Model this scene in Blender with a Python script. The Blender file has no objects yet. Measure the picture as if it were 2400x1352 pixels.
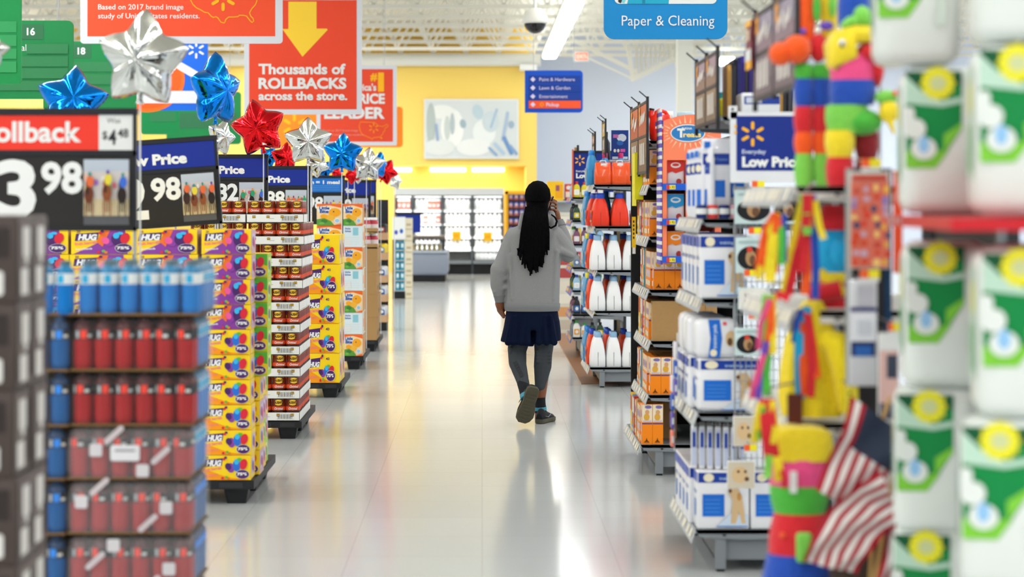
import bpy, bmesh, math, random
from mathutils import Vector, Matrix, Euler
random.seed(7)
PI = math.pi
SC = bpy.context.scene
COL = SC.collection

# ---------------------------------------------------------------- camera, world, light, exposure
FPX, VX, VY, CAMH = 5000.0, 1130.0, 475.0, 1.62      # focal length in px, vanishing point, eye height
cam_d = bpy.data.cameras.new('camera')
cam = bpy.data.objects.new('camera', cam_d)
COL.objects.link(cam)
cam.location = (0, 0, CAMH)
cam.rotation_euler = (PI / 2, 0, 0)
cam_d.sensor_width = 36.0
cam_d.lens = FPX / 2400 * 36.0
cam_d.shift_x = (1200 - VX) / 2400
cam_d.shift_y = -(676 - VY) / 2400
cam_d.clip_start, cam_d.clip_end = 0.1, 200
cam_d.dof.use_dof = True
cam_d.dof.focus_distance = 15.7
cam_d.dof.aperture_fstop = 2.3
SC.camera = cam

world = bpy.data.worlds.new('store_air')
SC.world = world
world.use_nodes = True
world.node_tree.nodes['Background'].inputs[0].default_value = (0.93, 0.96, 1.0, 1)
world.node_tree.nodes['Background'].inputs[1].default_value = 0.42

SC.view_settings.view_transform = 'Standard'
SC.view_settings.look = 'None'
SC.view_settings.gamma = 1.0
SC.view_settings.use_curve_mapping = False
SC.view_settings.exposure = -0.14


def area(name, loc, rot, sx, sy, power, color=(1, 1, 1)):
    d = bpy.data.lights.new(name, 'AREA')
    d.shape = 'RECTANGLE'
    d.size, d.size_y = sx, sy
    d.energy = power
    d.color = color
    o = bpy.data.objects.new(name, d)
    o.location, o.rotation_euler = loc, rot
    COL.objects.link(o)
    return o


# the rows of ceiling fluorescents that run the length of the shop, plus added fill lights
for rx in (-10.5, -4.5, 7.5, 13.5):
    area('ceiling_row', (rx, 21.5, 4.85), (0, 0, 0), 0.3, 58, 1800)
    area('ceiling_upfill', (rx, 21.5, 5.0), (PI, 0, 0), 0.3, 58, 420)  # added upward fill that brightens the ceiling and upper wall
area('ceiling_row', (1.5, 12.5, 4.85), (0, 0, 0), 0.3, 41, 480)
area('back_wall_fill', (8.5, 48.5, 4.85), (math.radians(25), 0, 0), 14, 0.3, 260)  # added fill aimed at the blue back wall
area('back_wall_fill', (-5, 45.5, 4.85), (math.radians(25), 0, 0), 12, 0.3, 95)  # added fill aimed at the yellow back wall
area('ceiling_upfill', (1.5, 21.5, 5.02), (PI, 0, 0), 0.3, 58, 420)  # same added upward fill, above the aisle
area('ceiling_row', (-1.5, -3.5, 4.85), (0, 0, 0), 12, 0.3, 650)  # crosswise light added behind the camera for frontal fill


def W(px, py, Y):
    """the point of the shop at depth Y that the photograph shows at (px, py)"""
    return Vector(((px - VX) * Y / FPX, Y, CAMH - (py - VY) * Y / FPX))


def wx(px, Y): return (px - VX) * Y / FPX
def wz(py, Y): return CAMH - (py - VY) * Y / FPX


# ---------------------------------------------------------------- materials
_mats = {}


def lin(c):
    c /= 255.0
    return c / 12.92 if c <= 0.04045 else ((c + 0.055) / 1.055) ** 2.4


def hexc(h):
    return tuple(lin(int(h[i:i + 2], 16)) for i in (0, 2, 4)) + (1,)


def mat(h, rough=0.5, metal=0.0, emit=0.0, alpha=1.0, trans=0.0, bump=0.0, bscale=40.0, coat=0.0, var=0.0, spec=0.3, sheen=0.0):
    key = (h, rough, metal, emit, alpha, trans, bump, bscale, coat, var, spec, sheen)
    if key in _mats:
        return _mats[key]
    m = bpy.data.materials.new('surface_' + h)
    m.use_nodes = True
    nt = m.node_tree
    b = nt.nodes['Principled BSDF']
    b.inputs['Base Color'].default_value = hexc(h)
    b.inputs['Roughness'].default_value = rough
    b.inputs['Metallic'].default_value = metal
    b.inputs['Alpha'].default_value = alpha
    b.inputs['Transmission Weight'].default_value = trans
    b.inputs['Coat Weight'].default_value = coat
    b.inputs['Specular IOR Level'].default_value = spec
    b.inputs['Sheen Weight'].default_value = sheen
    if emit:
        b.inputs['Emission Color'].default_value = hexc(h)
        b.inputs['Emission Strength'].default_value = emit
    if bump or var:
        tc = nt.nodes.new('ShaderNodeTexCoord')
        nz = nt.nodes.new('ShaderNodeTexNoise')
        nz.inputs['Scale'].default_value = bscale
        nz.inputs['Detail'].default_value = 3
        nt.links.new(tc.outputs['Object'], nz.inputs['Vector'])
        if bump:
            bp = nt.nodes.new('ShaderNodeBump')
            bp.inputs['Strength'].default_value = bump
            bp.inputs['Distance'].default_value = 0.01
            nt.links.new(nz.outputs['Fac'], bp.inputs['Height'])
            nt.links.new(bp.outputs['Normal'], b.inputs['Normal'])
        if var:
            mx = nt.nodes.new('ShaderNodeMix')
            mx.data_type = 'RGBA'
            c = hexc(h)
            mx.inputs[6].default_value = tuple(v * (1 - var) for v in c[:3]) + (1,)
            mx.inputs[7].default_value = tuple(min(1, v * (1 + var)) for v in c[:3]) + (1,)
            nt.links.new(nz.outputs['Fac'], mx.inputs[0])
            nt.links.new(mx.outputs[2], b.inputs['Base Color'])
    _mats[key] = m
    return m


WHITE = mat('eceeec', 0.45)
PAPER = mat('e4e6e4', 0.6)
BLACK = mat('17181a', 0.5)
DKGREY = mat('2b2d30', 0.5)
STEEL = mat('8d9296', 0.4, bump=0.02)
GREY = mat('7f858a', 0.45)
LTGREY = mat('b9bdbf', 0.45)
CARD = mat('b08a58', 0.8, bump=0.08, bscale=60, var=0.08)
CARDW = mat('e6e7e4', 0.7, bump=0.03, bscale=60)
WIRE = mat('a9adb0', 0.3, metal=0.8)
SPARK = mat('fdb813', 0.5)
NAVY = mat('0a2a86', 0.4)
MIDBLUE = mat('0f62c8', 0.4)
RED = mat('e2331f', 0.45)
ORANGE = mat('f58a14', 0.45)
YELLOW = mat('fbd21c', 0.45)
GREEN = mat('12803f', 0.45)


# ---------------------------------------------------------------- mesh builder
_text = {}


def text_mesh(s, bold=0.0, sp=1.0):
    """flat letters, 1 high, as (verts, faces, width)"""
    k = (s, bold, sp)
    if k not in _text:
        cu = bpy.data.curves.new('letters', 'FONT')
        cu.body = s
        cu.size = 1.0
        cu.resolution_u = 3
        cu.offset = bold
        cu.space_character = sp
        ob = bpy.data.objects.new('letters', cu)
        COL.objects.link(ob)
        dg = bpy.context.evaluated_depsgraph_get()
        me = bpy.data.meshes.new_from_object(ob.evaluated_get(dg))
        vs = [v.co.copy() for v in me.vertices]
        fs = [tuple(p.vertices) for p in me.polygons]
        bpy.data.objects.remove(ob)
        bpy.data.curves.remove(cu)
        bpy.data.meshes.remove(me)
        x0 = min((v.x for v in vs), default=0)
        x1 = max((v.x for v in vs), default=1)
        vs = [Vector((v.x - x0, v.y, 0)) for v in vs]
        _text[k] = (vs, fs, max(1e-3, x1 - x0))
    return _text[k]


class MB:
    def __init__(s):
        s.v, s.f, s.fm, s.sm, s.mats = [], [], [], [], []

    def mi(s, m):
        if m not in s.mats:
            s.mats.append(m)
        return s.mats.index(m)

    def add(s, vs, fs, m, smooth=False):
        b = len(s.v)
        s.v += [Vector(v) for v in vs]
        i = s.mi(m) if not isinstance(m, list) else None
        for k, f in enumerate(fs):
            s.f.append(tuple(b + j for j in f))
            s.fm.append(i if i is not None else s.mi(m[k]))
            s.sm.append(smooth)

    def box(s, x0, x1, y0, y1, z0, z1, m, M=None):
        vs = [Vector((x, y, z)) for z in (z0, z1) for y in (y0, y1) for x in (x0, x1)]
        if M is not None:
            vs = [M @ v for v in vs]
        s.add(vs, [(0, 2, 3, 1), (4, 5, 7, 6), (0, 1, 5, 4), (2, 6, 7, 3), (0, 4, 6, 2), (1, 3, 7, 5)], m)

    def bar(s, a, b, w, m):
        """square bar from a to b"""
        a, b = Vector(a), Vector(b)
        d = (b - a).normalized()
        up = Vector((0, 0, 1)) if abs(d.z) < 0.9 else Vector((1, 0, 0))
        r = d.cross(up).normalized() * w / 2
        u = r.cross(d).normalized() * w / 2
        vs = [p + q for p in (a, b) for q in (r + u, -r + u, -r - u, r - u)]
        s.add(vs, [(0, 1, 2, 3), (7, 6, 5, 4)] + [(i, i + 4, (i + 1) % 4 + 4, (i + 1) % 4) for i in range(4)], m)

    def loft(s, secs, m, caps=True, smooth=True, closed=True):
        """secs: rings of equal length; m a material or one per gap"""
        n = len(secs[0])
        vs = [p for r in secs for p in r]
        fs, ms = [], []
        ml = m if isinstance(m, list) else [m] * (len(secs) - 1)
        for i in range(len(secs) - 1):
            for j in range(n if closed else n - 1):
                k = (j + 1) % n
                fs.append((i * n + j, i * n + k, (i + 1) * n + k, (i + 1) * n + j))
                ms.append(ml[i])
        s.add(vs, fs, ms, smooth)
        if caps:
            s.add(secs[0], [tuple(reversed(range(n)))], ml[0])
            s.add(secs[-1], [tuple(range(n))], ml[-1])

    def rsec(s, cx, cy, z, hx, hy, r, n=3):
        """rounded rectangle ring at height z"""
        r = min(r, hx * 0.999, hy * 0.999)
        out = []
        for (sx, sy, a0) in ((1, 1, 0), (-1, 1, 90), (-1, -1, 180), (1, -1, 270)):
            for k in range(n + 1):
                a = math.radians(a0 + 90 * k / n)
                out.append(Vector((cx + sx * (hx - r) + r * math.cos(a), cy + sy * (hy - r) + r * math.sin(a), z)))
        return out

    def rbox(s, x0, x1, y0, y1, z0, z1, m, r=0.01, M=None):
        cx, cy, hx, hy = (x0 + x1) / 2, (y0 + y1) / 2, (x1 - x0) / 2, (y1 - y0) / 2
        secs = []
        for k in range(3):
            a = k * PI / 4
            d = r * (1 - math.sin(a))
            secs.append(s.rsec(cx, cy, z0 + r * (1 - math.cos(a)), hx - d, hy - d, max(0.001, r - d + r * .3)))
        for k in range(3):
            a = PI / 2 - k * PI / 4
            d = r * (1 - math.sin(a))
            secs.append(s.rsec(cx, cy, z1 - r * (1 - math.cos(a)), hx - d, hy - d, max(0.001, r - d + r * .3)))
        if M is not None:
            secs = [[M @ p for p in q] for q in secs]
        s.loft(secs, m)

    def lathe(s, prof, c, m, n=20, caps=True, smooth=True, sx=1, sy=1):
        """prof: (radius, z); m a material or one per gap"""
        c = Vector(c)
        secs = [[c + Vector((r * sx * math.cos(2 * PI * k / n), r * sy * math.sin(2 * PI * k / n), z)) for k in range(n)] for r, z in prof]
        s.loft(secs, m, caps, smooth)

    def tube(s, pts, r, m, n=8, caps=True):
        pts = [Vector(p) for p in pts]
        rs = r if isinstance(r, (list, tuple)) else [r] * len(pts)
        secs = []
        prev = None
        for i, p in enumerate(pts):
            d = (pts[min(i + 1, len(pts) - 1)] - pts[max(i - 1, 0)])
            if d.length < 1e-9:
                d = Vector((0, 0, 1))
            d.normalize()
            if prev is None:
                a = Vector((0, 0, 1)) if abs(d.z) < 0.9 else Vector((1, 0, 0))
                u = d.cross(a).normalized()
            else:
                u = (prev - d * prev.dot(d)).normalized()
            prev = u
            w = d.cross(u)
            secs.append([p + rs[i] * (u * math.cos(2 * PI * k / n) + w * math.sin(2 * PI * k / n)) for k in range(n)])
        s.loft(secs, m, caps)

    def ball(s, c, r, m, n=16, rings=10, bands=None):
        c = Vector(c)
        r = Vector(r) if not isinstance(r, (int, float)) else Vector((r, r, r))
        secs = []
        for i in range(rings + 1):
            t = -PI / 2 + PI * (0.02 + 0.96 * i / rings)
            secs.append([c + Vector((r.x * math.cos(t) * math.cos(2 * PI * k / n), r.y * math.cos(t) * math.sin(2 * PI * k / n), r.z * math.sin(t))) for k in range(n)])
        s.loft(secs, m)

    def capsule(s, a, b, ra, rb, m, n=14):
        """tapered round-ended limb"""
        a, b = Vector(a), Vector(b)
        d = (b - a)
        L = d.length
        d = d / L if L > 1e-9 else Vector((0, 0, 1))
        pts, rs = [], []
        for k in range(5):
            t = k / 4 * PI / 2
            pts.append(a - d * ra * math.cos(t)); rs.append(max(1e-4, ra * math.sin(t)))
        for k in range(5):
            t = PI / 2 - k / 4 * PI / 2
            pts.append(b + d * rb * math.cos(t)); rs.append(max(1e-4, rb * math.sin(t)))
        s.tube(pts, rs, m, n)

    def prism(s, pts, d, m, side=None):
        """extrude a planar polygon by vector d"""
        d = Vector(d)
        n = len(pts)
        pts = [Vector(p) for p in pts]
        s.add(pts + [p + d for p in pts], [tuple(reversed(range(n))), tuple(range(n, 2 * n))], m)
        s.add(pts + [p + d for p in pts], [(i, (i + 1) % n, n + (i + 1) % n, n + i) for i in range(n)], side or m)

    def mesh(s, name):
        me = bpy.data.meshes.new(name)
        me.from_pydata([tuple(v) for v in s.v], [], s.f)
        for m in s.mats:
            me.materials.append(m)
        me.polygons.foreach_set('material_index', s.fm)
        me.polygons.foreach_set('use_smooth', s.sm)
        me.update()
        return me

    def build(s, name, parent=None, recalc=False):
        me = s.mesh(name)
        if recalc:
            bm = bmesh.new(); bm.from_mesh(me)
            bmesh.ops.recalc_face_normals(bm, faces=bm.faces)
            bm.to_mesh(me); bm.free()
        o = bpy.data.objects.new(name, me)
        COL.objects.link(o)
        if parent is not None:
            o.parent = parent
        return o


class Art:
    """flat print on a surface: u right, v up, each call one layer further out"""

    def __init__(s, mb, o, u=(1, 0, 0), v=(0, 0, 1), fn=None, step=0.0006, base=0.0006):
        s.mb, s.o, s.u, s.v = mb, Vector(o), Vector(u), Vector(v)
        s.n = s.u.cross(s.v).normalized()
        s.fn = fn
        s.h, s.step = base, step

    def P(s, u, v):
        if s.fn:
            return s.fn(u, v, s.h)
        return s.o + s.u * u + s.v * v + s.n * s.h

    def up(s, k=1): s.h += s.step * k

    def poly(s, pts, m):
        s.mb.add([s.P(*p) for p in pts], [tuple(range(len(pts)))], m)
        s.up()

    def rect(s, u0, u1, v0, v1, m, n=1):
        if s.fn:
            n = max(n, 8)
        vs, fs = [], []
        for i in range(n + 1):
            u = u0 + (u1 - u0) * i / n
            vs += [s.P(u, v0), s.P(u, v1)]
        fs = [(2 * i, 2 * i + 2, 2 * i + 3, 2 * i + 1) for i in range(n)]
        s.mb.add(vs, fs, m)
        s.up()

    def rrect(s, u0, u1, v0, v1, r, m, corners=(1, 1, 1, 1)):
        pts = []
        for (cu, cv, a0, on) in ((u1 - r, v1 - r, 0, corners[0]), (u0 + r, v1 - r, 90, corners[1]), (u0 + r, v0 + r, 180, corners[2]), (u1 - r, v0 + r, 270, corners[3])):
            if on:
                for k in range(7):
                    a = math.radians(a0 + 15 * k)
                    pts.append((cu + r * math.cos(a), cv + r * math.sin(a)))
            else:
                q = {0: (u1, v1), 90: (u0, v1), 180: (u0, v0), 270: (u1, v0)}[a0]
                pts.append(q)
        s.poly(pts, m)

    def disc(s, u, v, ru, rv, m, n=24, a=0):
        ca, sa = math.cos(a), math.sin(a)
        pts = []
        for k in range(n):
            p, q = ru * math.cos(2 * PI * k / n), rv * math.sin(2 * PI * k / n)
            pts.append((u + p * ca - q * sa, v + p * sa + q * ca))
        if s.fn:
            c = s.P(u, v)
            s.mb.add([c] + [s.P(*p) for p in pts], [(0, 1 + k, 1 + (k + 1) % n) for k in range(n)], m)
            s.up()
        else:
            s.poly(pts, m)

    def pill(s, u, v, L, w, a, m):
        """rounded bar centred at u, v"""
        pts = []
        for sg, a0 in ((1, -90), (-1, 90)):
            for k in range(7):
                t = math.radians(a0 + 30 * k)
                pts.append((sg * (L / 2 - w / 2) + w / 2 * math.cos(t), w / 2 * math.sin(t)))
        ca, sa = math.cos(a), math.sin(a)
        s.poly([(u + p * ca - q * sa, v + p * sa + q * ca) for p, q in pts], m)

    def spark(s, u, v, R, m):
        h = s.h
        for k in range(6):
            a = PI / 2 + k * PI / 3
            s.h = h
            s.pill(u + R * .66 * math.cos(a), v + R * .66 * math.sin(a), R * .62, R * .24, a, m)

    def star(s, u, v, R, m, n=5, inner=.45, a0=PI / 2):
        pts = []
        for k in range(2 * n):
            r = R if k % 2 == 0 else R * inner
            pts.append((u + r * math.cos(a0 + k * PI / n), v + r * math.sin(a0 + k * PI / n)))
        s.mb.add([s.P(u, v)] + [s.P(*p) for p in pts], [(0, 1 + k, 1 + (k + 1) % (2 * n)) for k in range(2 * n)], m)
        s.up()

    def line(s, pts, w, m, closed=False):
        pts = [Vector((p[0], p[1])) for p in pts]
        n = len(pts)
        L, R = [], []
        for i in range(n):
            a = pts[(i - 1) % n] if closed or i else pts[0]
            b = pts[(i + 1) % n] if closed or i < n - 1 else pts[-1]
            d = (b - a).normalized()
            q = Vector((-d.y, d.x)) * w / 2
            L.append(pts[i] + q); R.append(pts[i] - q)
        vs = [s.P(*p) for p in L] + [s.P(*p) for p in R]
        k = n if closed else n - 1
        s.mb.add(vs, [(i, (i + 1) % n, n + (i + 1) % n, n + i) for i in range(k)], m)
        s.up()

    def text(s, t, u, v, size, m, bold=0.02, width=None, align='l', slant=0, rot=0, sp=1.0):
        """baseline-left at u, v; size is the cap height"""
        vs, fs, w = text_mesh(t, bold, sp)
        k = size / 0.73
        kx = k if width is None else width / w
        off = {'l': 0, 'c': -w * kx / 2, 'r': -w * kx}[align]
        ca, sa = math.cos(rot), math.sin(rot)
        out = []
        for p in vs:
            a, b = off + p.x * kx + slant * p.y * k, p.y * k
            out.append(s.P(u + a * ca - b * sa, v + a * sa + b * ca))
        s.mb.add(out, fs, m)
        s.up()


# ---------------------------------------------------------------- scene tree
def tag(o, label, cat, group=None, kind=None):
    o['label'] = label
    o['category'] = cat
    if group:
        o['group'] = group
    if kind:
        o['kind'] = kind
    return o


def structure(o):
    o['kind'] = 'structure'
    return o


def thing(name, loc=(0, 0, 0), rz=0):
    o = bpy.data.objects.new(name, None)
    o.empty_display_size = 0.1
    o.location = loc
    o.rotation_euler = (0, 0, rz)
    COL.objects.link(o)
    return o


def kids(o): return [c for c in bpy.data.objects if c.parent == o]


class Proto:
    """first put() places the built thing itself, the next ones place copies with copies of its parts"""

    def __init__(s, make):
        s.make, s.first, s.tree = make, None, None

    def put(s, loc, label, cat, group=None, rz=0, scale=None, rot=None):
        if s.first is None:
            r = s.first = s.make()
            s.tree = [(c, kids(c)) for c in kids(r)]
        else:
            r = s.first.copy()
            COL.objects.link(r)
            for c, gs in s.tree:
                d = c.copy(); COL.objects.link(d); d.parent = r
                for g in gs:
                    e = g.copy(); COL.objects.link(e); e.parent = d
        r.location = loc
        r.rotation_euler = rot if rot is not None else (0, 0, rz)
        r.scale = (1, 1, 1) if scale is None else (scale if not isinstance(scale, (int, float)) else (scale,) * 3)
        for k in ('group', 'kind'):
            if k in r:
                del r[k]
        tag(r, label, cat, group)
        return r


ORD = ['first', 'second', 'third', 'fourth', 'fifth', 'sixth', 'seventh', 'eighth', 'ninth', 'tenth', 'eleventh', 'twelfth', 'thirteenth', 'fourteenth']


def rank(i, n, a='top', b='bottom'):
    if i == 0: return a + 'most' if a in ('top', 'bottom') else a
    return ORD[i] + ' from the ' + a

# ================================================================ the room
def floor_mat():
    m = bpy.data.materials.new('polished_floor_tiles')
    m.use_nodes = True
    nt = m.node_tree
    b = nt.nodes['Principled BSDF']
    tc = nt.nodes.new('ShaderNodeTexCoord')
    br = nt.nodes.new('ShaderNodeTexBrick')
    br.offset = 0.0
    br.inputs['Scale'].default_value = 1.0
    br.inputs['Brick Width'].default_value = 0.61
    br.inputs['Row Height'].default_value = 0.61
    br.inputs['Mortar Size'].default_value = 0.003
    br.inputs['Color1'].default_value = hexc('bfc3c3')
    br.inputs['Color2'].default_value = hexc('bcbfc0')
    br.inputs['Mortar'].default_value = hexc('b0b4b4')
    nt.links.new(tc.outputs['Object'], br.inputs['Vector'])
    nt.links.new(br.outputs['Color'], b.inputs['Base Color'])
    nz = nt.nodes.new('ShaderNodeTexNoise')
    nz.inputs['Scale'].default_value = 2.2
    nt.links.new(tc.outputs['Object'], nz.inputs['Vector'])
    bp = nt.nodes.new('ShaderNodeBump')
    bp.inputs['Strength'].default_value = 0.05
    bp.inputs['Distance'].default_value = 0.012
    nt.links.new(nz.outputs['Fac'], bp.inputs['Height'])
    nt.links.new(bp.outputs['Normal'], b.inputs['Normal'])
    b.inputs['Roughness'].default_value = 0.13
    b.inputs['Specular IOR Level'].default_value = 0.5
    return m


mb = MB(); mb.box(-16, 16, -8, 53, -0.1, 0, floor_mat()); structure(mb.build('floor'))

CEIL = mat('e6e3d8', 0.7, bump=0.3, bscale=2)
WALL_Y = mat('fbd970', 0.6, bump=0.02, bscale=20)
WALL_B = mat('c3cbd9', 0.6, bump=0.02, bscale=20)


def deck_mat():
    m = bpy.data.materials.new('ribbed_roof_deck')
    m.use_nodes = True
    nt = m.node_tree
    b = nt.nodes['Principled BSDF']
    b.inputs['Base Color'].default_value = hexc('e2dfd2')
    b.inputs['Roughness'].default_value = 0.7
    tc = nt.nodes.new('ShaderNodeTexCoord')
    wv = nt.nodes.new('ShaderNodeTexWave')
    wv.bands_direction = 'Y'
    wv.inputs['Scale'].default_value = 3.0
    nt.links.new(tc.outputs['Object'], wv.inputs['Vector'])
    bp = nt.nodes.new('ShaderNodeBump')
    bp.inputs['Strength'].default_value = 0.8
    bp.inputs['Distance'].default_value = 0.04
    nt.links.new(wv.outputs['Color'], bp.inputs['Height'])
    nt.links.new(bp.outputs['Normal'], b.inputs['Normal'])
    return m


mb = MB(); mb.box(-16, 16, -8, 53, 5.72, 5.8, deck_mat()); structure(mb.build('ceiling'))

# open web joists across the hall
mb = MB()
for z in (4.95, 5.66):
    mb.box(-16, 16, -0.045, 0.045, z, z + 0.07, CEIL)
n = 43
for i in range(n):
    x = -16 + 32 * i / n
    mb.bar((x, 0, 5.0), (x + 16 / n, 0, 5.68), 0.045, CEIL)
    mb.bar((x + 16 / n, 0, 5.68), (x + 32 / n, 0, 5.0), 0.045, CEIL)
joist = mb.build('ceiling_joist')
for k in range(25):
    o = joist if k == 0 else joist.copy()
    if k: COL.objects.link(o)
    o.location = (0, 0.6 + 2 * k, 0)
    structure(o)

YW = 49.8
xe = wx(1258, 48.5)
mb = MB()
mb.box(-16, xe, 48.5, 49.9, 2.46, 4.85, WALL_Y)           # soffit above the cold cases
mb.box(-16, xe, 49.9, 50.1, 0, 5.72, WALL_Y)
mb.box(wx(1232, 48.5), xe, 48.5, 49.9, 0, 2.46, WALL_Y)
structure(mb.build('wall_back'))
mb = MB(); mb.box(xe - .3, 16, 52, 52.2, 0, 5.72, WALL_B); mb.box(xe - .3, xe - .05, 50.1, 52, 0, 5.72, WALL_B); structure(mb.build('wall_back_right'))
mb = MB(); mb.box(16, 16.2, -8, 53, 0, 5.8, WALL_B); structure(mb.build('wall_right'))
mb = MB(); mb.box(-16.2, -16, -8, 53, 0, 5.8, PAPER); structure(mb.build('wall_left'))
# pale duct along the top of the yellow wall
mb = MB()
mb.tube([(-16, 48.2, wz(141, 48.2)), (wx(1267, 48.2), 48.2, wz(141, 48.2))], 0.135, mat('dfe0da', 0.5), 20)
mb.box(wx(1218, 48.2), wx(1258, 48.2), 48.0, 48.5, wz(165, 48.2), wz(152, 48.2), WHITE)
structure(mb.build('trim_duct'))
for i, (a, b) in enumerate(((908, 965), (1008, 1092), (1106, 1182))):
    mb = MB()
    mb.rbox(wx(a, 49.8), wx(b, 49.8), 49.72, 49.9, 2.44 - .1, 2.44, mat('fff6e0', 0.4, emit=3.0), 0.02)
    o = mb.build('wall_light')
    tag(o, 'white strip light under the yellow soffit, %s' % ('leftmost of three', 'middle of three', 'rightmost of three')[i], 'light', 'soffit strip lights')
area('niche_light', (-1.6, 48.95, 2.44), (0, 0, 0), 5.0, 0.5, 90, (1, 0.95, 0.8))

# column, roof girder
mb = MB()
mb.box(wx(1588, 40), wx(1625, 40), 40, 40.3, 0, 5.7, mat('e6e6de', 0.5))
structure(mb.build('pillar'))
mb = MB()
GY = 44.8
def gbar(a, b, w=.09, y=GY): mb.bar(W(a[0], a[1], y), W(b[0], b[1], y), w, CEIL)
gbar((1340, 92), (1492, 168), .08)
gbar((1478, 188), (1700, 78), .1)
gbar((1484, 186), (1590, 136), .07)
gbar((1370, 132), (1482, 184), .035)
gbar((1470, 95), (1484, 188), .09)
gbar((1640, 108), (1470, 60), .08)
gbar((1560, 60), (1590, 170), .05)
for k in range(9):
    gbar((1492 + 11 * k, 84), (1492 + 11 * k, 176 - 5 * k), .06, GY + .3)
gbar((1384, 115), (1398, 45), .04)
structure(mb.build('ceiling_truss'))
mb = MB()
GY = 36
gbar((855, 8), (875, 45), .05); gbar((892, 40), (912, 6), .05); gbar((848, 46), (1010, 44), .06); gbar((876, 10), (877, 20), .05)
structure(mb.build('ceiling_truss'))

# the lit strip fixtures that hang above the aisle
TUBE = mat('fafff8', 0.4, emit=6.0)
def make_strip():
    t = thing('strip_light')
    m = MB(); m.box(-.16, .16, 0, 4.3, .03, .12, WHITE); m.build('housing', t)
    m = MB(); m.rbox(-.15, .15, .03, 4.27, -.06, .035, TUBE, .03); m.build('diffuser', t)
    m = MB()
    for y in (.6, 3.7): m.tube([(0, y, .1), (0, y, .8)], .008, WIRE, 6)
    m.build('hanger', t)
    return t
P = Proto(make_strip)
for i, y in enumerate((43.2, 38.8, 34.4)):
    P.put((1.5, y, 4.88), 'bright white ceiling strip light over the aisle, %s' % ('farthest of the row', 'middle of the row', 'nearest of the row')[i], 'light', 'aisle ceiling strip lights')
    area('strip_glow', (1.5, y + 2.15, 4.8), (0, 0, 0), .3, 4.3, 14)
mb = MB(); p = W(1703, 139, 46); mb.rbox(p.x - .17, p.x + .17, 45.9, 47.5, p.z - .05, p.z + .05, TUBE, .03)
mb.tube([(p.x, 46.6, p.z), (p.x, 46.6, 5.7)], .01, WIRE, 6)
tag(mb.build('ceiling_lamp'), 'small glowing white ceiling lamp in front of the blue wall', 'light')

# ceiling camera
t = thing('dome_camera', W(1254, 50, 27.8))
m = MB(); m.tube([(0, 0, .1), (0, 0, 1.5)], .022, WHITE, 10); m.build('pole', t)
m = MB(); m.lathe([(.02, .175), (.08, .165), (.13, .125), (.162, .06), (.168, 0), (.165, -.02), (.15, -.03)], (0, 0, 0), mat('e9e8e0', .4), 24); m.build('housing', t)
m = MB(); m.lathe([(.145, -.025), (.14, -.06), (.115, -.11), (.07, -.145), (.02, -.16)], (0, 0, 0), mat('0c0d0f', .1, coat=.5), 24); m.build('dome', t)
tag(t, 'white ceiling security camera with black dome on a white pole', 'security camera')

# exit sign
t = thing('exit_sign', W(1363, 132, 46.55))
m = MB(); m.rbox(-.17, .17, -.02, .05, -.12, .12, PAPER, .015); m.tube([(.05, .02, .1), (.25, .02, .8)], .015, CEIL, 8); m.build('case', t)
m = MB(); a = Art(m, (-.13, -.024, -.08)); a.rect(0, .26, 0, .16, mat('ff8068', .4, emit=.9)); a.text('EXIT', .03, .035, .09, mat('ffd8cc', .4, emit=.9), width=.2); m.build('lit_face', t)
tag(t, 'small lit red exit sign in a white case on the blue wall', 'exit sign')


# ================================================================ hanging signs
def sign(name, px0, py0, px1, py1, Y, color, label, r=0, corners=(1, 1, 1, 1), border=None, bw=0, wires=True, back=None, thick=.02, cat='sign', top=5.72):
    """returns a drawing surface in photograph-sized units, origin lower left"""
    s = Y / FPX
    t = thing(name, W(px0, py1, Y))
    w, h = (px1 - px0), (py1 - py0)
    m = MB()
    a = Art(m, (0, 0, 0), (s, 0, 0), (0, 0, s), base=0, step=0)
    pts = []
    k = MB(); b = Art(k, (0, 0, 0), (s, 0, 0), (0, 0, s), base=0, step=0)
    if r: b.rrect(0, w, 0, h, r, WHITE, corners)
    else: b.rect(0, w, 0, h, WHITE)
    ring = k.v if r else [k.v[0], k.v[2], k.v[3], k.v[1]]
    m.prism(ring, (0, thick, 0), border or color, border or color)
    a = Art(m, (0, -.001, 0), (s, 0, 0), (0, 0, s))
    if border:
        a.rect(bw, w - bw, bw, h - bw, color)
    if wires:
        for u in (.15, .85):
            wr = MB(); wr.tube([(u * w * s, .01, h * s - .02), (u * w * s, .01, max(h * s + .1, top - W(0, py1, Y).z))], .004, WIRE, 5)
            wr.build('hanging_wire', t)
    tag(t, label, cat)
    g = m
    art = Art(g, (0, -.0025, 0), (s, 0, 0), (0, 0, s), step=.001)
    art.w, art.h_, art.root, art.g = w, h, t, g
    art.done = lambda nm='board': g.build(nm, t)
    art.X = lambda x: x - px0
    art.Y = lambda y: py1 - y
    return art


ORS = mat('f4502a', .5)
ORS2 = mat('ef4a2c', .5)
SBORDER = mat('d9dbe2', .5)
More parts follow.
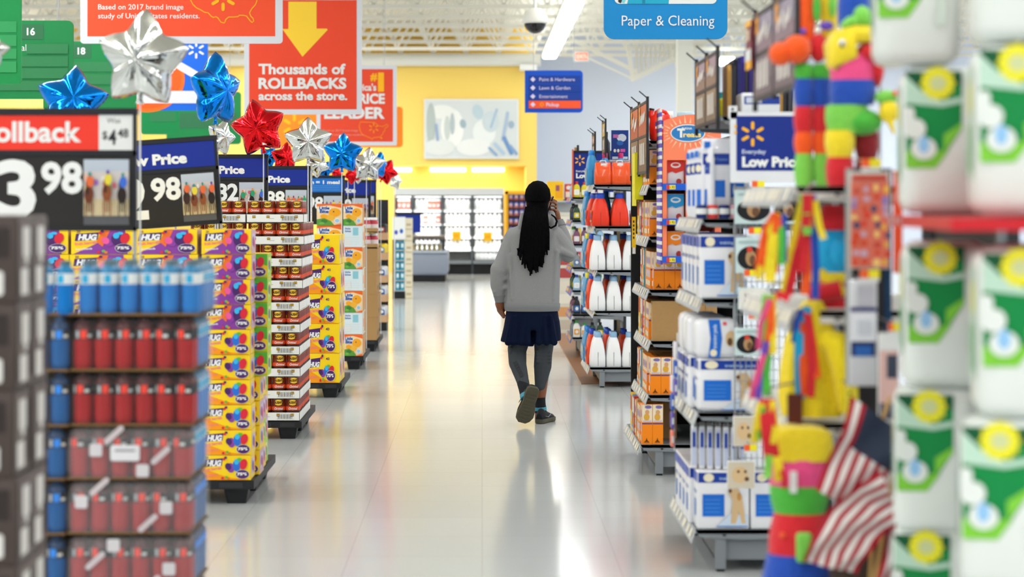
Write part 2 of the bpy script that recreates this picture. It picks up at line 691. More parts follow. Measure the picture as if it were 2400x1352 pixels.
# "based on 2017 brand image study"
a = sign('hanging_sign', 188, -190, 662, 102, 20, ORS, 'wide orange hanging sign with yellow map outline and small white print', 8, (1, 1, 1, 1), SBORDER, 17)
a.text('Based on 2017 brand image', a.X(230), a.Y(22), 12.5, PAPER, .01, width=200)
a.text('study of United States residents.', a.X(230), a.Y(43), 12.5, PAPER, .01, width=238)
us = [(447, 0), (452, 10), (460, 18), (470, 23), (480, 29), (488, 30), (495, 38), (500, 41), (506, 39), (511, 42), (518, 52), (526, 54), (528, 50), (529, 46), (536, 40), (548, 40), (558, 39), (561, 36), (571, 36), (578, 38), (586, 48), (591, 53), (595, 49), (593, 43), (588, 38), (585, 30), (590, 21), (599, 11), (602, 3), (604, -10), (616, -20), (612, -36), (640, -60), (630, -75), (600, -55), (570, -60), (540, -90), (440, -95), (432, -60), (438, -20)]
a.line([(a.X(x), a.Y(y)) for x, y in us], 2.2, SPARK, True)
a.spark(a.X(523), a.Y(-5), 32, SPARK)
a.done()
# rollbacks
a = sign('hanging_sign', 572, -12, 848, 268, 24, ORS2, 'tall orange hanging sign with big yellow down arrow and white words', 5, (1, 1, 1, 1), SBORDER, 12)
YA = mat('ffd23a', .5)
a.poly([(a.X(676), a.Y(4)), (a.X(676), a.Y(68)), (a.X(662), a.Y(68)), (a.X(709), a.Y(133)), (a.X(768), a.Y(70)), (a.X(766), a.Y(67)), (a.X(742), a.Y(67)), (a.X(742), a.Y(4))][::-1], YA)
a.text('Thousands of', a.X(606), a.Y(173), 24, PAPER, .035, width=204)
a.text('ROLLBACKS', a.X(606), a.Y(207), 25, PAPER, .04, width=206)
a.text('across the store.', a.X(606), a.Y(234), 20, PAPER, .035, width=208)
a.done()
# price leader
a = sign('hanging_sign', 742, 153, 930, 341, 31, mat('ea4a2b', .5), 'orange hanging sign with yellow number one and orange map, behind the arrow sign', 4, (1, 1, 1, 1), SBORDER, 9)
a.text('#', a.X(868), a.Y(188), 18, SPARK, .04)
a.text('1', a.X(886), a.Y(212), 42, SPARK, .05, width=14)
a.text("America's", a.X(882), a.Y(212), 16, PAPER, .03, width=80, align='r')
a.text('PRICE', a.X(902), a.Y(242), 23, PAPER, .04, width=76, align='r')
a.text('LEADER', a.X(902), a.Y(277), 26, PAPER, .04, width=142, align='r')
a.text('Based on 2017 brand image', a.X(757), a.Y(308), 5, mat('f0a090'), 0, width=82)
a.text('study of United States residents', a.X(757), a.Y(318), 5, mat('f0a090'), 0, width=96)
OL = mat('f98a1c', .5)
a.line([(a.X(842 + (x - 432) * .33), a.Y(306 + (y + 20) * .27)) for x, y in us], 1.8, OL, True)
a.spark(a.X(876), a.Y(300), 13, OL)
a.done()
# orange spark panel behind
a = sign('hanging_sign', 640, 250, 944, 345, 36, mat('ff8a1e', .5), 'plain bright orange hanging panel with yellow burst behind the orange signs', 8)
a.spark(a.X(690), a.Y(295), 30, SPARK)
a.done()
# blue sign with white burst
SB = mat('0b62d6', .5)
a = sign('hanging_sign', 272, 60, 487, 259, 27, SB, 'blue hanging sign with white burst and orange disc behind the silver star balloon', 4)
a.disc(a.X(345), a.Y(185), 88, 78, mat('ff6a13', .5), 40)
a.disc(a.X(345), a.Y(185), 80, 70, mat('ff5a10', .5), 40)
a.spark(a.X(460), a.Y(117), 21, PAPER)
a.rect(a.X(272), a.X(487), a.Y(242), a.Y(213), SBORDER)
a.pill(a.X(440), a.Y(165), 62, 18, math.radians(-30), PAPER)
a.text('CE', a.X(398), a.Y(178), 16, PAPER, .03, rot=.9)
a.done()
# green aisle markers
GS = mat('0c7c41', .5); GS2 = mat('2c7a4a', .5); GS3 = mat('2a6a45', .5)
a = sign('aisle_sign', -130, -80, 50, 197, 15, mat('0a8a45', .5), 'nearest green aisle sign with rounded corner, cut by the frame edge', 10)
for k, (y0, y1) in enumerate(((50, 76), (82, 108), (114, 138), (144, 170))):
    a.rect(a.X(-110), a.X(39), a.Y(y1), a.Y(y0), mat('2f9858', .5))
a.done()
a = sign('aisle_sign', -60, 48, 172, 232, 19, GS, 'green aisle sign numbered 16 with rounded corners', 14)
a.rect(a.X(-40), a.X(102), a.Y(92), a.Y(57), GS3)
a.text('16', a.X(63), a.Y(82), 17, PAPER, .03)
a.text('al', a.X(50), a.Y(119), 16, PAPER, .0)
for y0, y1 in ((103, 126), (132, 156), (160, 184), (190, 212)):
    a.rect(a.X(-40), a.X(47 if y0 < 110 else 160), a.Y(y1), a.Y(y0), GS2)
a.rect(a.X(62), a.X(160), a.Y(126), a.Y(103), GS2)
a.done()
a = sign('aisle_sign', 101, 97, 320, 262, 23, GS, 'green aisle sign numbered 18 behind the silver star balloon', 12)
a.rect(a.X(120), a.X(214), a.Y(136), a.Y(104), GS3)
a.text('18', a.X(182), a.Y(127), 16, PAPER, .03)
for y0, y1 in ((145, 168), (174, 198), (204, 226)):
    a.rect(a.X(120), a.X(300), a.Y(y1), a.Y(y0), GS2)
a.done()
a = sign('aisle_sign', 330, 200, 420, 315, 30, mat('0b8244', .5), 'small green aisle sign behind the second price sign, left of a pair', 8)
a.rect(a.X(352), a.X(412), a.Y(285), a.Y(262), GS2); a.done()
a = sign('aisle_sign', 390, 215, 565, 338, 33, GS, 'green aisle sign behind the upright blue balloon, right of a pair', 8)
a.rect(a.X(420), a.X(555), a.Y(300), a.Y(264), GS3); a.done()
# paper and cleaning
PB = mat('0a86c9', .5)
a = sign('department_sign', 1415, -90, 1705, 92, 17.5, PB, 'light blue hanging Paper and Cleaning sign with rounded lower corners', 26)
a.rrect(a.X(1440), a.X(1680), a.Y(9), a.Y(-75), 12, PAPER)
a.poly([(a.X(1448), a.Y(-20)), (a.X(1452), a.Y(5)), (a.X(1463), a.Y(8)), (a.X(1478), a.Y(-20))], mat('7fd0d8'))
a.poly([(a.X(1448), a.Y(-20)), (a.X(1449), a.Y(5)), (a.X(1455), a.Y(8)), (a.X(1466), a.Y(-20))], DKGREY)
a.poly([(a.X(1470), a.Y(9)), (a.X(1567), a.Y(9)), (a.X(1572), a.Y(-60)), (a.X(1485), a.Y(-60))], mat('1aa3c4'))
a.rect(a.X(1505), a.X(1512), a.Y(8), a.Y(-40), mat('137f9c'))
a.text('Paper & Cleaning', a.X(1457), a.Y(60), 25, PAPER, 0.0, width=217)
a.done()
# blue directory
DB = mat('0b4fc0', .5); DB2 = mat('103a94', .5); PINKW = mat('d8d0ea', .5)
a = sign('directory_sign', 1230, 165, 1366, 264, 30, DB, 'dark blue hanging directory sign with three rows and one orange row', 9, (1, 0, 0, 1))
for k, tx in enumerate(('Paint & Hardware', 'Lawn & Garden', 'Entertainment', 'Pickup')):
    y = 186 + 20 * k - (0 if k < 3 else 1)
    a.rect(a.X(1239), a.X(1361), a.Y(y + 9), a.Y(y - 9), DB2 if k < 3 else mat('f4582c', .5))
    a.disc(a.X(1249), a.Y(y), 3.5, 3.5, PINKW)
    a.poly([(a.X(1249 + p), a.Y(y + q)) for p, q in ((-6, 0), (0, 6), (6, 0), (0, -6))], PINKW)
    if k < 3: a.text(tx, a.X(1264), a.Y(y + 4), 8.5, PINKW, 0.0)
    else:
        a.spark(a.X(1270), a.Y(y), 6, SPARK); a.text(tx, a.X(1280), a.Y(y + 4), 8.5, PINKW, .02)
a.done()

# framed milk picture on the yellow wall
a = sign('wall_poster', 994, 232, 1216, 372, 48.4, mat('d5dcde', .5), 'pale framed picture of white bottles and blue strokes on the yellow wall', 0, border=PAPER, bw=4, wires=False, cat='picture', thick=.08)
for (u, v, ru, rv, c, an) in ((1060, 300, 30, 50, 'eef0ee', 0), (1035, 262, 34, 18, 'e9ecea', 0), (1010, 290, 12, 55, 'b5c0bd', 0), (1048, 300, 8, 32, 'c9d2cf', 0), (1120, 262, 14, 20, 'bcd0da', .3), (1135, 310, 30, 34, 'e6ebeb', 0), (1085, 290, 8, 12, '9fb6bf', .2), (1110, 345, 45, 22, 'e9eceb', 0), (1150, 285, 22, 28, 'c9d6dc', 0), (1030, 345, 40, 22, 'dfe4e2', 0), (1198, 292, 8, 10, '9db2c6', 0), (1060, 290, 6, 28, 'b4c2c6', 0)):
    a.disc(a.X(u), a.Y(v), ru * .9, rv * .9, mat(c, .5), 20, an)
for p, q, w, c in (((1190, 262), (1178, 330), 7, 'a9bcd8'), ((1180, 320), (1200, 362), 9, '6f95c6'), ((1158, 335), (1182, 362), 8, 'b0c8de'), ((1165, 255), (1150, 300), 5, 'a9c0da'), ((1195, 340), (1212, 362), 6, '86a6d0'), ((1145, 345), (1165, 365), 6, '90aed4'), ((1022, 290), (1026, 330), 6, '9ab0d0')):
    a.line([(a.X(p[0]), a.Y(p[1])), (a.X(q[0]), a.Y(q[1]))], w, mat(c, .5))
a.done()


# ================================================================ the cold cases along the back wall
CY = 48.3
FR = mat('5b6066', .4)
IN = mat('f2f4f2', .4)
rows = [1.475, 1.145, .845, .565, .325]
def jug_shape(m, body, cap, h=.24, w=.1):
    m.loft([m.rsec(0, 0, z * h, w * f / 2, w * f / 2, w * .2) for z, f in ((0, .92), (.03, 1), (.55, 1), (.75, .8), (.88, .42), (.92, .42))], body)
    m.lathe([(w * .24, .92 * h), (w * .24, h)], (0, 0, 0), cap, 10)
def make_milk():
    m = MB(); jug_shape(m, mat('f4f6f4', .35), mat('e8e8e4', .4)); return m.build('milk_jug')
def make_carton():
    m = MB(); m.box(-.045, .045, -.045, .045, 0, .18, mat('f07a60', .5)); m.prism([(-.045, -.045, .18), (.045, -.045, .18), (.045, 0, .23), (-.045, 0, .23)], (0, .001, 0), PAPER); m.box(-.045, .045, -.004, .004, .18, .235, PAPER)
    m.add([(-.045, .045, .18), (.045, .045, .18), (.045, 0, .23), (-.045, 0, .23)], [(0, 1, 2, 3)], PAPER)
    a = Art(m, (-.045, -.0455, 0)); a.rect(.01, .08, .04, .12, PAPER)
    return m.build('juice_carton')
PM, PC = Proto(make_milk), Proto(make_carton)
def cold_case(x0, x1, nm):
    t = thing('cold_case', (x0, CY, 0)); w = x1 - x0
    m = MB(); m.box(.02, w - .02, .72, .76, .2, 1.95, IN); m.build('back_panel', t)
    m = MB(); m.box(0, .025, 0, .76, 0, 1.95, FR); m.box(w - .025, w, 0, .76, 0, 1.95, FR); m.build('side_panel', t)
    m = MB(); m.box(.02, w - .02, -.02, .76, 0, .24, BLACK); m.build('kick_plate', t)
    m = MB(); m.box(.02, w - .02, -.12, .76, .24, .31, GREY); m.build('deck', t)
    m = MB(); m.box(0, w, -.03, .76, 1.79, 1.95, mat('cfd3d4', .4)); m.build('canopy', t)
    for z in rows[:4]:
        m = MB(); m.box(.025, w - .025, .1, .72, z - .025, z - .004, IN)
        m.box(.025, w - .025, .09, .1, z - .04, z, PAPER); m.build('shelf', t)
    m = MB()
    for z in rows: m.box(.03, w - .03, .12, .14, z + .27, z + .285, mat('ffffff', .4, emit=1.6))
    m.build('light_strip', t)
    tag(t, 'white-lit refrigerated case along the back wall, ' + nm, 'refrigerator', 'refrigerated cases')
    for z in rows:
        area('case_light', ((x0 + x1) / 2, CY + .03, z + .26), (math.radians(50), 0, 0), w * .9, .04, 1.0)
units = [(925, 967, 'far left, mostly behind a price sign'), (967, 1037, 'second from the left with red cartons on top'), (1037, 1107, 'third from the left'), (1107, 1181, 'rightmost beside the yellow jamb')]
cols = (3, 6, 6, 6)
for ui, (a0, a1, nm) in enumerate(units):
    x0, x1 = wx(a0, CY), wx(a1, CY)
    cold_case(x0, x1, nm)
    for ri, z in enumerate(rows):
        n = cols[ui]
        if ui == 2 and ri == 4: continue
        for k in range(n):
            x = x0 + .05 + (x1 - x0 - .1) * (k + .5) / n
            where = '%s shelf of the %s cold case, %s from left' % (('top', 'second', 'third', 'fourth', 'bottom')[ri], ('leftmost', 'second', 'third', 'rightmost')[ui], ORD[k])
            if ui == 0 and ri == 0 or ui == 1 and (ri == 0 and k > 2 or ri == 1 and k in (2, 5)):
                PC.put((x, CY + .2, z), 'red and white carton, ' + where, 'carton', 'cartons in the cold cases', scale=(1, 1, 1))
            else:
                PM.put((x, CY + .2, z), 'white milk jug on the ' + where, 'milk jug', 'milk jugs in the cold cases', scale=(1, 1, .98 if k % 2 else 1.03))
for i, (p, q) in enumerate(((1070, 552), (1143, 554))):
    m = MB(); s = CY / FPX; a = Art(m, W(p - 10, q + 11, CY - .02), (s, 0, 0), (0, 0, s))
    m.box(W(p - 10, 0, CY).x, W(p + 10, 0, CY).x, CY - .018, CY + .09, W(0, q + 11, CY).z, W(0, q - 10, CY).z, mat('fbc414', .5))
    a.rect(4, 16, 6, 15, mat('f0a818', .5))
    tag(m.build('price_card'), 'yellow square price card on the %s cold case' % ('third', 'rightmost')[i], 'price card', 'yellow cards on the cold cases')

# chest freezer
FY = 43.6
t = thing('chest_freezer', (wx(962, FY), FY, 0))
w = wx(1050, FY) - wx(962, FY)
m = MB(); m.rbox(0, w, 0, 1.8, .14, .60, mat('8a93a2', .4), .06); m.build('body', t)
m = MB(); m.box(.04, w - .06, .06, 1.75, 0, .15, BLACK); m.build('base', t)
m = MB(); m.rbox(-.01, w + .01, -.02, 1.82, .585, .63, mat('a9b3c2', .4), .02); m.build('rim', t)
m = MB()
for x in (.0, w - .12): m.box(x, x + .03, .3, .36, .62, .88, DKGREY); m.box(x, x + .03, 1.5, 1.56, .62, .88, DKGREY)
m.box(-.02, w - .08, .25, 1.6, .86, .93, mat('5a5350', .4)); m.build('canopy', t)
tag(t, 'low grey chest freezer with rounded front at the aisle end', 'freezer')
def make_tub():
    m = MB(); m.lathe([(.036, 0), (.045, .13), (.048, .13), (.048, .15), (.01, .152)], (0, 0, 0), [mat('c9b98a', .5)] * 2 + [PAPER] * 2, 12); return m.build('frozen_tub')
P = Proto(make_tub)
for k in range(6):
    P.put((wx(972 + 11.5 * k, FY + .5), FY + .5, .63), 'tan frozen food tub on the chest freezer, %s from the left' % ORD[k], 'food tub', 'tubs on the chest freezer')

# orange framed shelf beyond the shopper
OY = 45.5
t = thing('snack_rack', (wx(1184, OY), OY, 0)); w = wx(1262, OY) - wx(1184, OY)
OM = mat('f6b21e', .5)
m = MB(); m.box(0, .06, 0, .5, 0, 1.87, OM); m.box(w - .06, w, 0, .5, 0, 1.87, OM); m.box(0, w, 0, .5, 1.8, 1.87, OM); m.build('frame', t)
m = MB(); m.box(.06, w - .06, .46, .5, 0, 1.8, mat('8a5a34', .6)); m.build('back_panel', t)
zs = [wz(y, OY) for y in (468, 487, 505, 525, 545)]
for z in zs:
    m = MB(); m.box(.06, w - .06, .02, .46, z - .02, z, mat('7a4a2a', .6)); m.build('shelf', t)
tag(t, 'orange-yellow framed snack rack behind the shopper', 'rack')
def make_pack():
    m = MB(); m.rbox(-.05, .05, -.04, .04, 0, .13, mat('4a62b8', .4), .012); a = Art(m, (-.05, -.041, 0)); a.disc(.05, .07, .035, .03, mat('d9c0c8', .5)); a.rect(.01, .09, .012, .04, mat('e07a50', .5)); return m.build('snack_packet')
P = Proto(make_pack)
for r, z in enumerate(zs):
    for k in range(5):
        P.put((wx(1184, OY) + .12 + k * .118, OY + .1, z), 'blue snack packet on the %s shelf of the orange rack, %s from its left' % (('top', 'second', 'third', 'fourth', 'fifth')[r], ORD[k]), 'snack packet', 'packets on the orange rack')

# ================================================================ left side: pallets of stock
PLAST = mat('1b1d20', .55, bump=.05)


def pallet(x0, x1, y0, y1, h, label):
    t = thing('shipping_pallet', (x0, y0, 0))
    w, d = x1 - x0, y1 - y0
    m = MB()
    m.box(0, w, 0, d, h * .62, h - .003, PLAST)
    for k in range(7):
        m.box(.01 + k * w / 7, .01 + k * w / 7 + w / 11, -.002, .004, h * .68, h * .9, DKGREY)
    m.build('deck', t)
    for i in range(3):
        for j in range(3):
            fx, fy = .04 + i * (w - .2) / 2, .04 + j * (d - .2) / 2
            m = MB()
            m.loft([m.rsec(fx + .06, fy + .06, z, r, r, .015) for z, r in ((0, .052), (h * .64, .068))], PLAST, smooth=False)
            m.build('foot', t)
    tag(t, label, 'pallet', 'black pallets along the aisle')


# ---- juice cartons ------------------------------------------------------
YB, OB = mat('fbd416', .42), mat('f99a12', .42)
PUR, DPUR = mat('8a3fa0', .42), mat('4a2466', .42)
CY2, PK, RD2, GN2, BL2 = mat('39b6ea', .4), mat('ea5a9a', .4), mat('d8283a', .4), mat('58b83c', .4), mat('2b6fd2', .4)
SALM = mat('f48a78', .45)


def juice_art(a, w, h, kind, n='20'):
    a.rect(0, w, 0, h, YB)
    if kind == 'berry':
        a.poly([(w * .52, h), (w * .42, h * .45), (w * .04, 0), (w, 0), (w, h)], PUR)
        a.poly([(w * .5, h * .98), (w * .40, h * .5), (w * .5, h * .3), (w * .62, h * .98)], mat('f0722a', .45))
        a.poly([(w * .86, h), (w * .9, 0), (w, 0), (w, h)], YB)
    elif kind == 'green':
        a.poly([(0, h), (0, h * .6), (w * .5, h * .75), (w, h * .5), (w, h)], GN2)
        a.poly([(0, 0), (0, h * .2), (w, h * .1), (w, 0)], mat('b5d42a', .45))
    else:
        a.poly([(0, 0), (0, h * .5), (w * .55, h * .1), (w, 0)], OB)
    tall = n == '40'
    v0 = .55 if not tall else .52
    a.poly([(w * .08, h * (v0 + .28)), (w * .06, h * (v0 - .02)), (w * .42, h * (v0 + .04)), (w * .44, h * (v0 + .34))][::-1], DPUR)
    a.text('HUG', w * .11, h * (v0 + .03), h * .23 if not tall else h * .16, WHITE, .06, width=w * .29, slant=.18)
    a.text('fruit barrels', w * .06, h * .36, h * .11, SALM, .05, width=w * .36, rot=.12)
    a.text('berryblends' if kind == 'berry' else 'original', w * .08, h * .15, h * .08, PAPER if kind == 'berry' else SALM, .03, width=w * .26, rot=.08)
    a.text(n, w * .09 if not tall else w * .6, h * .87 if not tall else h * .78, h * .09, DPUR, .02)
    cx, cy = (.72, .55) if not tall else (.62, .36)
    k = 1 if not tall else .72
    for dx, dy, rx, ry, c, an in ((-.12, -.05, .075, .2, PUR, .2), (-.17, .0, .06, .15, PK if kind == 'berry' else DPUR, .4), (0, .05, .08, .24, BL2 if kind != 'berry' else DPUR, 0), (.0, .2, .05, .12, CY2, 0), (.14, .1, .075, .22, RD2, -.25), (.06, .3, .05, .06, GN2 if kind != 'berry' else CY2, 0)):
        a.disc(w * (cx + dx), h * (cy + dy * k), w * rx, h * ry * k, c, 14, an)
    a.disc(w * (cx + .12), h * .24, w * .14, h * .19, WHITE, 20)
    a.disc(w * (cx + .12), h * .24, w * .132, h * .18, DPUR, 20)
    a.text('75%', w * (cx + .01), h * .2, h * .11, WHITE, .05, width=w * .2)
    for u, v, c in ((.44, .08, RD2), (.52, .12, GN2), (.5, .92, DPUR), (.56, .07, mat('e07a1c')), (.47, .86, RD2)):
        a.disc(w * u, h * v, w * .03, h * .055, c, 10)


def juice_box(kind, w, h, d, n='20'):
    def make():
        m = MB()
        side = {'berry': mat('c9a9b8', .5), 'orig': mat('f0cf62', .5), 'green': mat('a8cf4a', .5)}[kind]
        m.box(0, w, 0, d, 0, h - .002, mat('f4cf3a', .5))
        a = Art(m, (0, 0, .001)); juice_art(a, w, h - .004, kind, n)
        a = Art(m, (w, 0, .001), (0, 1, 0)); a.rect(.004, d - .004, .003, h - .005, side)
        a.rect(d * .2, d * .8, h * .2, h * .8, mat('cfc0d8', .5) if kind != 'green' else mat('d8e69a', .5))
        a.disc(d * .45, h * .5, d * .2, h * .2, PUR if kind != 'orig' else BL2); a.disc(d * .62, h * .4, d * .12, h * .2, RD2 if kind != 'green' else GN2)
        return m.build('juice_carton')
    return Proto(make)


HY = 11.45
JP = {k: juice_box(k, .266, .1347, .22) for k in ('berry', 'orig', 'green')}
pallet(-2.6, -1.225, HY, HY + 1.2, .131, 'black plastic pallet under the juice cartons nearest the camera')
JCOL = (('aisle-side column', -1.507, 1), ('second column from the aisle', -1.866, 1.27), ('third column from the aisle', -2.21, 1.27), ('fourth column from the aisle', -2.555, 1.27))
jn = {'berry': 'yellow and purple juice carton', 'orig': 'yellow and orange juice carton', 'green': 'lime green and yellow juice carton'}
for ci, (cn, x, sc) in enumerate(JCOL):
    for r in range(10):
        k = 'berry' if r >= 6 else 'orig'
        JP[k].put((x + random.uniform(-.006, .006), HY + random.uniform(0, .008), .1315 + r * .1347), '%s, %s in the %s' % (jn[k], rank(9 - r, 10), cn), 'juice carton', 'cartons on the nearest juice pallet', scale=(sc, 1, 1))
for dep in range(3):
    for r in range(9 - dep):
        k = 'green' if (r >= 4 and dep == 0) else ('berry', 'orig', 'green')[(r + dep) % 3]
        if dep == 0 and r < 4: k = 'orig' if r % 2 else 'berry'
        JP[k].put((-1.455 - .012 * dep + (.012 if dep == 0 and r >= 4 else -.03), HY + .235 + dep * .232, .1315 + r * .1347), '%s, side showing, %s layer up, %s row behind the front' % (jn[k], ORD[r], ORD[dep]), 'juice carton', 'cartons on the nearest juice pallet')

EY = 17.7
J40 = juice_box('orig', .28, .246, .3, '40')
pallet(-2.2, -1.165, EY, EY + 1.15, .125, 'black plastic pallet under the tall yellow forty-count juice cartons')
for ci, (cn, x) in enumerate((('aisle-side column', -1.459), ('column behind the cans', -1.745))):
    for r in range(5):
        J40.put((x + random.uniform(-.008, .008), EY, .126 + r * .246), 'tall yellow forty-count juice carton, %s in the %s' % (rank(4 - r, 5), cn), 'juice carton', 'forty-count juice cartons')
for r in range(5):
    J40.put((-1.462, EY + .31, .126 + r * .246), 'tall yellow forty-count juice carton, side showing, %s behind the front' % rank(4 - r, 5), 'juice carton', 'forty-count juice cartons')

# ---- tins of beans -------------------------------------------------------
TY = 14.6
CAN = mat('7a2a12', .3); CANB = mat('5a1c10', .3); TIN = mat('c9c4b8', .25, metal=.9); GOLD = mat('f2c33a', .35); BROWN = mat('3a1d10', .4)


def make_can():
    R, H = .0475, .147
    m = MB()
    m.lathe([(R * .94, 0), (R, .004), (R, H - .004), (R * .95, H), (R * .9, H - .004)], (0, 0, 0), [TIN, CAN, TIN, TIN], 20)
    fn = lambda u, v, h: Vector(((R + h) * math.sin(u / R), -(R + h) * math.cos(u / R), v))
    a = Art(m, (0, 0, 0), fn=fn, step=.0005, base=.0008)
    a.rect(-.075, .075, .012, .03, BROWN, 16)
    a.rect(-.075, .075, .03, .046, mat('8a6a3a', .4), 16)
    a.rect(-.075, .075, .068, .094, mat('d8502a', .4), 16)
    a.rect(-.075, .075, .05, .067, BROWN, 16)
    a.disc(0, .121, .031, .023, BROWN, 20); a.disc(0, .121, .028, .02, GOLD, 20)
    a.text("BUSH'S", 0, .113, .017, BROWN, .04, width=.056, align='c')
    a.text('Original', 0, .073, .016, PAPER, .02, width=.056, align='c', slant=.2)
    a.rect(-.028, .028, .028, .044, mat('2a1a10', .4), 8)
    a.rect(-.02, .02, .033, .039, GOLD, 8)
    m2 = m.build('bean_can')
    return m2


def make_tray():
    w, d, h = .392, .296, .056
    t = MB()
    t.box(0, w, 0, d, 0, .003, CARDW)
    for b in ((0, w, 0, .003), (0, w, d - .003, d), (0, .003, 0, d), (w - .003, w, 0, d)):
        t.box(b[0], b[1], b[2], b[3], 0, h, CARDW)
    a = Art(t, (0, 0, 0))
    for k in range(15):
        a.rect(w * .62 + k * .0068, w * .62 + k * .0068 + (.0028 if k % 3 else .0042), .014, .044, mat('5a5d60', .6)); a.h -= a.step
    a.line([(w * .6, .011), (w * .9, .011), (w * .9, .047), (w * .6, .047)], .0012, mat('8a8d90', .6), True)
    a.rect(w * .4, w * .48, .026, .029, mat('a9abad', .6))
    return t.build('cardboard_tray')


PCAN, PTRAY = Proto(make_can), Proto(make_tray)
pallet(-2.35, -1.235, TY, TY + 1.2, .127, 'black plastic pallet under the stacked trays of bean cans')
random.seed(3)
for r in range(10):
    z = .128 + r * .1507
    dx = (.026 if r >= 8 else .018 if r >= 6 else 0) + random.uniform(-.004, .004)
    lay = rank(9 - r, 10)
    for tcol in range(2):
        for dep in range(3 if tcol == 0 else 1):
            if tcol == 1 and r < 8: continue
            if dep > 0 and r > 8: continue
            x0 = -1.247 - .392 + dx - tcol * .396
            y0 = TY + dep * .3
            PTRAY.put((x0, y0, z), 'white cardboard can tray, %s of the stack, %s' % (lay, ('aisle side, front', 'aisle side, second row back', 'aisle side, third row back')[dep] if tcol == 0 else 'away from the aisle'), 'cardboard tray', 'trays of the can stack')
            for i in range(4):
                for j in range(3):
                    if not (j == 0 and dep == 0 or i == 3 and tcol == 0): continue
                    x = x0 + .003 + .0485 + i * .0965
                    PCAN.put((x, y0 + .051 + j * .0965, z + .0032), 'brown bean can, %s, %s %s' % (('%s from the aisle in front' % ORD[3 - i]) if j == 0 else '%s back on the aisle side' % ORD[j],
                             ('tray', 'second-row tray', 'third-row tray')[dep] if tcol == 0 else 'outer tray', lay), 'can', 'cans of the bean stack', rz=random.uniform(-.25, .25))
m = MB()
m.box(-2.04, -1.65, TY, TY + .29, .128, .128 + 8 * .1507 - .003, CARD); a = Art(m, (-2.04, TY, .128)); a.rect(.19, .2, 0, 1.2, mat('9a7848', .7))
tag(m.build('cardboard_carton'), 'tall brown carton under the can trays away from the aisle', 'carton')

# ---- snack cartons ---------------------------------------------------------
FY2 = 20.7


def make_snack(white):
    def mk():
        w, h, d = .187, .209, .28
        m = MB()
        m.box(0, w, 0, d, 0, h, mat('f2efe6', .45) if not white else mat('dfe8ea', .5))
        a = Art(m, (0, 0, 0))
        if white:
            a.rect(.004, w - .004, .004, h - .004, mat('dbe9ec', .5))
            a.text('little', w * .1, h * .82, .02, mat('2a5aa8', .5), .02, width=w * .28); a.text('bites', w * .1, h * .7, .02, mat('2a5aa8', .5), .02, width=w * .3)
            a.rect(w * .5, w * .78, h * .55, h * .9, mat('8cc8d6', .5)); a.rect(w * .08, w * .4, h * .1, h * .4, PAPER)
            for k in range(4): a.rect(w * .1, w * .85, h * (.14 + .1 * k), h * (.145 + .1 * k), mat('a9c0c8', .5))
        else:
            a.rect(0, w, 0, h, mat('f6d8a8', .45))
            a.poly([(0, h), (0, h * .88), (w * .5, h * .93), (w, h * .8), (w, h)], mat('ee6a24', .45))
            a.disc(w * .3, h * .72, w * .28, h * .16, WHITE, 18)
            a.text('Little', w * .1, h * .74, .03, mat('2450a0', .5), .05, width=w * .4); a.text('Bites', w * .12, h * .58, .03, mat('2450a0', .5), .05, width=w * .42)
            a.disc(w * .7, h * .6, w * .24, h * .2, mat('f5a81c', .45)); a.disc(w * .5, h * .35, w * .2, h * .14, mat('f2b63a', .45)); a.disc(w * .28, h * .42, w * .14, h * .1, mat('f5a81c', .45))
            a.disc(w * .66, h * .64, w * .03, h * .03, DPUR)
            a.poly([(0, 0), (0, h * .28), (w * .3, h * .34), (w * .55, h * .2), (w * .7, 0)], mat('5a9a3c', .45))
            a.disc(w * .3, h * .2, w * .13, h * .08, mat('3d7a3a', .5)); a.disc(w * .2, h * .1, w * .1, h * .06, mat('6fb54a', .5))
            a.disc(w * .8, h * .22, w * .12, h * .11, WHITE); a.disc(w * .8, h * .22, w * .09, h * .08, mat('9ac4e0', .5))
            a.poly([(w * .6, 0), (w, h * .1), (w, 0)], mat('ee6a24', .45))
        b = Art(m, (w, 0, 0), (0, 1, 0)); b.rect(.004, d - .004, .004, h - .004, mat('c9a070', .6) if not white else mat('e0d8c8', .6)); b.rect(d * .3, d * .7, h * .3, h * .7, mat('e48a4a', .5))
        return m.build('snack_carton')
    return mk


PS, PSW = Proto(make_snack(False)), Proto(make_snack(True))
pallet(-2.1, -1.15, FY2, FY2 + 1.15, .133, 'black plastic pallet under the orange muffin snack cartons')
for r in range(7):
    z = .134 + r * .211
    wh = r % 2 == 1
    (PSW if wh else PS).put((-1.348, FY2, z), '%s snack carton, %s of seven in the aisle-side column' % ('white-backed' if wh else 'orange', rank(6 - r, 7)), 'snack carton', 'snack cartons')
    PS.put((-1.605, FY2, z), 'wide orange snack carton, %s of seven in the second column' % rank(6 - r, 7), 'snack carton', 'snack cartons', scale=(1.33, 1, 1))
    if r < 6: PS.put((-1.352, FY2 + .29, z), 'orange snack carton, brown end showing, %s of six in the row behind' % rank(5 - r, 6), 'snack carton', 'snack cartons')

# ---- brown cartons with jars, further on ------------------------------------
GY2 = 23.2


def make_brown():
    m = MB(); m.box(0, .3, 0, .36, 0, .248, CARD)
    a = Art(m, (0, 0, 0)); a.rect(.14, .16, 0, .248, mat('c4a472', .6)); a.rect(.03, .11, .05, .1, mat('8a6a40', .7))
    b = Art(m, (.3, 0, 0), (0, 1, 0)); b.rect(.17, .19, 0, .248, mat('c4a472', .6)); b.rect(.22, .32, .04, .09, mat('5a4a38', .7))
    return m.build('brown_carton')


